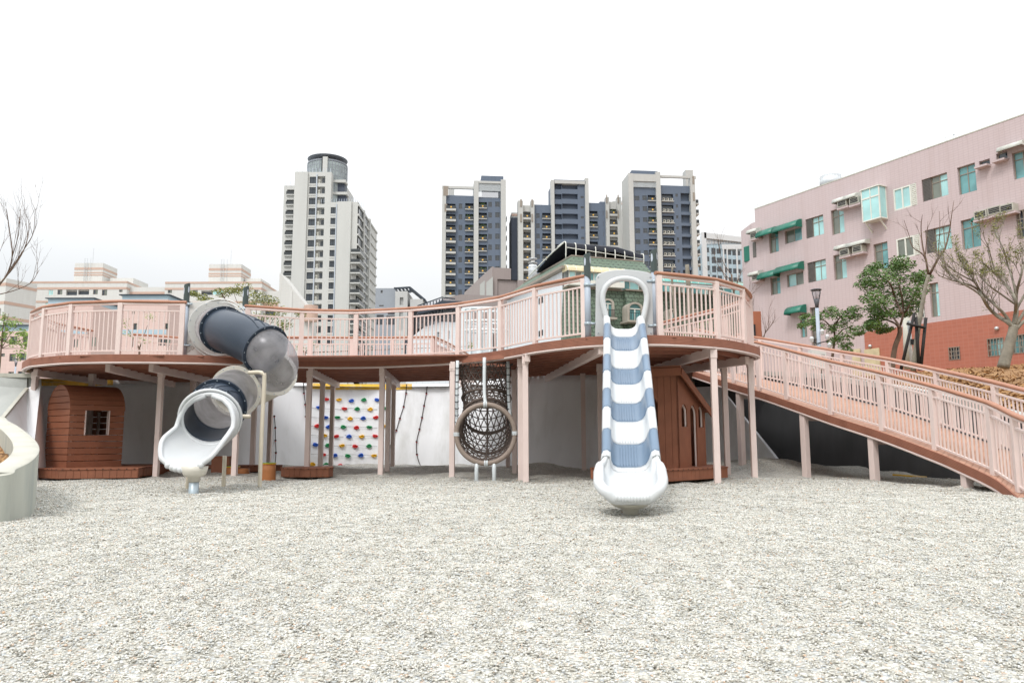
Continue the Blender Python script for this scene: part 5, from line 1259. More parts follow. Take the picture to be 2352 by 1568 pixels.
def window(par, r, y, fm='frame', gm='glass', nx=2, nz=1, bar=.05, gy=.06, name='window', split=None, sub=True, gmats=None):
    x0, z0, x1, z1 = r; mb = MB().mat(fm); b = bar
    mb.box(x0, x1, y, y + b, z0, z0 + b); mb.box(x0, x1, y, y + b, z1 - b, z1); mb.box(x0, x0 + b, y, y + b, z0 + b, z1 - b); mb.box(x1 - b, x1, y, y + b, z0 + b, z1 - b)
    for k in range(1, nx):
        x = x0 + (x1 - x0) * k / nx; mb.box(x - b / 2, x + b / 2, y + .004, y + b - .004, z0 + b, z1 - b)
    if split: z = z0 + (z1 - z0) * split; mb.box(x0 + b, x1 - b, y - .003, y + b + .003, z - b / 2, z + b / 2)
    o = mb.build(name, par, local=True); gm_ = gmats or [gm] * nx
    mb = MB()
    for k in range(nx):
        g = gm_[k % len(gm_)]; xa, xb = x0 + b + (x1 - x0 - 2 * b) * k / nx, x0 + b + (x1 - x0 - 2 * b) * (k + 1) / nx
        mb.mat(g); mb.add([(xa, y + b * .6, z0 + b), (xb, y + b * .6, z0 + b), (xb, y + b * .6, z1 - b), (xa, y + b * .6, z1 - b)], [(0, 1, 2, 3)])
    mb.build('pane', o if sub else par, local=True); return o

# --- pink residential block on the right
fz = Face(2205, 45.0, -61.8)
pb = bthing('pink_building', 'long pink tiled building on the right with a terracotta tiled base and green awnings', 'building', fz)
def rr_(x0, y0, x1, y1): return fz.rect('r', x0, y0, x1, y1)
xl_, _ = fz.z('r', 172, 700); xr_ = fz.hit(2352, 300)[0] + 9; ztop = fz.z('r', 1200, 262)[1]; zbase = 2.2
zr1 = fz.z('r', 1705, 1195)[1]; xred = fz.z('r', 795, 1335)[0]; xpr = fz.z('r', 690, 1345)[0]
A_ = [((250, 760, 308, 862), 'g2', ['glassg', 'glass']), ((340, 748, 440, 795), 'g3', ['glassg', 'glass']), ((458, 683, 565, 763), 'sh', ['glassp']), ((603, 632, 683, 752), 'g4', ['glassg', 'glassp']), ((958, 512, 1098, 597), 'wl', ['glassp', 'glassp']), ((1120, 457, 1275, 540), 'sh', ['glassp']), ((1323, 388, 1437, 515), 'g4', ['glass', 'glass']), ((1635, 305, 1760, 425), 'g4', ['glass', 'dgl']),
      ((1447, 352, 1512, 368), 'sm', ['dgl']), ((1545, 308, 1612, 335), 'sm', ['dgl']),
      ((258, 1016, 318, 1102), 'g2', ['glassg', 'glass']), ((352, 997, 450, 1048), 'g3', ['glassp', 'glassg']), ((468, 930, 580, 1020), 'sh', ['glassp']), ((617, 888, 697, 1013), 'g4', ['glassg', 'glassp']), ((845, 825, 935, 955), 'g4', ['glassg', 'glass']), ((975, 795, 1117, 880), 'wl', ['glassg', 'glassg']), ((1140, 745, 1297, 845), 'sh', ['glassp']), ((1343, 690, 1462, 832), 'g4', ['glass', 'glass']), ((1660, 635, 1760, 770), 'bar', ['dgl']),
      ((425, 1222, 470, 1350), 'g2', ['glass', 'glassg']), ((483, 1185, 525, 1400), 'g2', ['louv', 'glassg']), ((1163, 1047, 1228, 1232), 'g4', ['glassg', 'glassp']), ((1085, 1150, 1142, 1240), 'barw', ['dgl']),
      ((160, 820, 178, 932), 'nr', ['frame']), ((168, 1045, 187, 1162), 'nr', ['frame'])]
B_ = [((1277, 1411, 1345, 1478), 'bar', ['dgl']), ((1497, 1362, 1598, 1455), 'bar', ['glass', 'glassp']), ((1632, 1342, 1730, 1440), 'bar', ['glass', 'glass'])]
rects = [(rr_(*r), k, g) for r, k, g in A_]; rb = [(rr_(*r), k, g) for r, k, g in B_]
mb = MB().mat('pinktile'); holes_wall(mb, xl_, xr_, zr1, ztop, [r + (.22,) for r, _, _ in rects]); holes_wall(mb, xl_, xpr, zbase, zr1, [r + (.22,) for r, _, _ in rects])
shell(mb, xl_, xr_, zbase, ztop, 0, 14); mb.build('wall', pb, local=True)
mb = MB().mat('redtile'); holes_wall(mb, xred, xr_, zbase, zr1 - .004, [r + (.15,) for r, _, _ in rb], y=-.03); mb.add([(xred, -.03, zbase), (xred, 0, zbase), (xred, 0, zr1 - .004), (xred, -.03, zr1 - .004)], [(0, 1, 2, 3)])
mb.add([(xred, -.03, zr1 - .004), (xr_, -.03, zr1 - .004), (xr_, 0, zr1 - .004), (xred, 0, zr1 - .004)], [(0, 1, 2, 3)]); mb.build('base_wall', pb, local=True)
mb = MB().mat('pinktile'); mb.add([(xpr, .0, zbase), (xred, .0, zbase), (xred, .0, zr1), (xpr, .0, zr1)], [(0, 1, 2, 3)]); mb.build('lower_wall', pb, local=True)
for i, (r, k, g) in enumerate(rects + rb):
    x0, z0, x1, z1 = r; y = .14 if k not in ('bar',) or i < len(rects) else .06; e = .004
    r2 = (x0 + e, z0 + e, x1 - e, z1 - e)
    if k == 'sh':
        xm = x0 + (x1 - x0) * .33; mb = MB().mat('louv'); mb.box(x0 + e, xm, .08, .11, z0 + e, z1 - e)
        n = int((z1 - z0) / .09)
        for j in range(n): mb.hexa([(x0 + .04, .05, z0 + .03 + j * .09), (xm - .04, .05, z0 + .03 + j * .09), (xm - .04, .08, z0 + .06 + j * .09), (x0 + .04, .08, z0 + .06 + j * .09), (x0 + .04, .05, z0 + .045 + j * .09), (xm - .04, .05, z0 + .045 + j * .09), (xm - .04, .08, z0 + .075 + j * .09), (x0 + .04, .08, z0 + .075 + j * .09)])
        mb.build('shutter', pb, local=True); window(pb, (xm + e, z0 + e, x1 - e, z1 - e), y, 'frame', nx=2, split=.72, gmats=['glassg' if i % 2 else 'glassp', 'glassp'])
    elif k == 'wl':
        xm = x0 + (x1 - x0) * .76; window(pb, (x0 + e, z0 + e, xm, z1 - e), .0, 'wframe', nx=2, bar=.09, gmats=g); mb = MB().mat('wframe'); mb.box(xm + .004, x1 - e, .02, .06, z0 + e, z1 - e)
        for j in range(int((z1 - z0) / .12)): mb.box(xm + .05, x1 - .05, -.03, .018, z0 + .04 + j * .12, z0 + .10 + j * .12)
        mb.build('louvre', pb, local=True)
    elif k in ('bar', 'barw'):
        window(pb, r2, .08, 'frame', nx=2, gmats=g, bar=.06); fm = 'frame' if k == 'bar' else 'wframe'; mb = MB().mat(fm); n = max(int((x1 - x0) / .17), 4)
        for j in range(n + 1): mb.box(x0 + (x1 - x0 - .03) * j / n, x0 + (x1 - x0 - .03) * j / n + .03, -.08, -.05, z0, z1)
        for j in range(4): mb.box(x0, x1, -.05, -.03, z0 + (z1 - z0 - .04) * j / 3, z0 + (z1 - z0 - .04) * j / 3 + .04)
        mb.build('window_grille', pb, local=True)
    elif k == 'nr':
        mb = MB().mat('frame'); mb.box(x0 + e, x1 - e, .16, .2, z0 + e, z1 - e); mb.build('window', pb, local=True)
    elif k == 'sm':
        window(pb, r2, .15, 'frame', nx=1, gmats=g); mb = MB().mat('pinktile'); mb.box(x0 - .05, x1 + .05, -.45, -.002, z0 - .12, z0 - .01); mb.build('ledge', pb, local=True)
    else: window(pb, r2, y, 'frame', nx=2, split=(.72 if k in ('g4', 'g2') else None), gmats=g)
# left chamfered end
zt2 = fz.z('r', 150, 703)[1]; xe = xl_
mb = MB().mat('pinktile'); xs0 = fz.z('r', 106, 800)[0] ; 
mb.add([(xs0 + .9, 0, zbase), (xe, 0, zbase), (xe, 0, zt2), (xs0 + .9, 0, zt2)], [(0, 1, 2, 3)])
mb.add([(xs0 - .6, .35, zbase), (xs0 + .9, 0, zbase), (xs0 + .9, 0, zt2), (xs0 - .6, .35, zt2 - .25)], [(0, 1, 2, 3)])
mb.add([(xs0 - .6, .35, zbase), (xs0 - .6, .35, zt2 - .25), (xs0 - .6, 12, zt2 - .25), (xs0 - .6, 12, zbase)], [(0, 1, 2, 3)])
mb.add([(xs0 + .9, 0, zt2), (xe, 0, zt2), (xe, 12, zt2), (xs0 - .6, 12, zt2 - .25), (xs0 - .6, .35, zt2 - .25)], [(0, 1, 2, 3, 4)]); mb.build('chamfered_end', pb, local=True)
def awning(r, proj=.7, mat='awn', h=None, rnd=True, ribs=0):
    x0, z0, x1, z1 = r; mb = MB().mat(mat, True); P = [(-proj * math.sin(a), z0 + (z1 - z0) * math.cos(a)) for a in [math.pi / 2 * k / 7 for k in range(8)]] if rnd else [(0, z1), (-proj * .8, z1 - (z1 - z0) * .3), (-proj, z0)]
    mb.sheet([[(x0, a - .005, b) for a, b in P], [(x1, a - .005, b) for a, b in P]]); mb.smooth = False
    mb.add([(x0, a - .005, b) for a, b in P] + [(x0, -.005, z0)], [tuple(range(len(P) + 1))]); mb.add([(x1, a - .005, b) for a, b in P] + [(x1, -.005, z0)], [tuple(range(len(P) + 1))]); 
    o = mb.build('awning', pb, local=True, solid=.02); return o
for r in ((207, 748, 300, 768), (300, 722, 440, 726), (216, 1000, 312, 1010), (312, 974, 452, 966), (372, 1200, 466, 1212), (1425, 668, 1600, 595)):
    x0, z1 = fz.z('r', r[0], r[1]); x1, _ = fz.z('r', r[2], r[3]); zt = fz.z('r', r[2], r[3] - 48)[1] if r[0] < 1400 else z1; awning((x0, zt - (.62 if r[0] < 1400 else .34), x1, zt), .7 if r[0] < 1400 else .45)
for r in ((150, 763, 205, 0), (158, 1003, 216, 0), (640, 590, 705, 0), (705, 570, 775, 0), (650, 855, 718, 0), (718, 840, 830, 0), (1580, 300, 1730, 0)):
    x0, z1 = fz.z('r', r[0], r[1]); x1 = fz.z('r', r[2], r[1])[0]; awning((x0, z1 - .1, x1, z1 + .28), .62, 'awnw', rnd=False)
def acu(r, y0=-.55):
    x0, z0, x1, z1 = r; root = pb; mb = MB().mat('acm'); mb.box(x0, x1, y0, -.01, z0, z1); mb.mat('black'); mb.box(x0 + .06, x1 - .06, y0 - .012, y0 - .002, z0 + .06, z1 - .06); mb.mat('acm')
    for j in range(4): z = z0 + .08 + (z1 - z0 - .16) * j / 3; mb.box(x0 + .06, x1 - .06, y0 - .02, y0 - .013, z - .008, z + .008)
    mb.mat('pinktile'); mb.box(x0 - .08, x1 + .08, y0 + .03, -.004, z0 - .14, z0 - .004); mb.build('air_conditioner', pb, local=True, bevel=.01)
for x, y, w_ in ((172, 798, 36), (182, 1035, 36), (672, 622, 48), (740, 606, 48), (685, 898, 50), (757, 880, 58), (1452, 690, 55), (1530, 668, 60), (1600, 655, 60)):
    x0, z0 = fz.z('r', x, y); x1 = fz.z('r', x + w_, y)[0]; acu((x0, z0, x0 + .72, z0 + .46))
# bay window
x0, z0, x1, z1 = rr_(800, 530, 930, 665); x0, z1 = fz.z('r', 815, 530); x1, z0 = fz.z('r', 930, 672)
mb = MB().mat('wframe'); mb.box(x0, x1, -.75, -.005, z0 - .08, z0); mb.box(x0 - .05, x1 + .05, -.8, -.005, z1, z1 + .07)
for a, b in ((x0, -.75), (x1 - .07, -.75), (x0, -.08), (x1 - .07, -.08)): mb.box(a, a + .07, b, b + .07, z0, z1)
mb.box(x0 + .07, x1 - .07, -.75, -.69, z0 + (z1 - z0) * .68, z0 + (z1 - z0) * .73); mb.box((x0 + x1) / 2 - .03, (x0 + x1) / 2 + .03, -.75, -.69, z0, z1)
for x in (x0 + .1, x1 - .2): mb.hexa([(x, -.65, z0 - .12), (x + .08, -.65, z0 - .12), (x + .08, -.0, z0 - .75), (x, 0, z0 - .75), (x, -.65, z0 - .08), (x + .08, -.65, z0 - .08), (x + .08, 0, z0 - .62), (x, 0, z0 - .62)])
bay = mb.build('bay_window', pb, local=True); mb = MB().mat('glassp'); mb.box(x0 + .03, x1 - .03, -.72, -.02, z0 + .01, z1 - .01); mb.build('pane', bay, local=True)
for x, y, r_ in ((1555, 1303, .12), (833, 1403, .12), (1652, 1290, .12)):
    a, z = fz.z('r', x, y); mb = MB().mat('tank', True); mb.ball((a, -.10, z), r_, 12, 8); mb.build('wall_vent', pb, local=True)
mb = MB().mat('awn'); x0, z1 = fz.z('r', 84, 842); _, z0 = fz.z('r', 84, 950); x1 = fz.z('r', 112, 850)[0]; mb.box(xs0 - .15, xs0 + .9, .1, .75, z0 + .3, z1); mb.mat('louv'); mb.box(xs0 + .93, xs0 + 1.3, -.03, .05, z0 + .4, z1 + .1); mb.build('corner_awning', pb, local=True, bevel=.08)
mb = MB().mat('conct'); mb.box(xl_, xr_, -.02, .25, ztop, ztop + .07); mb.mat('tank', True); a, z = fz.z('r', 540, 500); mb.cyl((a, 1.2), .75, ztop, ztop + .95, 18); mb.mat('whitesteel')
for x, y in ((378, 540), (1030, 305), (1240, 225), (1285, 230), (975, 345), (155, 690)):
    a = fz.z('r', x, y)[0]; mb.box(a, a + .03, .3, .33, ztop - 1, ztop + .45); mb.box(a, a + .6, .3, .33, ztop + .4, ztop + .43)
mb.build('roof_fittings', pb, local=True)
mb = MB().mat('awny')
for x0_, x1_ in ((730, 775), (800, 885)):
    a, z = fz.z('r', x0_, 1440); b = fz.z('r', x1_, 1440)[0]; mb.box(a, b, -.12, -.035, z - 1.6, z + .2)
mb.build('yellow_shutter', pb, local=True)

# --- generic tower elements
def z_of(f, k, x, y, off=0): return f.z(k, x, y, off)[1]
def balcony(par, x0, x1, z0, z1, proj=.9, slab='stone', slabh=.38, rail='railglass', dot=True, y=0, full=True):
    mb = MB().mat(slab); mb.box(x0, x1, y - proj, y - .003, z0, z0 + slabh); mb.mat(rail); t = .04
    mb.box(x0 + .03, x1 - .03, y - proj + .02, y - proj + .02 + t, z0 + slabh, z1)
    if full: mb.box(x0 + .03, x0 + .03 + t, y - proj + .02 + t, y - .003, z0 + slabh, z1); mb.box(x1 - .03 - t, x1 - .03, y - proj + .02 + t, y - .003, z0 + slabh, z1)
    if dot:
        mb.mat('golddot'); c = (x0 + x1) / 2; r = .26; zz = (z0 + slabh + z1) / 2; pts = [(c + r * math.cos(a), y - proj + .012, zz + r * math.sin(a)) for a in [2 * math.pi * k / 14 for k in range(14)]]; mb.add(pts, [tuple(range(14))])
    return mb.build('balcony', par, local=True)
def plants(par, x0, x1, z0, z1, y):
    mb = MB().mat('leaf')
    for _ in range(120):
        c = Vector((random.uniform(x0, x1), y + random.uniform(-.2, .3), z0 + (z1 - z0) * random.random() ** 1.3)); d1 = Vector((random.uniform(-1, 1), random.uniform(-1, 1), random.uniform(-1, 1))).normalized() * .12; d2 = Vector((random.uniform(-1, 1), random.uniform(-1, 1), random.uniform(-1, 1))).normalized() * .12
        mb.add([c - d1, c + d2, c + d1, c - d2], [(0, 1, 2, 3)])
    mb.build('balcony_plants', par, local=True)

# --- dark blue towers (three blocks of one estate)
ANG = 6
def dark_cols(f, par, k, x0, x1, ytop, zbot, cols, mat='navy', depth=12, y=0.0, band=None, bk='navyd'):
    """cols: (kind, xa, xb, ya, yb, pitch, n)"""
    xa_ = f.z(k, x0, cols[0][3] if cols else ytop)[0]; xb_ = f.z(k, x1, cols[0][3] if cols else ytop)[0]; zt = z_of(f, k, (x0 + x1) / 2, ytop)
    holes = []; items = []
    for kind, a, b, ya, yb, pitch, n in cols:
        A, za = f.z(k, a, ya); B, _ = f.z(k, b, ya); zb = z_of(f, k, a, yb); zl_ = z_of(f, k, a, ya + pitch * n); dz = (za - zl_) / n
        for i in range(n + 8):
            z1 = za - dz * i; z0 = zb - dz * i
            if z0 < zbot + .5: break
            items.append((kind, A, B, z0, z1, i))
            holes.append((A, z0, B, z1, 1.3 if kind in ('bal', 'ac', 'rec', 'balc') else .15))
    mb = MB().mat(mat); holes_wall(mb, xa_, xb_, zbot, zt, holes, y=y); shell(mb, xa_, xb_, zbot, zt, y, y + depth); mb.build('wall', par, local=True)
    for kind, A, B, z0, z1, i in items:
        if kind in ('bal', 'balc'):
            mb = MB().mat('dgl'); mb.box(A + .05, B - .05, y + 1.2, y + 1.26, z0 + .3, z1 - .3); mb.build('balcony_door', par, local=True)
            if kind == 'balc': balcony(par, A - .1, B + .15, z0 - .45, z0 + 1.15, 1.1, 'stone', .62, y=y)
            else: balcony(par, A - .1, B - .02, z0 - .1, z0 + 1.12, .5, 'stone', .22, y=y)
            if random.random() < .3: plants(par, A + .2, B - .3, z0 + .4, z0 + 1.7, y)
        elif kind == 'win':
            window(par, (A + .01, z0 + .01, B - .01, z1 - .01), y + .08, 'louv', nx=2, split=.35, gmats=['dgl'], bar=.05)
        elif kind == 'ac':
            mb = MB().mat('dgl'); mb.box(A + .05, B - .05, y + .8, y + .86, z0 + .1, z1 - .05); mb.mat('stone'); mb.box(A - .1, B + .1, y - .5, y - .003, z0 - .25, z0 - .02); mb.build('service_balcony', par, local=True)
            for j in range(3):
                mb = MB(); c = A + (B - A) * (j + .5) / 3; mb.mat('acm'); mb.box(c - .38, c + .38, y - .35, y - .02, z0 + .12, z0 + .82); mb.mat('black'); pts = [(c - .1 + .24 * math.cos(a), y - .354, z0 + .47 + .24 * math.sin(a)) for a in [2 * math.pi * q_ / 10 for q_ in range(10)]]; mb.add(pts, [tuple(range(10))]); mb.build('air_conditioner', par, local=True)
    return xa_, xb_, zt
def pillar(f, par, k, x0, x1, ytop, zbot, yref, mat='stone', y0=-.8, y1=1.0, name='pillar'):
    a = f.z(k, x0, yref, 0)[0]; b = f.z(k, x1, yref, 0)[0]; z = z_of(f, k, (x0 + x1) / 2, ytop); mb = MB().mat(mat); mb.box(a, b, y0, y1, zbot, z); mb.build(name, par, local=True); return a, b, z
ZB = 2.0
f1 = Face(1050, 228, ANG); t1 = bthing('apartment_tower', 'dark blue apartment tower with pale stone frame, left of the three behind the green roof', 'tower', f1)
xa, xb, zt = dark_cols(f1, t1, 'd', 118, 530, 297, ZB, [('balc', 130, 260, 415, 505, 155, 6), ('win', 308, 360, 415, 490, 155, 6), ('bal', 402, 522, 408, 500, 155, 6)], depth=9)
xc, xd, _ = dark_cols(f1, t1, 'd', 585, 985, 335, ZB, [('bal', 595, 715, 398, 490, 155, 6), ('win', 733, 785, 398, 470, 155, 6), ('win', 833, 898, 394, 467, 155, 6)], y=-.5, depth=9)
pillar(f1, t1, 'd', 66, 122, 190, ZB, 600); pillar(f1, t1, 'd', 524, 590, 100, ZB, 600, y0=-1.2, y1=7.5); pillar(f1, t1, 'd', 912, 986, 85, ZB, 600, y0=-1.2, y1=7.5)
mb = MB().mat('stone'); a = f1.z('d', 592, 600)[0]; b = f1.z('d', 911, 600)[0]; z1 = z_of(f1, 'd', 535, 100); z0 = z_of(f1, 'd', 750, 138); mb.box(a, b, -1.2, 7.5, z0, z1); mb.build('top_frame', t1, local=True)
mb = MB().mat('whitesteel'); zl0 = z_of(f1, 'd', 750, 335); n = 22
for j in range(n): x = a + (b - a) * (j + .5) / n; mb.box(x - .08, x + .08, -.9, -.75, zl0 + (2 if j > 2 else .1), z0 - .05)
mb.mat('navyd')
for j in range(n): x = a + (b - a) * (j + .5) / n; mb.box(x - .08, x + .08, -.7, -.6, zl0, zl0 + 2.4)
mb.build('rooftop_louvre', t1, local=True)
mb = MB().mat('navy'); x0 = f1.z('d', 632, 100)[0]; zz = z_of(f1, 'd', 988, 52); mb.box(x0, b + .9, -.6, 7, z1, z1 + 1.9); mb.build('roof_parapet', t1, local=True)
mb = MB().mat('stone'); zz1 = z_of(f1, 'd', 300, 172); a0 = f1.z('d', 66, 200)[0]; mb.box(a0, f1.z('d', 524, 200)[0], -.7, .1, zz1 - .8, zz1); mb.box(f1.z('d', 162, 200, 5)[0], f1.z('d', 245, 200, 5)[0], 5, 8, zt - 1, z_of(f1, 'd', 200, 90)); mb.mat('frame'); mb.box(a0 + .4, a0 + 1.9, -.85, -.82, z_of(f1, 'd', 90, 310), zz1 - .1); mb.box(a0 + .8, a0 + 1.6, -.85, -.81, z_of(f1, 'd', 90, 540), z_of(f1, 'd', 90, 430)); mb.build('roof_pergola', t1, local=True)
# receding right side
xs_ = f1.z('d', 986, 600)[0]; mb = MB().mat('navy'); yd = 17; mb.box(xs_ - .2, xs_ + .1, 0, yd, ZB, z_of(f1, 'd', 986, 95)); mb.build('side_wall', t1, local=True)
for i in range(10):
    z0 = z_of(f1, 'd', 990, 545) - 3.2 * i * 1.0
    mb = MB().mat('dgl'); mb.box(xs_ + .1, xs_ + .16, 2, 5, z0, z0 + 1.7); mb.mat('stone'); mb.box(xs_ + .1, xs_ + 1.1, 7, 12, z0 - .4, z0); mb.mat('railglass'); mb.box(xs_ + 1.0, xs_ + 1.1, 7, 12, z0, z0 + 1.1); mb.build('side_balcony', t1, local=True)
# centre block
f2 = Face(1320, 232, ANG); t2 = bthing('apartment_block', 'dark blue apartment block with a tall recessed middle bay between the two outer towers', 'tower', f2)
dark_cols(f2, t2, 'd', 1228, 1350, 440, ZB, [('balc', 1238, 1345, 530, 635, 148, 5)], depth=10, mat='stone')
dark_cols(f2, t2, 'd', 1395, 1645, 432, ZB, [('win', 1427, 1478, 555, 622, 148, 5), ('bal', 1515, 1640, 548, 635, 148, 5)], depth=10)
dark_cols(f2, t2, 'd', 1683, 2136, 82, ZB, [('rec', 1690, 1790, 140, 215, 145, 8), ('rec', 1796, 2020, 135, 210, 145, 8), ('win', 2065, 2110, 315, 345, 148, 7)], depth=12, y=-.6)
dark_cols(f2, t2, 'd', 2182, 2395, 405, ZB, [('bal', 2190, 2315, 520, 610, 148, 5)], depth=10)
for x0, x1, yt in ((1160, 1232, 390), (1345, 1396, 385), (1640, 1686, 90), (2132, 2184, 66)): pillar(f2, t2, 'd', x0, x1, yt, ZB, 700, y0=-1.3)
for x0, x1 in ((1197, 1219), (1360, 1378)):
    for ya, yb in ((350, 455), (565, 675)): a, z1 = f2.z('d', x0, ya, -1.4); b, z0 = f2.z('d', x1, yb, -1.4); mb = MB().mat('frame'); mb.box(a, b, -1.6, -1.31, z0, z1); mb.build('pillar_fin', t2, local=True)
mb = MB().mat('stone'); a, z1 = f2.z('d', 1686, 90); b, z0 = f2.z('d', 2132, 100); z1 = z_of(f2, 'd', 1640, 92); mb.box(a, b, -1.3, 8, z1 - 1.0, z1); mb.build('top_frame', t2, local=True)
mb = MB().mat('stone'); a = f2.z('d', 1070, 440, 10.5)[0]; b = f2.z('d', 1560, 440, 10.5)[0]; mb.box(a, b, 10.5, 16, ZB, z_of(f2, 'd', 1300, 405)); mb.mat('salmon'); mb.box(a, b, 10.4, 10.49, z_of(f2, 'd', 1300, 440) - .4, z_of(f2, 'd', 1300, 425)); mb.build('rear_penthouse', t2, local=True)
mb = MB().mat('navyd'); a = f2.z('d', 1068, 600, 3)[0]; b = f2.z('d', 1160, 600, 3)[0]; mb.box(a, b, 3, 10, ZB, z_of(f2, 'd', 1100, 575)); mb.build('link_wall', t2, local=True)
# right part seen in zoom e
dark_cols(f2, t2, 'e', 0, 72, 523, ZB, [('win', 8, 45, 648, 708, 139, 4)], depth=9, y=.01)
dark_cols(f2, t2, 'e', 112, 222, 525, ZB, [('balc', 120, 222, 620, 705, 139, 4)], depth=9, mat='stone', y=.02)
for x0, x1 in ((70, 114), (221, 272)): pillar(f2, t2, 'e', x0, x1, 478, ZB, 700, y0=-1.2)
for x0, x1 in ((83, 97), (235, 250)):
    for ya, yb in ((433, 535), (642, 742)): a, z1 = f2.z('e', x0, ya, -1.4); b, z0 = f2.z('e', x1, yb, -1.4); mb = MB().mat('frame'); mb.box(a, b, -1.6, -1.21, z0, z1); mb.build('pillar_fin', t2, local=True)
f2b = Face(1430, 250, ANG); t2b = bthing('cream_apartments', 'cream apartment house seen in the narrow gap left of the right hand dark tower', 'building', f2b)
dark_cols(f2b, t2b, 'e', 268, 395, 630, ZB, [('win', 305, 372, 730, 785, 122, 4)], depth=9, mat='cream')
mb = MB().mat('cream'); a = f2b.z('e', 200, 500)[0]; b = f2b.z('e', 380, 500)[0]; mb.box(a, b, 3, 9, ZB, z_of(f2b, 'e', 300, 480)); mb.mat('salmon'); mb.box(a, b, 2.9, 2.99, z_of(f2b, 'e', 300, 525), z_of(f2b, 'e', 300, 505)); mb.build('roof_house', t2b, local=True)
mb = MB().mat('whitesteel'); a0, zt_ = f2b.z('e', 270, 535); b0 = f2b.z('e', 375, 535)[0]
for j in range(8): x = a0 + (b0 - a0) * j / 7; mb.box(x - .06, x + .06, .3, .4, z_of(f2b, 'e', 300, 630), zt_)
mb.build('roof_railing', t2b, local=True)
# right tower
f3 = Face(1520, 226, ANG); t3 = bthing('apartment_tower', 'dark blue apartment tower nearest the pink building, with air conditioners stacked on its balconies', 'tower', f3)
dark_cols(f3, t3, 'e', 440, 750, 345, ZB, [('win', 455, 520, 452, 512, 146, 6), ('win', 560, 620, 448, 508, 146, 6), ('bal', 632, 748, 440, 520, 146, 6)], depth=10, y=-.4)
dark_cols(f3, t3, 'e', 805, 1212, 310, ZB, [('ac', 822, 975, 418, 512, 146, 6), ('win', 1006, 1036, 418, 458, 146, 6), ('rec', 1075, 1200, 408, 515, 146, 6)], depth=10)
pillar(f3, t3, 'e', 376, 440, 163, ZB, 700, y0=-1.2, y1=7); pillar(f3, t3, 'e', 744, 806, 143, ZB, 700, y0=-1.2, y1=7); pillar(f3, t3, 'e', 1208, 1272, 190, ZB, 700, y0=-.8, y1=1)
a = f3.z('e', 441, 700)[0]; b = f3.z('e', 743, 700)[0]; z1 = z_of(f3, 'e', 376, 165); mb = MB().mat('stone'); mb.box(a, b, -1.2, 7, z1 - 2.3, z1); mb.build('top_frame', t3, local=True)
mb = MB().mat('whitesteel'); zlv = z_of(f3, 'e', 580, 340)
for j in range(20): x = a + (b - a) * (j + .5) / 20; mb.box(x - .09, x + .09, -.9, -.75, zlv - .1, z1 - 2.35)
mb.build('rooftop_louvre', t3, local=True)
mb = MB().mat('navy'); x0 = f3.z('e', 422, 150)[0]; x1 = f3.z('e', 768, 150)[0]; mb.box(x0, x1, 0, 6, z1, z1 + 1.5); mb.build('roof_parapet', t3, local=True)
mb = MB().mat('stone'); zz1 = z_of(f3, 'e', 1000, 185); a0 = f3.z('e', 806, 200)[0]; b0 = f3.z('e', 1272, 200)[0]; mb.box(a0, b0, -.7, .1, zz1 - .7, zz1); mb.box(f3.z('e', 1145, 200, 4)[0], f3.z('e', 1245, 200, 4)[0], 4, 7, z_of(f3, 'e', 1100, 310), z_of(f3, 'e', 1200, 100, 4)); mb.mat('frame'); a1, b1 = f3.z('e', 1222, 300)[0], f3.z('e', 1246, 300)[0]; mb.box(a1, b1, -.9, -.81, z_of(f3, 'e', 1230, 300), zz1); mb.box(a1, b1, -.9, -.81, z_of(f3, 'e', 1230, 520), z_of(f3, 'e', 1230, 412)); mb.build('roof_pergola', t3, local=True)
for i in range(7):
    z0 = z_of(f3, 'e', 1275, 560) - 3.2 * i; x = b0; mb = MB().mat('stone'); mb.box(x, x + .9, 0, 3, z0, z0 + .5); mb.mat('railglass'); mb.box(x, x + .8, .1, 2.9, z0 + .5, z0 + 1.6); mb.build('balcony', t3, local=True)
# far white and slate block
f4 = Face(1655, 280, 0); t4 = bthing('office_block', 'far pale framed block with slate panels between the dark tower and the pink building', 'building', f4)
dark_cols(f4, t4, 'e', 1420, 1900, 1085, ZB, [('win', 1425, 1455, 1135, 1200, 120, 3), ('win', 1485, 1540, 1140, 1225, 120, 3), ('win', 1555, 1615, 1150, 1220, 120, 3), ('win', 1650, 1680, 1160, 1225, 120, 3), ('win', 1700, 1750, 1170, 1235, 120, 3), ('win', 1765, 1810, 1175, 1240, 120, 3), ('win', 1835, 1870, 1180, 1240, 120, 3)], mat='bluepaint', depth=10)
dark_cols(f4, t4, 'e', 1290, 1360, 1075, ZB, [('win', 1322, 1345, 1145, 1205, 115, 3)], mat='bluepaint', depth=8, y=1)
for x0, x1, yt in ((1358, 1422, 935), (1634, 1652, 1120), (1684, 1700, 1120), (1810, 1830, 1120)): pillar(f4, t4, 'e', x0, x1, yt, ZB, 1200, mat='white', y0=-.6)
mb = MB().mat('white'); a, za = f4.z('e', 1385, 937); b, zb_ = f4.z('e', 1900, 1000); mb.hexa([(a, -.6, za - 2.2), (b, -.6, zb_ - 2), (b, 6, zb_ - 2), (a, 6, za - 2.2), (a, -.6, za), (b, -.6, zb_), (b, 6, zb_), (a, 6, za)])
for j in range(26):
    t = j / 25; x = a + (b - a) * t; zz = za + (zb_ - za) * t; mb.box(x, x + .3, 0, .3, z_of(f4, 'e', 1500, 1100), zz - 2)
mb.box(f4.z('e', 1620, 1100)[0], b, -.5, 0, z_of(f4, 'e', 1700, 1160), z_of(f4, 'e', 1700, 1095)); mb.build('roof_frame', t4, local=True)

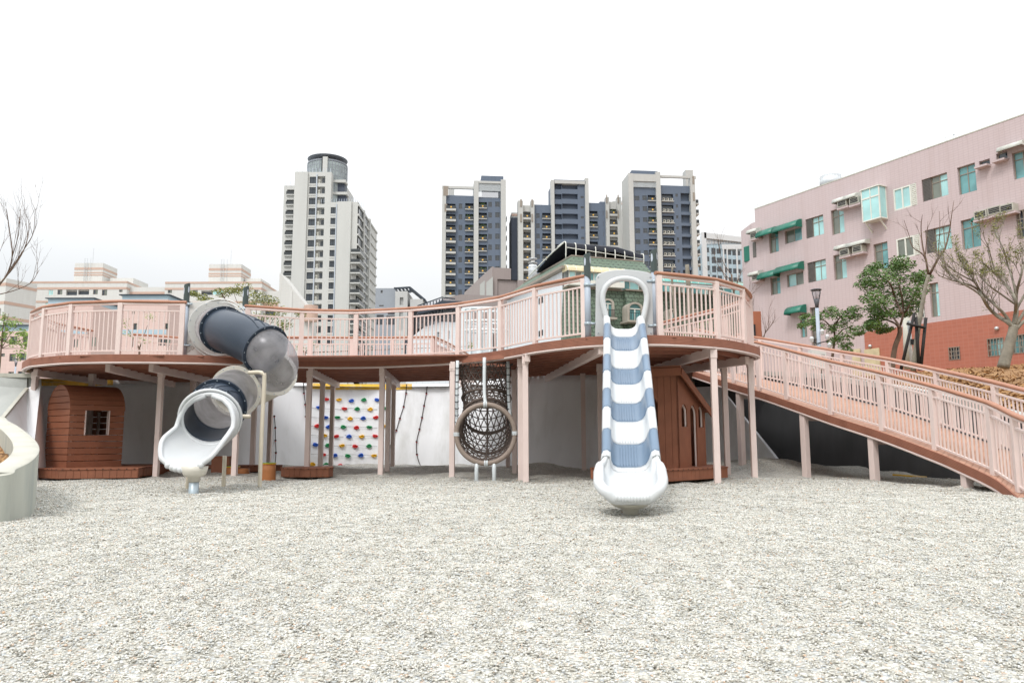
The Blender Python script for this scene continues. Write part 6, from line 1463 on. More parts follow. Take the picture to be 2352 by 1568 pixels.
# --- tall cream tower
f5 = Face(740, 232, 0); t5 = bthing('cream_tower', 'tall cream apartment tower with a round glazed drum on its stepped roof', 'tower', f5)
def cols_c(k, x0, x1, ytop, cols, mat='cream', y=0, depth=14): return dark_cols(f5, t5, k, x0, x1, ytop, ZB, cols, mat, depth, y, bk='creamd')
def cw_(kind, a, b, ya, yb, p, n): return (kind, a, b, ya, yb, p, n)
c_items = []
def cream_part(x0, x1, ytop, cols, y=0.0, yref=900, depth=14):
    xa_ = f5.z('c', x0, yref)[0]; xb_ = f5.z('c', x1, yref)[0]; zt = z_of(f5, 'c', (x0 + x1) / 2, ytop); holes = []; its = []
    for kind, a, b, ya, yb, ylast, n in cols:
        A = f5.z('c', a, yref)[0]; B = f5.z('c', b, yref)[0]; za = z_of(f5, 'c', (a + b) / 2, ya); zb = z_of(f5, 'c', (a + b) / 2, yb); zl_ = z_of(f5, 'c', (a + b) / 2, ylast); dz = (za - zl_) / n
        for i in range(n + 6):
            if zb - dz * i < ZB + 1: break
            holes.append((A, zb - dz * i, B, za - dz * i, 1.1 if kind != 'w' else .35)); its.append((kind, A, B, zb - dz * i, za - dz * i))
    mb = MB().mat('cream'); holes_wall(mb, xa_, xb_, ZB, zt, holes, y=y); shell(mb, xa_, xb_, ZB, zt, y, y + depth); mb.build('wall', t5, local=True)
    for kind, A, B, z0, z1 in its:
        if kind == 'w':
            window(t5, (A + .02, z0 + .02, B - .02, z1 - .02), y + .25, 'black', nx=2, split=.7, gmats=['dgl'], bar=.07); mb = MB().mat('cream'); mb.box(A - .1, B + .1, y - .12, y - .003, z0 - .55, z0 - .3); mb.build('sill', t5, local=True)
        elif kind == 'b':
            mb = MB().mat('dgl'); mb.box(A + .02, B - .02, y + 1.0, y + 1.05, z0 + .02, z1 - .02); mb.build('balcony_door', t5, local=True); balcony(t5, A - .1, B + .1, z0 - .3, z0 + 1.0, .6, 'cream', .3, dot=False, y=y)
        else:
            mb = MB().mat('dgl'); mb.box((A + B) / 2, B - .3, y + 1.0, y + 1.05, z0 + .4, z1 - .3); mb.mat('acm'); mb.box(A + .15, A + .8, y + .3, y + .7, z0 + .7, z0 + 1.3); mb.box(A + .15, A + .8, y + .3, y + .7, z0 + .05, z0 + .6); mb.build('recess_window', t5, local=True)
cream_part(168, 272, 358, [('b', 197, 262, 395, 440, 1215, 9)], y=.6)
cream_part(272, 390, 245, [], y=-.6)
cream_part(390, 600, 243, [('w', 403, 462, 285, 345, 1235, 10), ('r', 475, 545, 280, 342, 1230, 10)])
cream_part(600, 665, 512, [('w', 590 + 12, 648, 558, 615, 1230, 7)], y=0)
cream_part(665, 790, 510, [], y=-.5)
cream_part(790, 845, 508, [], y=.2)
mb = MB().mat('capl')
for x0 in (470, 655): a = f5.z('c', x0, 900)[0]; mb.box(a - .12, a + .12, -.3, -.05, ZB, z_of(f5, 'c', x0, 262 if x0 == 470 else 530))
mb.build('drain_pipes', t5, local=True)
xsd = f5.z('c', 845, 900)[0]; side = lambda x, y: f5.side(*q('c', x, y), xsd)
ys1, zA = side(1026, 682); zB = z_of(f5, 'c', 848, 512)
sh = []; mb = MB().mat('cream'); yF = max(ys1, 12)
mb.add([(xsd, .2, ZB), (xsd, yF, ZB), (xsd, yF, zB), (xsd, .2, zB)], [(0, 1, 2, 3)]); mb.build('side_wall', t5, local=True)
dzf = 3.2
for i in range(16):
    z0 = zB - 3.6 - dzf * i
    if z0 < ZB: break
    for (ya, yb) in ((1.2, 8), (10, 17.5)):
        if i < 4 and False: continue
        mb = MB().mat('dgl'); mb.box(xsd + .003, xsd + .02, ya + .4, yb - .4, z0 + .1, z0 + 2.3); mb.mat('black'); mb.box(xsd + .02, xsd + .06, ya + (yb - ya) * .48, ya + (yb - ya) * .52, z0 + .1, z0 + 2.3); mb.build('side_window', t5, local=True)
    if i >= 4: balcony_ = MB().mat('cream'); balcony_.box(xsd - 1.6, xsd + 1.4, -1.3, 7.5, z0 - .45, z0 - .05); balcony_.mat('railglass'); balcony_.box(xsd - 1.5, xsd + 1.3, -1.2, -1.1, z0 - .05, z0 + 1.0); balcony_.box(xsd + 1.2, xsd + 1.3, -1.1, 7.4, z0 - .05, z0 + 1.0); balcony_.build('corner_balcony', t5, local=True)
    mb = MB().mat('cream'); mb.box(xsd + .0, xsd + .35, .2, yF, z0 + 2.5, z0 + 3.1); mb.build('floor_band', t5, local=True)
mb = MB().mat('cream'); 
for ya in (8.2, 18.2): mb.box(xsd + .02, xsd + .6, ya, ya + 1.2, ZB, zB)
mb.build('side_piers', t5, local=True)
# stepped upper right part, set back
mb = MB().mat('cream'); a = f5.z('c', 600, 500)[0]; b = f5.z('c', 700, 500, 6)[0]; zz = z_of(f5, 'c', 600, 245); mb.box(a, a + 3.2, 6, 20, ZB, zz - 1.5); 
mb.hexa([(a + 3.2, 6, zB - 1), (xsd - 1, 10, zB - 1), (xsd - 1, 22, zB - 1), (a + 3.2, 22, zB - 1), (a + 3.2, 6, zz - 5), (xsd - 2.2, 10, zB + 2.2), (xsd - 2.2, 22, zB + 2.2), (a + 3.2, 22, zz - 5)])
mb.build('stepped_roof_wing', t5, local=True)
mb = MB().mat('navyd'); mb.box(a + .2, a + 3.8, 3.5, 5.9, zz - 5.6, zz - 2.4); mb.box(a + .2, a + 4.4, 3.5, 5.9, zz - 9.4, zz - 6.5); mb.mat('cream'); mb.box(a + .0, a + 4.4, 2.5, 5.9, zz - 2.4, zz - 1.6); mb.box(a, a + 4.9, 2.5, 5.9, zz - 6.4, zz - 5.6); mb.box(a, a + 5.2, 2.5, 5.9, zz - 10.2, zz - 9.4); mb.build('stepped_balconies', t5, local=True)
# drum
M['house_grey'] = pm('blue grey render', (.26, .28, .31), .7, .06, .4)
M['drumglass'] = pm('pale drum glazing', (.26, .30, .30), .25, .3, .5, spec=.7)
cxd = f5.z('c', 583, 200, 8)[0]; zt_ = z_of(f5, 'c', 500, 108); rd = (f5.z('c', 757, 200, 8)[0] - f5.z('c', 408, 200, 8)[0]) / 2; zb0 = z_of(f5, 'c', 500, 245)
mb = MB().mat('drumglass', False); mb.cyl((cxd, 8), rd, zb0 - 10, zt_ - .5, 40); mb.mat('house_grey'); mb.cyl((cxd, 8), rd + .06, zt_ - .3, zt_, 40)
for j in range(40):
    an = 2 * math.pi * j / 40; mb.box(cxd + (rd + .03) * math.cos(an) - .07, cxd + (rd + .03) * math.cos(an) + .07, 8 + (rd + .03) * math.sin(an) - .07, 8 + (rd + .03) * math.sin(an) + .07, zb0 - 6, zt_ - .4)
for k in range(5): mb.cyl((cxd, 8), rd + .05, zb0 + k * 1.7, zb0 + k * 1.7 + .12, 40)
mb.build('roof_drum', t5, local=True)
mb = MB().mat('cream'); a0 = f5.z('c', 590, 150, 2)[0]; mb.box(cxd + .1, cxd + 1.6, 8 - rd - .4, 8, zb0 - 1, zt_ + .6); mb.mat('black'); mb.box(cxd - .3, cxd + .1, 8 - rd - .2, 8, zb0 + 1, zt_); mb.build('drum_fin', t5, local=True)
mb = MB().mat('capl')
for x0, x1, yy in ((200, 285, 358), (303, 390, 245), (408, 600, 243)):
    a, b, z = f5.z('c', x0, 500)[0], f5.z('c', x1, 500)[0], z_of(f5, 'c', (x0 + x1) / 2, yy); n = max(int((b - a) / 1.1), 2)
    for j in range(n + 1): x = a + (b - a) * j / n; mb.box(x - .06, x + .06, .2, .32, z, z + 1.3)
for j in range(22): t = j / 21; mb.box(xsd - 12.5 + 12 * t - .06, xsd - 12.5 + 12 * t + .06, 3 + 8 * t, 3.12 + 8 * t, zB, (zz - 1) * (1 - t) + (zB + 3.2) * t)
for j in range(16): x = xsd - 14 + 12 * j / 15; mb.box(x - .05, x + .05, .3, .4, zB, zB + 1.2)
mb.build('roof_railings', t5, local=True)

# --- striped cream blocks at the left
def striped(name, label, k, fpx, Y, x0, x1, ytop, st, box_, pent, wins, sidew=None, ang=0, xr=None):
    f = Face(fpx, Y, ang); t = bthing(name, label, 'apartment block', f, 'striped apartment blocks on the left')
    a, zt = f.z(k, x0, ytop); b = f.z(k, x1, ytop)[0]; rs = [(f.rect(k, *w), g) for w, g in wins]
    mb = MB().mat('striped'); holes_wall(mb, a, b, ZB, zt, [r + (.6 if g == 'o' else .2,) for r, g in rs]); shell(mb, a, b, ZB, zt, 0, 16); mb.build('wall', t, local=True)
    mb = MB().mat('salmon')
    for ya, yb in st:
        z1 = z_of(f, k, x0, ya); z0 = z_of(f, k, x0, yb); mb.box(a, b + .05, -.06, -.003, z0, z1); mb.box(b + .003, b + .06, -.06, 16, z0, z1)
    mb.build('stripe_bands', t, local=True)
    for r, g in rs:
        if g == 'w': window(t, (r[0] + .02, r[1] + .02, r[2] - .02, r[3] - .02), .1, 'frame', nx=2, gmats=['dgl', 'glassg'], bar=.06)
        elif g == 't': window(t, (r[0] + .02, r[1] + .02, r[2] - .02, r[3] - .02), .05, 'wframe', nx=2, gmats=['glassp', 'glassp'], bar=.08)
        elif g == 'o': mb = MB().mat('dgl'); mb.box(r[0] + .02, r[2] - .02, .5, .55, r[1] + .02, r[3] - .3); mb.mat('frame'); mb.box(r[0] + .02, r[2] - .02, .02, .06, r[1] + .9, r[1] + .96); mb.build('loggia_window', t, local=True)
    # roof house with stripes
    x0b, y0b, x1b, y1b, stb = box_; p0, p1, z = f.z(k, x0b, y1b, 4)[0], f.z(k, x1b, y1b, 4)[0], z_of(f, k, (x0b + x1b) / 2, y0b); zz = f.z(k, x0b, y0b, 4)[1]
    mb = MB().mat('striped'); mb.box(p0, p1, 4, 11, zt - 1, zz); mb.mat('salmon')
    for ya, yb in stb: z1 = f.z(k, x0b, ya, 4)[1]; z0 = f.z(k, x0b, yb, 4)[1]; mb.box(p0 - .04, p1 + .04, 3.94, 11.04, z0, z1)
    mb.build('roof_house', t, local=True)
    mb = MB().mat('tank'); xm = (p0 + p1) / 2 - 1
    for dx in (0, .7, 1.5): mb.box(xm + dx, xm + dx + .06, 3.7, 3.76, zt, zz + 1.2)
    for j in range(14): mb.box(xm, xm + .7, 3.7, 3.74, zt + j * .5, zt + j * .5 + .05)
    mb.box(p1 - 3, p1 - 2.94, 4.5, 4.56, zz, zz + 4); mb.build('roof_ladder', t, local=True)
    x0c, y0c, x1c = pent; p0, z = f.z(k, x0c, y0c, 6); p1 = f.z(k, x1c, y0c, 6)[0]; mb = MB().mat('striped'); mb.box(p0, p1, 6, 14, zt - 1, z); mb.mat('salmon'); mb.box(p0, p1 + .05, 5.95, 5.997, z - 2.4, z - 1.6); mb.box(p1 + .003, p1 + .05, 5.95, 14, z - 2.4, z - 1.6); mb.build('penthouse', t, local=True)
    return f, t, a, b, zt
W1 = [((318, 745, 348, 770), 'w'), ((470, 748, 512, 798), 't'), ((556, 745, 600, 792), 'w'), ((640, 745, 742, 798), 'o'), ((756, 745, 858, 793), 'o'), ((900, 745, 943, 790), 'w'), ((985, 745, 1032, 800), 'w'), ((1150, 745, 1182, 768), 'w'), ((303, 872, 340, 900), 'w'), ((440, 862, 465, 895), 't'), ((560, 900, 600, 950), 'w'), ((700, 900, 750, 950), 'w'), ((850, 900, 900, 950), 'w'), ((1000, 900, 1050, 950), 'w')]
f6, t6, a6, b6, z6 = striped('apartment_block', 'cream block with salmon stripes behind the left end of the deck', 'l', 200, 185, 290, 1228, 665, [(665, 683), (722, 743), (852, 870)], (712, 488, 985, 660, [(532, 552), (575, 586), (597, 609)]), (1062, 632, 1288), W1)
mb = MB().mat('striped'); mb.box(b6, b6 + 9, 1.5, 14, ZB, z6 - 1.2); mb.mat('salmon'); mb.box(b6, b6 + 9.05, 1.44, 1.497, z6 - 3.4, z6 - 2.4); mb.mat('dgl'); mb.box(b6 + .5, b6 + 3.5, 1.45, 1.49, z6 - 7.2, z6 - 4.6); mb.build('side_wing', t6, local=True)
W2 = [((240, 535, 295, 580), 'w'), ((455, 540, 520, 592), 't'), ((575, 540, 640, 598), 'w'), ((690, 545, 840, 603), 'o'), ((843, 545, 990, 602), 't'), ((1405, 540, 1450, 580), 'w'), ((240, 730, 285, 770), 'w'), ((700, 720, 780, 790), 'w'), ((900, 720, 960, 790), 'w'), ((1100, 900, 1160, 960), 'w'), ((1300, 900, 1360, 960), 'w'), ((1350, 720, 1400, 780), 'w')]
f7, t7, a7, b7, z7 = striped('apartment_block', 'cream block with salmon stripes between the tube slide and the tall cream tower', 'u', 480, 185, 205, 1505, 427, [(427, 453), (508, 535), (690, 715)], (785, 190, 1220, 425, [(245, 275), (310, 327), (342, 358)]), (1280, 383, 1490), W2)
mb = MB().mat('striped'); mb.box(b7, b7 + 7, 2, 14, ZB, z7 - 2.0); mb.hexa([(b7 + 4, 1, ZB), (b7 + 11.5, 4, ZB), (b7 + 11.5, 9, ZB), (b7 + 4, 9, ZB), (b7 + 4, 1, z7 + 2.5), (b7 + 11.5, 4, z7 - 7), (b7 + 11.5, 9, z7 - 7), (b7 + 4, 9, z7 + 2.5)])
mb.mat('salmon'); mb.box(b7, b7 + 3.9, 1.94, 1.997, z7 - 6, z7 - 4.8); mb.cyl((b7 + 11.6, 3), 1.7, z7 - 9.6, z7 - 5.6, 16); mb.mat('dgl'); mb.box(b7 + .5, b7 + 3, 1.95, 1.99, z7 - 8.5, z7 - 6.4); mb.build('side_wing', t7, local=True)
f8 = Face(40, 165, -20); t8 = bthing('apartment_block', 'cream block with salmon stripes cut off by the left edge of the picture', 'apartment block', f8, 'striped apartment blocks on the left')
a8, z8 = f8.z('l', 60, 660); zq = z_of(f8, 'l', 100, 630); mb = MB().mat('striped'); mb.box(-25, a8, 0, 7.5, ZB, zq); mb.mat('salmon')
for k_ in (1.0, 5.2, 8.6): mb.box(-25, a8 + .05, -.06, -.003, zq - k_ - .7, zq - k_); mb.box(a8 + .003, a8 + .05, -.06, 7.5, zq - k_ - .7, zq - k_)
mb.build('wall', t8, local=True)
for i in range(3):
    for j in range(5):
        window(t8, (a8 - 3.5 - 4.2 * j, zq - 9 - 4 * i, a8 - 1 - 4.2 * j, zq - 6.8 - 4 * i), -.12, 'frame', nx=2, gmats=['dgl', 'glassg'], bar=.07)
f9 = Face(125, 200, 0); t9 = bthing('apartment_block', 'narrow grey striped block in the gap between two cream blocks at the far left', 'apartment block', f9, 'striped apartment blocks on the left')
a9, z9 = f9.z('l', 185, 795); b9 = f9.z('l', 285, 795)[0]; mb = MB().mat('striped'); mb.box(a9 - 4, b9, 0, 10, ZB, z9); mb.mat('salmon')
for ya, yb in ((795, 810), (850, 866), (968, 986)): mb.box(a9 - 4, b9, -.05, -.003, z_of(f9, 'l', 200, yb), z_of(f9, 'l', 200, ya))
mb.build('wall', t9, local=True)
# --- salmon pink low houses
def pinkh(label, k, fpx, Y, x0, x1, ytop, ybot_blue, wins, bands, rightd=0, cap=True):
    f = Face(fpx, Y, 0); t = bthing('pink_house', label, 'house', f, 'salmon pink houses with pale blue bands')
    a, zt = f.z(k, x0, ytop); b = f.z(k, x1, ytop)[0]; rs = [f.rect(k, *w) for w in wins]
    zb_ = z_of(f, k, x0, ybot_blue); mb = MB().mat('pinkhouse'); holes_wall(mb, a, b, ZB, zb_, [r + (.25,) for r in rs]); shell(mb, a, b, ZB, zb_, 0, 10); mb.build('wall', t, local=True)
    mb = MB().mat('bluepaint'); mb.box(a + .02, b - .02, .02, 9.9, zb_ + .01, zt); mb.mat('metalroof'); mb.box(a - .4, b + .4, -.4, 10.3, zt, zt + .16); mb.build('parapet', t, local=True)
    for ya, yb in bands: mb = MB().mat('bluepaint'); mb.box(a, b, -.04, -.003, z_of(f, k, x0, yb), z_of(f, k, x0, ya)); mb.build('blue_band', t, local=True)
    for r in rs: window(t, (r[0] + .01, r[1] + .01, r[2] - .01, r[3] - .01), .12, 'frame', nx=2, gmats=['dgl', 'glassg'], bar=.06)
    return f, t
pinkh('salmon pink house with blue parapet at the far left edge, below the leafy sapling', 'l', 60, 120, -60, 292, 1095, 1145, [(222, 1190, 282, 1252), (102, 1195, 160, 1268), (5, 1195, 60, 1240), (0, 1358, 45, 1390), (92, 1362, 148, 1435), (192, 1358, 270, 1425), (172, 1530, 240, 1580), (80, 1535, 130, 1590)], [])
pinkh('small salmon pink house behind the left railing, in front of the first cream block', 'l', 150, 150, 465, 905, 832, 880, [(645, 950, 685, 1010), (560, 1220, 600, 1300), (690, 1220, 750, 1300), (850, 1200, 920, 1290)], [(1135, 1170)])
pinkh('salmon pink house with tall narrow windows left of the tube slide entrance', 'l', 340, 130, 1180, 1625, 800, 840, [(1275, 940, 1300, 980), (1288, 1068, 1335, 1143), (1280, 1220, 1325, 1298), (1545, 1218, 1640, 1283), (1518, 1216, 1537, 1283), (1595, 1068, 1620, 1125)], [(1130, 1175)])

# --- grey house with roof pergola
f10 = Face(910, 150, 0); t10 = bthing('grey_house', 'grey flat roofed house with a dark steel roof pergola right of the tall cream tower', 'house', f10)
def R10(*a): return f10.rect('h', *a)
a, z1 = f10.z('h', 130, 378); b = f10.z('h', 305, 378)[0]; c_ = f10.z('h', 330, 418)[0]; d_ = f10.z('h', 452, 418)[0]; e_ = f10.z('h', 600, 485)[0]
rs = [R10(180, 398, 200, 425), R10(165, 545, 210, 557), R10(140, 640, 210, 740), R10(250, 600, 320, 640), R10(235, 650, 325, 740)]
M['lgrey'] = pm('light grey render', (.42, .42, .41), .7, .06, .4)
mb = MB().mat('house_grey'); holes_wall(mb, a, c_, ZB, z1, [r + (.3,) for r in rs]); shell(mb, a, c_, ZB, z1, 0, 9); mb.build('wall', t10, local=True)
for r in rs: window(t10, (r[0] + .01, r[1] + .01, r[2] - .01, r[3] - .01), .12, 'frame', nx=1, gmats=['dgl'], bar=.05)
z2 = z_of(f10, 'h', 400, 415); z3 = z_of(f10, 'h', 520, 490); r1 = R10(375, 475, 410, 550); rs2 = [R10(370, 600, 405, 800)]
mb = MB().mat('lgrey'); holes_wall(mb, c_, d_, ZB, z2, [r1 + (.5,)] + [r + (.5,) for r in rs2], y=-.8); shell(mb, c_, d_, ZB, z2, -.8, 7); mb.box(d_ + .5, e_, -.5, 7, ZB, z3); mb.mat('dgl'); mb.box(c_ + 3.2, d_ - .4, -.86, -.803, z2 - 13.5, z2 - 9.6); mb.build('tower_wall', t10, local=True)
mb = MB().mat('metalroof'); p0, z4 = f10.z('h', 318, 380); p1 = f10.z('h', 470, 380)[0]; p2, z5 = f10.z('h', 615, 490)
for y0 in (0, 4): mb.bar((p0, y0, z4), (p1, y0, z4 + .2), .4, .35); mb.bar((p1, y0, z4 + .2), (p2, y0, z5), .4, .35)
for k in range(9): t = k / 8; x = p0 + (p2 - p0) * t; z = z4 + .1 if x < p1 else z4 + .2 + (z5 - z4 - .2) * (x - p1) / (p2 - p1); mb.bar((x, 0, z), (x, 4, z), .3, .3)
mb.bar((p2 - .3, 0, z5), (p2 - .3, 0, z3), .3, .3, (0, 1, 0)); mb.bar((p1, 0, z4), (p1, 0, z2 - .2), .3, .3, (0, 1, 0)); mb.build('roof_pergola', t10, local=True)

# --- white community building and taupe tiled block
f11 = Face(1150, 95, 15); t11 = bthing('taupe_block', 'taupe tiled windowless block with recessed panels below the left dark tower', 'building', f11)
a, za = f11.z('h', 1303, 165); b, zb = f11.z('h', 1470, 180); c_, zc_ = f11.z('h', 1715, 225)
r1 = (f11.z('h', 1335, 300)[0], ZB, f11.z('h', 1535, 300)[0], z_of(f11, 'h', 1350, 262)); r2 = (f11.z('h', 1597, 300)[0], ZB, c_ - .1, z_of(f11, 'h', 1600, 288))
mb = MB().mat('taupe'); holes_wall(mb, a, c_ + 3, ZB, zb - 1.5, [r1 + (.25,), r2 + (.25,)]); shell(mb, a, c_ + 3, ZB, zb - 1.5, 0, 14); mb.box(a, b, .0, 13, zb - 1.5, za - .1); mb.build('wall', t11, local=True)
ys_, zs_ = f11.side(*q('h', 1025, 290), a)
ys_ = max(ys_, 8); mb = MB().mat('taupe'); mb.hexa([(a - .25, .02, ZB), (a - .002, .02, ZB), (a - .002, ys_, ZB), (a - .25, ys_, ZB), (a - .25, .02, za), (a - .002, .02, za), (a - .002, ys_, za), (a - .25, ys_, za)])
y1_, z1_ = f11.side(*q('h', 1228, 290), a - .25); y2_, z2_ = f11.side(*q('h', 1165, 315), a - .25)
mb.build('side_wall', t11, local=True)
mb = MB().mat('creamd')
ya_, zt_ = f11.side(*q('h', 1292, 265), a - .25); yb_, zt2 = f11.side(*q('h', 1228, 290), a - .25); mb.box(a - .28, a - .253, ya_, yb_, ZB + 6, zt_)
ya_, zt_ = f11.side(*q('h', 1212, 300), a - .25); yb_, zt2 = f11.side(*q('h', 1165, 318), a - .25); mb.box(a - .28, a - .253, ya_, yb_, ZB + 6, zt_); mb.build('side_recess', t11, local=True)
f12 = Face(1100, 80, 12); t12 = bthing('white_terrace_building', 'white building with a glass balustraded stair and dark sloping roof behind the middle railing', 'building', f12)
a, z = f12.z('h', 690, 705); b = f12.z('h', 1290, 740)[0]
mb = MB().mat('whtile'); holes_wall(mb, a, b, ZB, z_of(f12, 'h', 900, 712), [f12.rect('h', 845, 800, 862, 880) + (.3,), f12.rect('h', 740, 810, 760, 900) + (.3,)]); shell(mb, a, b, ZB, z_of(f12, 'h', 900, 712), 0, 10)
l0, lz = f12.z('h', 490, 860); mb.hexa([(l0, 0, ZB), (a, 0, ZB), (a, 8, ZB), (l0, 8, ZB), (l0, 0, lz), (a, 0, z_of(f12, 'h', 800, 700)), (a, 8, z_of(f12, 'h', 800, 700)), (l0, 8, lz)]); mb.build('wall', t12, local=True)
mb = MB().mat('taupe'); t0, tz = f12.z('h', 1000, 405); t1_, tz1 = f12.z('h', 1340, 440); mb.box(t0, t1_ + 4, 2, 10, ZB + 2, tz); l1, lz1 = f12.z('h', 790, 480, 2); mb.hexa([(l1, 2, ZB), (t0, 2, ZB), (t0, 9, ZB), (l1, 9, ZB), (l1, 2, lz1), (t0, 2, tz), (t0, 9, tz), (l1, 9, lz1)]); mb.build('taupe_wall', t12, local=True)
mb = MB().mat('metalroof'); m0, mz0 = f12.z('h', 545, 615, -1); m1, mz1 = f12.z('h', 800, 490, -1); m2, mz2 = f12.z('h', 985, 500, -1); mb.hexa([(m0, -1, mz0 - .2), (m1, -1, mz1 - .9), (m1, 7, mz1 - .9), (m0, 7, mz0 - .2), (m0, -1, mz0), (m1, -1, mz1), (m1, 7, mz1), (m0, 7, mz0)])
mb.box(m1, m2, -1, 1.95, mz1 - .9, mz1 - .1); mb.mat('black'); mb.box(m1 - 3, m2, .5, 1.9, mz1 - 5.2, mz1 - 1); mb.build('sloping_roof', t12, local=True)
mb = MB().mat('gr'); g0 = f12.z('h', 545, 780, -.1); g1 = f12.z('h', 790, 710, -.1); g2 = f12.z('h', 915, 705, -.1)
mb.add([(g0[0], -.1, g0[1]), (g1[0], -.1, g1[1]), (g1[0], -.1, g1[1] + 2.6), (g0[0], -.1, g0[1] + 2.4)], [(0, 1, 2, 3)]); mb.add([(g1[0], -.1, g1[1]), (g2[0], -.1, g2[1]), (g2[0], -.1, g2[1] + 2.4), (g1[0], -.1, g1[1] + 2.6)], [(0, 1, 2, 3)]); mb.mat('metalroof')
for k in range(9):
    t = k / 8; x = g0[0] + (g1[0] - g0[0]) * t; zz = g0[1] + (g1[1] - g0[1]) * t; mb.box(x - .05, x + .05, -.16, -.105, zz, zz + 2.5)
mb.bar((g0[0], -.14, g0[1] + 2.45), (g1[0], -.14, g1[1] + 2.65), .1, .1); mb.bar((g1[0], -.14, g1[1] + 2.6), (g2[0], -.14, g2[1] + 2.4), .1, .1); mb.build('glass_balustrade', t12, local=True)
# white round steel cage in front
f13 = Face(1150, 45, 0); cg = bthing('white_steel_cage', 'round white steel frame standing behind the railing in front of the white building', 'steel frame', f13)
a, z1 = f13.z('h', 985, 590); b, z2 = f13.z('h', 1440, 625); c0 = (a + b) / 2; r0 = (b - a) / 2; mb = MB().mat('whitesteel', True)
for zz in (z1, z1 - .75, z1 - 1.3): mb.tube([(c0 + r0 * math.cos(t), r0 * .5 * math.sin(t), zz) for t in [2 * math.pi * k / 40 for k in range(40)]], .07, 8, closed=True)
mb.build('ring_rail', cg, local=True); mb = MB().mat('whitesteel')
for k in range(14): t = 2 * math.pi * k / 14; mb.cyl((c0 + r0 * math.cos(t), r0 * .5 * math.sin(t)), .08 if k % 2 else .16, 2.3, z1, 10)
mb.build('uprights', cg, local=True)
# water tank on the taupe block
f14 = Face(1222, 88, 0); a, z0 = f14.z('h', 1642, 232); b, z1 = f14.z('h', 1730, 148); r0 = (b - a) / 2; c0 = f14.O + f14.u * ((a + b) / 2); wt = thing('water_tank', 'stainless steel water tank on the roof left of the green mansard', 'water tank', (c0.x, c0.y, z0 - 2))
mb = MB().mat('tank', True); mb.lathe((c0.x, c0.y, 0), [(r0, z0 - 2.0), (r0, z1 - .15), (r0 * .8, z1 + .05), (r0 * .3, z1 + .15), (r0 * .3, z1 + .35)], 20); mb.build('tank_body', wt)
mb = MB().mat('tank', True)
for k in range(4): mb.lathe((c0.x, c0.y, z0 + .2 + k * .5), [(r0 + .01, 0), (r0 + .04, .04), (r0 + .01, .08)], 20)
mb.build('tank_ribs', wt)

# --- green mansard building
fm = Face(1301, 62, 19); mg = bthing('mansard_building', 'building with green tiled mansard roof and black rooftop canopy behind the wave slide', 'building', fm)
def Zm(x, y, off=0): return fm.z('m', x, y, off)
cx0 = 0.0; _, zr0 = Zm(1120, 705); _, ze = Zm(1110, 818); xR = Zm(2228, 857)[0]; zb1 = Zm(1110, 935)[1]
dl = 15.0; sl = .95                              # side length (into the building) and slope run
zr0 = zr0
def slope(mb, x0, x1, y0, y1, z0, z1, run):      # mansard band around front and left side, leaning in by run
    mb.add([(x0, y0, z0), (x1, y0, z0), (x1 + 0, y0 + run, z1), (x0 + run, y0 + run, z1)], [(0, 1, 2, 3)])
    mb.add([(x0, y1, z0), (x0, y0, z0), (x0 + run, y0 + run, z1), (x0 + run, y1 - run, z1)], [(0, 1, 2, 3)])
    mb.add([(x0 + run, y0 + run, z1), (x1, y0 + run, z1), (x1, y1 - run, z1), (x0 + run, y1 - run, z1)], [(0, 1, 2, 3)])
    mb.add([(x0, y1, z0), (x0 + run, y1 - run, z1), (x1, y1 - run, z1), (x1, y1, z0)], [(0, 1, 2, 3)])
xB = Zm(1700, 775)[0]; xB = max(xB, 8)
mb = MB().mat('groof'); slope(mb, -.35, xB, -.35, dl, ze, zr0, 1.5); slope(mb, xB, xR + 8, .3, dl, ze - .4, zr0 - .95, 1.5); mb.build('upper_roof', mg, local=True)
mb = MB().mat('frame'); mb.box(-.45, xB, -.45, dl, ze - .22, ze - .003); mb.box(1.1, xB, 1.1, dl - 1.6, zr0, zr0 + .12); mb.box(xB + .003, xR + 8, .2, dl, ze - .62, ze - .403); mb.build('eaves', mg, local=True)
zw0 = Zm(1110, 960)[1]
wins = [Zm(1320, 842) + Zm(1525, 905), ]
rs = [fm.rect('m', 1315, 842, 1530, 905), fm.rect('m', 1540, 945, 1680, 992)]
mb = MB().mat('whtile'); holes_wall(mb, 0, xR + 8, zw0 - .4, ze - .22, [], y=.25)
mb.build('upper_wall', mg, local=True)
window(mg, (rs[1][0], zw0 - .25, xR + 5, zw0 + .75), .12, 'wframe', nx=16, gmats=['glass', 'glassp', 'glassg', 'glass'], bar=.06)
# bay with yellow canopy
bx1 = Zm(1530, 830)[0]; zc0 = Zm(1130, 850)[1]; bz0 = Zm(1115, 945)[1]
mb = MB().mat('wframe'); mb.box(.05, bx1, -.75, .24, bz0 - .25, bz0 + .15); mb.build('bay_base', mg, local=True)
window(mg, (.06, bz0 + .153, bx1, zc0 - .15), -.74, 'wframe', nx=9, split=None, gmats=['glassp', 'glassg', 'glassp', 'glass'], bar=.07)
mb = MB().mat('awny', True); P = [(-.78 - .25 * math.sin(a) + .25 * 0, 0) for a in (0,)]; prof_ = [(.2, .62), (-.25, .60), (-.65, .48), (-.92, .22), (-1.0, -.02)]
mb.sheet([[(x, y, zc0 - .15 + z) for y, z in prof_] for x in (-.15, bx1 + .1)]); mb.smooth = False; mb.add([(-.15, y, zc0 - .15 + z) for y, z in prof_] + [(-.15, .2, zc0 - .17)], [tuple(range(6))]); mb.mat('wframe')
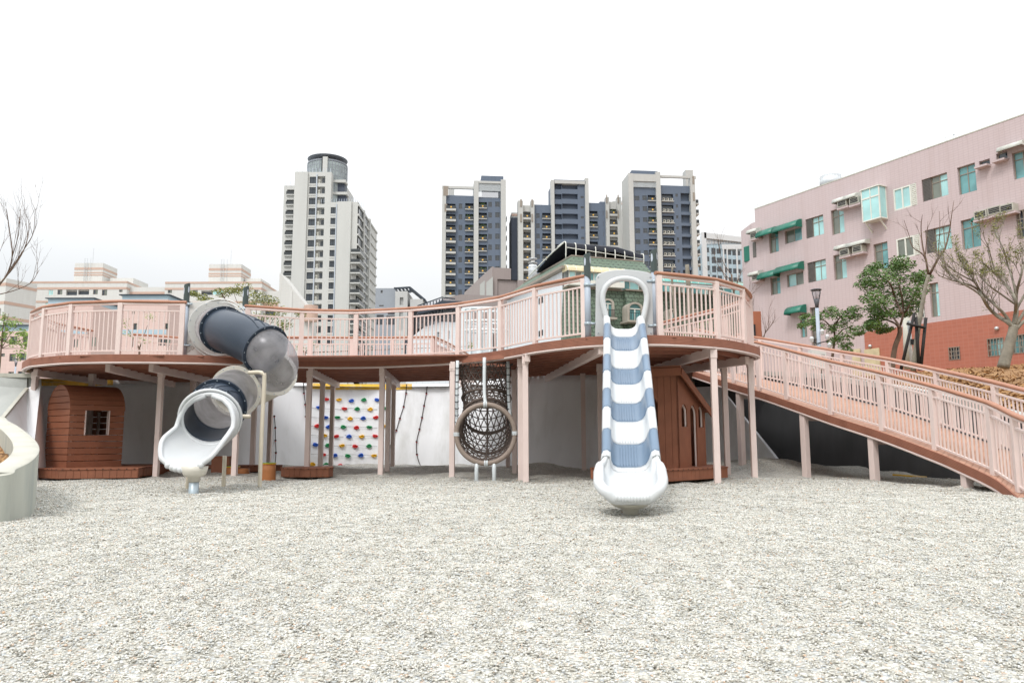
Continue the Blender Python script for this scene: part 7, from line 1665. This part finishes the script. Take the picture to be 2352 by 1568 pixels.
for k in range(8):
    x = -.12 + (bx1 + .2) * k / 7
    for (ya, za), (yb, zb) in zip(prof_, prof_[1:]): mb.bar((x, ya, zc0 - .14 + za), (x, yb, zc0 - .14 + zb), .05, .04, (1, 0, 0))
mb.build('yellow_canopy', mg, local=True)
# lower mansard with dormers
zl1 = zw0 - .25; zl0 = Zm(1110, 1370)[1] - 1.0; run = .9
mb = MB().mat('groof')
xs = [0.0, Zm(1480, 1000)[0], Zm(1545, 1000)[0], Zm(1800, 1000)[0], xR + 8]
offs = [0, .0, -.5, -.5, -.5]
mb.add([(-.25, -1.0, zl0), (xs[2], -1.0, zl0), (xs[2], -.1, zl1), (0, -.1, zl1)], [(0, 1, 2, 3)])
mb.add([(xs[2], -1.6, zl0), (xR + 8, -1.6, zl0), (xR + 8, -.5, zl1), (xs[2], -.5, zl1)], [(0, 1, 2, 3)]); mb.add([(xs[2], -1.0, zl0), (xs[2], -1.6, zl0), (xs[2], -.5, zl1), (xs[2], -.1, zl1)], [(0, 1, 2, 3)]); mb.add([(-.25, -1.0, zl0), (0, -.1, zl1), (0.02, .5, zl1), (-.25, .5, zl0)], [(0, 3, 2, 1)])
mb.build('lower_roof', mg, local=True)
mb = MB().mat('frame'); mb.box(-.1, xs[2], -.2, .22, zl1, zl1 + .12); mb.box(xs[2] + .003, xR + 8, -.7, .22, zl1, zl1 + .12); mb.build('lower_eaves', mg, local=True)
for i, (xa_, xb_, yt, ybm) in enumerate(((1385, 1480, 1065, 1218), (1562, 1690, 1098, 1250), (1885, 1950, 1150, 1290), (2060, 2120, 1150, 1290))):
    x0, z1 = Zm(xa_, yt, -1.2); x1, z0 = Zm(xb_, ybm, -1.2); yy = -1.35 if i == 0 else -1.75; r = (x1 - x0) / 2; xm = (x0 + x1) / 2; zs2 = z1 - r * .75
    mb = MB().mat('surround'); n = 10; arc_o = [(xm + r * math.cos(t), zs2 + r * .75 * math.sin(t)) for t in [math.pi * k / n for k in range(n + 1)]]; arc_i = [(xm + (r - .2) * math.cos(t), zs2 + (r - .2) * .75 * math.sin(t)) for t in [math.pi * k / n for k in range(n + 1)]]
    po = [(x1, z0)] + arc_o + [(x0, z0)]; pi_ = [(x1 - .2, z0)] + arc_i + [(x0 + .2, z0)]
    rows4 = [[(a_, yy + .25, b_) for a_, b_ in pi_], [(a_, yy, b_) for a_, b_ in pi_], [(a_, yy, b_) for a_, b_ in po], [(a_, yy + .95, b_) for a_, b_ in po]]; mb.sheet(rows4); mb.box(x0 - .12, x1 + .12, yy - .25, 0, z0 - .16, z0 - .004)
    dm = mb.build('dormer', mg, local=True); m2 = MB().mat('glass'); m2.add([(a_, yy + .2, b_) for a_, b_ in pi_], [tuple(range(len(pi_)))]); m2.mat('wframe'); m2.box(xm - .04, xm + .04, yy + .1, yy + .19, z0, zs2); m2.box(x0 + .2, x1 - .2, yy + .1, yy + .19, zs2 - .04, zs2 + .04); m2.build('pane', dm, local=True)
    m3 = MB().mat('black')
    for k in range(9): xx = x0 + .1 + (x1 - x0 - .2) * k / 8; m3.box(xx - .015, xx + .015, yy - .22, yy - .19, z0, z0 + .6)
    m3.box(x0 + .1, x1 - .1, yy - .225, yy - .185, z0 + .6, z0 + .64); m3.build('balconet', dm, local=True)
mb = MB().mat('whtile'); hw = [(.0)]; mb.box(-.02, .0, .5, dl, ZB, ze - .3); mb.build('side_wall', mg, local=True)
mb = MB().mat('black')
for (xa_, ya_, xb_, yb_) in ((1395 - 500, 1050, 925, 1112), (895, 1310, 925, 1365)):
    y0, z1 = fm.side(*q('m', 925, ya_), -.02); y1, z0 = fm.side(*q('m', 893, yb_), -.02); mb.box(-.05, -.025, min(y0, y1), max(y0, y1), z0, z1)
mb.build('side_window', mg, local=True)
mb = MB().mat('whtile'); mb.add([(-.02, .5, ZB), (xR + 8, .5, ZB), (xR + 8, .5, zl0), (-.02, .5, zl0)], [(0, 1, 2, 3)]); mb.box(xR + 7.9, xR + 8, .5, dl, ZB, ze - 1); mb.build('lower_wall', mg, local=True)
# black canopy on the roof
cn = mb = MB().mat('roofdark', True); x0 = -.9; x1 = Zm(1685, 720, 2)[0]; zc_ = Zm(1120, 628, 1.6)[1]; prof_ = [(1.4, -.55), (1.35, -.15), (1.6, .0), (3.0, -.05), (7.5, -.9), (8.5, -1.2)]
mb.sheet([[(x + (1.6 if x < 5 else 0), y, zc_ + z - (0 if x < 5 else .5)) for y, z in prof_] for x in (x0, x1 * .5, x1)]); mb.mat('wframe', True)
for k in range(9):
    t = k / 8; x = (x0 + 1.6) + (x1 - x0 - 1.6) * t; dz = -.5 * t
    mb.tube(cat_rom([(x, 1.38, zr0 - .2), (x, 1.32, zc_ - .5 + dz), (x, 1.38, zc_ - .05 + dz), (x, 1.8, zc_ + .06 + dz), (x, 3.2, zc_ + dz)], 3), .05, 6)
mb.tube([(x0 + 1.6, 1.33, zc_ - .5), (x1, 1.33, zc_ - 1.0)], .035, 6); mb.tube(cat_rom([(x0 + 1.6, 1.8, zc_ + .02), (x0 + 1.4, 5, zc_ - .5), (x0 + 1.2, 9, zc_ - 1.3), (x0 + 1.2, 9.6, zr0)], 4), .05, 6); mb.build('roof_canopy', mg, local=True)
mb = MB().mat('tank', True); x, z = Zm(1345, 725, 3); mb.lathe((x, 3.2, 0), [(.75, zr0), (.75, z), (.2, z + .3)], 18); mb.build('roof_tank', mg, local=True)
mb = MB().mat('awnt', True); x0, z1 = Zm(1795, 915, -2); x1 = Zm(2352, 960, -2)[0] + 3; pr = [(.0, .55), (-1.2, .5), (-1.9, .2), (-2.0, 0)]
z1 = Zm(1795, 935, -2)[1]; mb.sheet([[(x, y - .5, z1 + z) for y, z in pr] for x in (x0, x1)]); mb.mat('wframe')
for k in range(16):
    x = x0 + (x1 - x0) * k / 15
    for (ya, za), (yb, zb) in zip(pr, pr[1:]): mb.bar((x, ya - .5, z1 + za + .02), (x, yb - .5, z1 + zb + .02), .05, .03, (1, 0, 0))
mb.build('teal_canopy', mg, local=True)
# ------------------------------------------------------------------ trees, lamp and small things
def limb(mb, pts, r0, r1, n=7):
    k = len(pts); mb.tube(pts, [r0 + (r1 - r0) * i / (k - 1) for i in range(k)], n)
def twigs(mb, p, d, r, ln, depth, spread=.6, up=.25, tips=None, n=None):
    d = Vector(d).normalized(); k = 4; pts = [Vector(p)]
    for i in range(k):
        d = (d + Vector((random.uniform(-1, 1), random.uniform(-1, 1), random.uniform(-1, 1))) * .12 + V3(0, 0, up * .2)).normalized(); pts.append(pts[-1] + d * ln / k)
    limb(mb, pts, r, r * .5, 6 if r > .015 else 4)
    if tips is not None and depth <= 1: tips.extend(pts[1:])
    if depth <= 0: return
    for i in range(n or random.choice((2, 3, 3))):
        a = Vector((random.uniform(-1, 1), random.uniform(-1, 1), random.uniform(-.4, 1))).normalized()
        twigs(mb, pts[random.choice((2, 3, 4))], (d + a * spread).normalized(), r * .55, ln * random.uniform(.55, .8), depth - 1, spread, up, tips)
def leaves(mb, c, rx, n, s_, sh=.5):
    for _ in range(n):
        v = Vector((random.gauss(0, 1), random.gauss(0, 1), random.gauss(0, 1))); v = v / max(v.length, .01) * (random.random() ** sh); p = Vector(c) + Vector((v.x * rx[0], v.y * rx[1], v.z * rx[2]))
        a = Vector((random.uniform(-1, 1), random.uniform(-1, 1), random.uniform(-.5, .5))).normalized(); b = a.cross(Vector((random.uniform(-1, 1), random.uniform(-1, 1), random.uniform(-.2, 1)))).normalized()
        l_ = s_ * random.uniform(.7, 1.3); mb.add([p - a * l_, p + b * l_ * .4, p + a * l_, p - b * l_ * .4], [(0, 1, 2, 3)])
def Q(x, y, Y): return qat('q', x, y, Y)
# dense green tree on the slope
Y = 27.0; root = thing('green_tree', 'dense dark green tree on the slope behind the ramp, in front of the pink wall', 'tree', tuple(Q(770, 1480, Y)))
mb = MB().mat('barkd', True); limb(mb, cat_rom([Q(765, 1500, Y), Q(775, 1390, Y), Q(800, 1240, Y), Q(850, 1100, Y), Q(850, 1020, Y)], 4), .10, .075, 9)
for pts in ([(850, 1020), (815, 960), (760, 890), (700, 820), (640, 720)], [(850, 1020), (880, 930), (890, 800), (860, 600), (800, 420)], [(845, 1030), (800, 980), (700, 940), (600, 960)], [(885, 900), (960, 780), (1030, 640)], [(875, 860), (800, 700), (740, 520), (600, 420)]):
    limb(mb, cat_rom([Q(x, y, Y + random.uniform(-.5, .5)) for x, y in pts], 3), .05, .015, 6)
mb.build('trunk', root)
cl = [(560, 340, 90, 60), (500, 430, 120, 60), (450, 520, 90, 60), (820, 280, 90, 80), (900, 330, 110, 70), (760, 370, 100, 80), (700, 480, 150, 90), (880, 480, 160, 110), (1060, 440, 90, 60), (1120, 480, 70, 50), (560, 560, 130, 80), (740, 620, 160, 100), (920, 640, 150, 100), (1060, 600, 90, 90), (520, 680, 110, 70), (640, 740, 130, 80), (850, 760, 140, 90), (1000, 750, 90, 90), (560, 800, 100, 60), (600, 870, 110, 60), (700, 880, 90, 60), (520, 1000, 60, 50), (590, 1020, 90, 50), (680, 1060, 60, 35), (920, 860, 100, 60), (540, 960, 70, 40)]
mb = MB().mat('leaf')
for x, y, rx, ry in cl:
    s_ = Y / 1740 / 2.8505 / 1.7415; leaves(mb, Q(x, y, Y + random.uniform(-.8, .8)), (rx * s_, .7, ry * s_), 380, .052)
mb.build('crown', root)
# lower bushy tree by the lamp
Y = 29.0; root = thing('bushy_tree', 'low bushy green tree directly behind the lamp post', 'tree', tuple(Q(90, 1420, Y)))
mb = MB().mat('barkd', True); limb(mb, cat_rom([Q(75, 1450, Y), Q(90, 1300, Y), Q(110, 1150, Y), Q(100, 1000, Y)], 4), .06, .03, 7)
for pts in ([(110, 1150), (200, 1050), (330, 1000)], [(100, 1050), (0, 950), (-120, 900)], [(100, 1000), (180, 900), (250, 850)]): limb(mb, [Q(x, y, Y) for x, y in pts], .035, .012, 6)
mb.build('trunk', root); mb = MB().mat('leaf')
for x, y, rx, ry in [(60, 830, 80, 50), (120, 880, 110, 60), (320, 820, 70, 50), (250, 890, 110, 60), (340, 900, 70, 60), (200, 980, 120, 60), (340, 1050, 100, 50), (100, 1040, 100, 60), (-60, 900, 90, 60), (-150, 960, 90, 50), (-230, 900, 50, 30), (230, 1120, 120, 60), (120, 1180, 100, 60), (240, 1230, 70, 50), (240, 1300, 60, 40), (-80, 1020, 80, 60), (400, 1090, 40, 25), (-250, 1000, 60, 40)]:
    s_ = Y / 1740 / 2.8505 / 1.7415; leaves(mb, Q(x, y, Y + random.uniform(-.6, .6)), (rx * s_, .5, ry * s_), 220, .052)
mb.build('crown', root)
# bare staked tree
Y = 23.5; root = thing('bare_young_tree', 'leafless young tree tied to charred stakes beside the dense green tree', 'tree', tuple(Q(1010, 1500, Y)))
mb = MB().mat('bark', True); limb(mb, cat_rom([Q(1005, 1520, Y), Q(1030, 1320, Y), Q(1060, 1050, Y), Q(1100, 820, Y), Q(1145, 560, Y), Q(1180, 430, Y)], 4), .085, .05, 9); tr = mb.build('trunk', root)
mb = MB().mat('barkd', True)
for pts, r in (([(1180, 430), (1150, 250), (1110, 80), (1095, -120), (1110, -260)], .04), ([(1190, 430), (1290, 240), (1370, 120), (1420, -80), (1440, -230), (1470, -420)], .04), ([(1165, 330), (1120, 200), (1000, 110), (960, -20), (900, -200)], .022), ([(1290, 240), (1300, 60), (1310, -120), (1305, -300)], .02), ([(1145, 200), (1160, -20), (1175, -190)], .016)):
    P = cat_rom([Q(x, y, Y + random.uniform(-.25, .25)) for x, y in pts], 3); limb(mb, P, r, .006, 6)
    for p in P[4::3]: twigs(mb, p, (random.uniform(-1, 1), random.uniform(-1, 1), .8), .007, .5, 1, .5)
mb.build('branches', root)
root = thing('tree_stakes', 'three charred timber stakes with a crossbar bracing the bare young tree', 'tree stakes', tuple(Q(1000, 1500, Y - .1)))
for a, b in (((865, 1510), (1020, 860)), ((1075, 1510), (1035, 905)), ((1090, 1510), (1150, 915))):
    mb = MB().mat('stake', True); mb.tube([Q(*a, Y - .15), Q(*b, Y - .15)], .05, 8); mb.build('stake', root)
mb = MB().mat('stake', True); mb.tube([Q(935, 980, Y - .25), Q(1140, 1030, Y - .25)], .045, 8); mb.build('crossbar', root)
# bare tree on the right
Y = 20.5; root = thing('bare_tree', 'spreading nearly leafless grey tree with yellow green buds at the right edge', 'tree', tuple(Q(2040, 1450, Y)))
mb = MB().mat('bark', True); limb(mb, cat_rom([Q(2030, 1480, Y), Q(2070, 1330, Y), Q(2110, 1180, Y), Q(2140, 1080, Y), Q(2150, 1000, Y)], 4), .15, .11, 10); mb.build('trunk', root)
mb = MB().mat('bark', True); tips = []
BR_ = [([(2140, 1020), (2080, 960), (1960, 890), (1860, 790), (1790, 670), (1740, 590), (1620, 530), (1450, 490), (1290, 430)], .065), ([(2120, 990), (2050, 880), (1950, 780), (1800, 640), (1700, 500), (1640, 380), (1540, 250)], .05), ([(2150, 1010), (2170, 860), (2170, 700), (2080, 560), (1950, 420), (1800, 280)], .06), ([(2160, 1000), (2185, 850), (2180, 650), (2230, 450), (2280, 250), (2330, 60)], .06), ([(2180, 700), (2150, 520), (2080, 300), (2030, 120), (1950, -40)], .035), ([(2160, 1010), (2240, 900), (2330, 740), (2450, 560)], .06), ([(2170, 1050), (2260, 960), (2400, 860), (2560, 760)], .06), ([(1790, 670), (1700, 600), (1560, 520), (1420, 420), (1330, 330)], .03), ([(1700, 500), (1560, 430), (1400, 330)], .025), ([(2170, 760), (2000, 640), (1860, 540), (1760, 440)], .03), ([(2190, 800), (2300, 600), (2360, 400), (2420, 150)], .035), ([(1950, 420), (1900, 250), (1850, 60)], .025)]
for pts, r in BR_:
    P = cat_rom([Q(x, y, Y + (random.uniform(-.5, .5) if i > 1 else 0)) for i, (x, y) in enumerate(pts)], 3); limb(mb, P, r, .010, 7)
    for p, p2 in zip(P[5::2], P[6::2]):
        for _ in range(2): twigs(mb, p, (p2 - p).normalized() + Vector((random.uniform(-1, 1), random.uniform(-1, 1), random.uniform(-.2, 1.0))) * .7, .011, random.uniform(.35, .7), 2, .45, .35, tips)
mb.build('branches', root); mb = MB().mat('leafy')
for p in tips:
    hi = p.z > 5.2
    if random.random() < (.42 if hi and p.x > 11.8 else .12): leaves(mb, p, (.08, .08, .08), 5 if hi and p.x > 12.2 else 2, .026)
mb.build('crown', root)
# young leafy tree and bare tree, far left
Y = 26.0; root = thing('bare_tree', 'dark leafless tree reaching in from the left edge', 'tree', tuple(at(-60, 870, Y)))
mb = MB().mat('barkd', True); limb(mb, cat_rom([at(-60, 900, Y), at(-50, 760, Y), at(-30, 690, Y)], 4), .13, .09, 8); mb.build('trunk', root)
mb = MB().mat('barkd', True)
for pts, r in (([(-40, 700), (0, 652), (40, 600), (60, 560), (70, 510)], .035), ([(-35, 690), (10, 640), (28, 590), (22, 530), (15, 480)], .03), ([(20, 625), (50, 580), (75, 540), (80, 500)], .018), ([(-20, 680), (30, 668), (70, 650), (90, 620)], .02), ([(0, 655), (-10, 560), (-20, 450)], .025), ([(28, 590), (42, 540), (48, 480)], .015)):
    P = cat_rom([at(x, y, Y + random.uniform(-.5, .5)) for x, y in pts], 3); limb(mb, P, r, .008, 6)
    for p, p2 in zip(P[2::2], P[3::2]): twigs(mb, p, (p2 - p).normalized() + Vector((random.uniform(-1, 1), random.uniform(-1, 1), random.uniform(-.2, 1))) * .5, .010, random.uniform(.6, 1.2), 2, .5, .3)
mb.build('branches', root)
Y = 24.0; root = thing('leafy_sapling', 'sapling with fresh light green leaves at the left edge below the bare tree', 'tree', tuple(at(12, 900, Y)))
mb = MB().mat('barkd', True); limb(mb, cat_rom([at(-8, 900, Y), at(0, 830, Y), at(5, 770, Y), at(12, 720, Y)], 4), .04, .012, 6)
for x, y in ((40, 745), (60, 775), (-20, 740), (50, 800), (20, 720)): limb(mb, [at(3, 800, Y), at(x * .5, (y + 800) / 2, Y), at(x, y, Y)], .014, .006, 5)
mb.build('trunk', root); mb = MB().mat('leafl')
for x, y in ((5, 730), (20, 745), (35, 740), (48, 762), (60, 770), (15, 765), (-10, 750), (52, 790), (30, 785), (0, 780), (70, 790), (45, 815)): leaves(mb, at(x, y, Y), (.22, .22, .2), 75, .05)
mb.build('crown', root)
# trees behind the deck
def backtree(pts, base, Y, label, mat='leafy', name='leafy_tree', n=260, s_=.055):
    root = thing(name, label, 'tree', tuple(at(*base, Y))); mb = MB().mat('barkd', True); limb(mb, [at(base[0], 900, Y), at(*base, Y), at(pts[0][0], pts[0][1], Y)], .08, .03, 6)
    for x, y, _, _ in pts: limb(mb, [at(base[0], base[1], Y), at((x + base[0]) / 2, (y + base[1]) / 2, Y), at(x, y, Y)], .03, .008, 5)
    mb.build('trunk', root); mb = MB().mat(mat)
    for x, y, rx, ry in pts: k = Y / 1740; leaves(mb, at(x, y, Y), (rx * k, .6, ry * k), n, s_)
    mb.build('crown', root)
backtree([(508, 672, 22, 10), (535, 668, 20, 8), (560, 665, 28, 18), (590, 680, 25, 14), (620, 690, 25, 12), (575, 700, 30, 14), (640, 715, 30, 14), (600, 730, 40, 14), (650, 745, 25, 14), (560, 735, 25, 12), (445, 675, 14, 6), (470, 685, 20, 10), (690, 720, 12, 8), (625, 765, 25, 14)], (585, 800), 34, 'olive green leafy tree behind the deck, right of the tube slide entrance')
backtree([(300, 770, 20, 10), (285, 740, 14, 16), (330, 780, 15, 12), (345, 730, 12, 14)], (320, 800), 40, 'thin tree with sparse yellowish leaves behind the left deck railing', 'leafl', n=50, s_=.06)
backtree([(690, 800, 14, 8), (720, 790, 12, 10), (1080, 795, 8, 10)], (700, 810), 40, 'low olive shrub behind the far deck railing', n=60)
# cut back tree trunks by the green building
Y = 26; root = thing('pollarded_trees', 'pair of mottled bare trunks behind the railing right of the wave slide', 'tree', tuple(at(1560, 800, Y)))
for pts in ([(1583, 840), (1583, 700), (1580, 640), (1578, 608)], [(1555, 840), (1550, 720), (1543, 640), (1545, 612)]):
    mb = MB().mat('bark', True); limb(mb, cat_rom([at(x, y, Y) for x, y in pts], 3), .10 if pts[0][0] == 1583 else .06, .07 if pts[0][0] == 1583 else .03, 8); mb.build('trunk', root)
mb = MB().mat('barkd', True)
for x in (1550, 1570, 1590, 1605): twigs(mb, at(x, 800, Y), (random.uniform(-.3, .3), 0, 1), .012, 1.0, 2, .4)
mb.build('branches', root); mb = MB().mat('leafl')
for x, y in ((1590, 770), (1605, 745), (1575, 790), (1620, 780), (1600, 800)): leaves(mb, at(x, y, Y), (.3, .3, .25), 40, .05)
mb.build('crown', root)
for (x, y), (bx, by), lab in (((1680, 590), (1690, 800), 'thin bare reddish tree in front of the far pale block, left of the pink building'), ((1748, 720), (1740, 850), 'bare twiggy sapling against the left end of the pink building')):
    Y = 38; root = thing('bare_young_tree', lab, 'tree', tuple(at(bx, by, Y))); mb = MB().mat('barkd', True); b0 = at(bx, by + 30, Y); t0 = at(x, y + 40, Y)
    limb(mb, cat_rom([b0, b0.lerp(t0, .5) + V3(.15, 0, 0), t0], 4), .07, .04, 6); mb.build('trunk', root); mb = MB().mat('barkd', True)
    for k in range(6): twigs(mb, b0.lerp(t0, .55 + .09 * k), (random.uniform(-1, 1), random.uniform(-.5, .5), .9), .022, 1.3, 2, .5)
    mb.build('branches', root)

# lamp posts
def lamp(px, pt, pb_, Y, label, cams=True):
    x = at_x(px, Y); zt = at(px, pt, Y).z; zb = at(px, pb_, Y).z; k = .62; root = thing('street_lamp', label, 'street lamp', (x, Y, zb))
    mb = MB().mat('polegrey', True); mb.cyl((x, Y), .06, zb - .6, zt - .72 * k - .2, 14); mb.build('pole', root)
    mb = MB().mat('lamp', True); mb.lathe((x, Y, zt), [(.15, -.05), (.19, -.025), (.15, 0)], 18); mb.build('lamp_cap', root); mb = MB().mat('lamp', True); mb.lathe((x, Y, zt), [(.05, -.64), (.07, -.50), (.10, -.34)], 18)
    for j in range(6): a = 2 * math.pi * j / 6; mb.tube([(x + .10 * math.cos(a), Y + .10 * math.sin(a), zt - .34), (x + .155 * math.cos(a), Y + .155 * math.sin(a), zt - .04)], .008, 5)
    mb.build('lamp_holder', root); mb = MB().mat('clear', True); mb.lathe((x, Y, zt), [(.09, -.34), (.14, -.05)], 18); mb.build('lamp_glass', root)
    if cams:
        for dx, dz in ((-.28, -1.75), (.24, -1.68), (.30, -1.95), (.08, -1.5)):
            mb = MB().mat('white', True); mb.ball((x + dx, Y - .12, zt + dz), .065, 10, 8); mb.lathe((x + dx, Y - .12, zt + dz), [(.065, 0), (.065, .10), (.03, .13)], 12); mb.build('camera_dome', root)
        mb = MB().mat('black', True); mb.tube([(x - .28, Y - .1, zt - 1.7), (x - .1, Y - .05, zt - 1.85), (x + .28, Y - .1, zt - 1.75)], .018, 6); mb.build('camera_arm', root)
        mb = MB().mat('offw'); mb.box(x - .42, x + .05, Y - .42, Y - .10, zt - 2.72, zt - 2.08); mb.mat('lamp')
        for k_ in range(4): mb.box(x - .12, x + .0, Y - .425, Y - .42, zt - 2.25 - k_ * .03, zt - 2.24 - k_ * .03)
        mb.build('control_box', root, bevel=.012)
lamp(1892, 664, 850, 25.0, 'street lamp with white camera domes and a beige control box behind the ramp')
lamp(22, 823, 900, 60.0, 'small distant street lamp in front of the pink house at the left edge', False)
# pole beside the stakes
Y = 30; mb = MB().mat('conct', True); a = Q(940, 1500, Y); b = Q(925, 900, Y); mb.tube([a, b], .13, 12); tag(mb.build('concrete_pole'), 'round pale concrete pole behind the tree stakes', 'pole')
mb = MB().mat('whitesteel', True); a = Q(990, 1480, Y - 2); b = Q(955, 950, Y - 2); mb.tube([a, b], .06, 10); mb.mat('black'); c = Q(1010, 1190, Y - 2); mb.box(c.x - .15, c.x + .12, c.y - .1, c.y + .1, c.z - .1, c.z + .1); tag(mb.build('white_mast'), 'slim white mast with a small black camera beside the concrete pole', 'pole')
# timber frame with yellow panel
Y = 21.5; root = thing('gate_post', 'brown timber gate post with a yellow panel beside the right end of the deck', 'post', tuple(at(1737, 860, Y)))
mb = MB().mat('redbrown'); a = at(1744, 900, Y); b = at(1744, 716, Y); mb.box(a.x - .11, a.x + .11, Y - .11, Y + .11, a.z, b.z); a = at(1730, 745, Y); mb.box(a.x - .15, a.x + .2, Y - .06, Y + .06, a.z - .09, a.z + .09); mb.build('timber_post', root, bevel=.01)
mb = MB().mat('gold'); a = at(1728, 900, Y - .2); b = at(1728, 745, Y - .2); mb.box(a.x - .10, a.x + .0, Y - .25, Y - .2, a.z, b.z); mb.mat('black'); mb.bar(a + V3(.08, 0, 0), b + V3(.02, 0, 0), .12, .06, (0, 1, 0)); mb.build('yellow_panel', root)
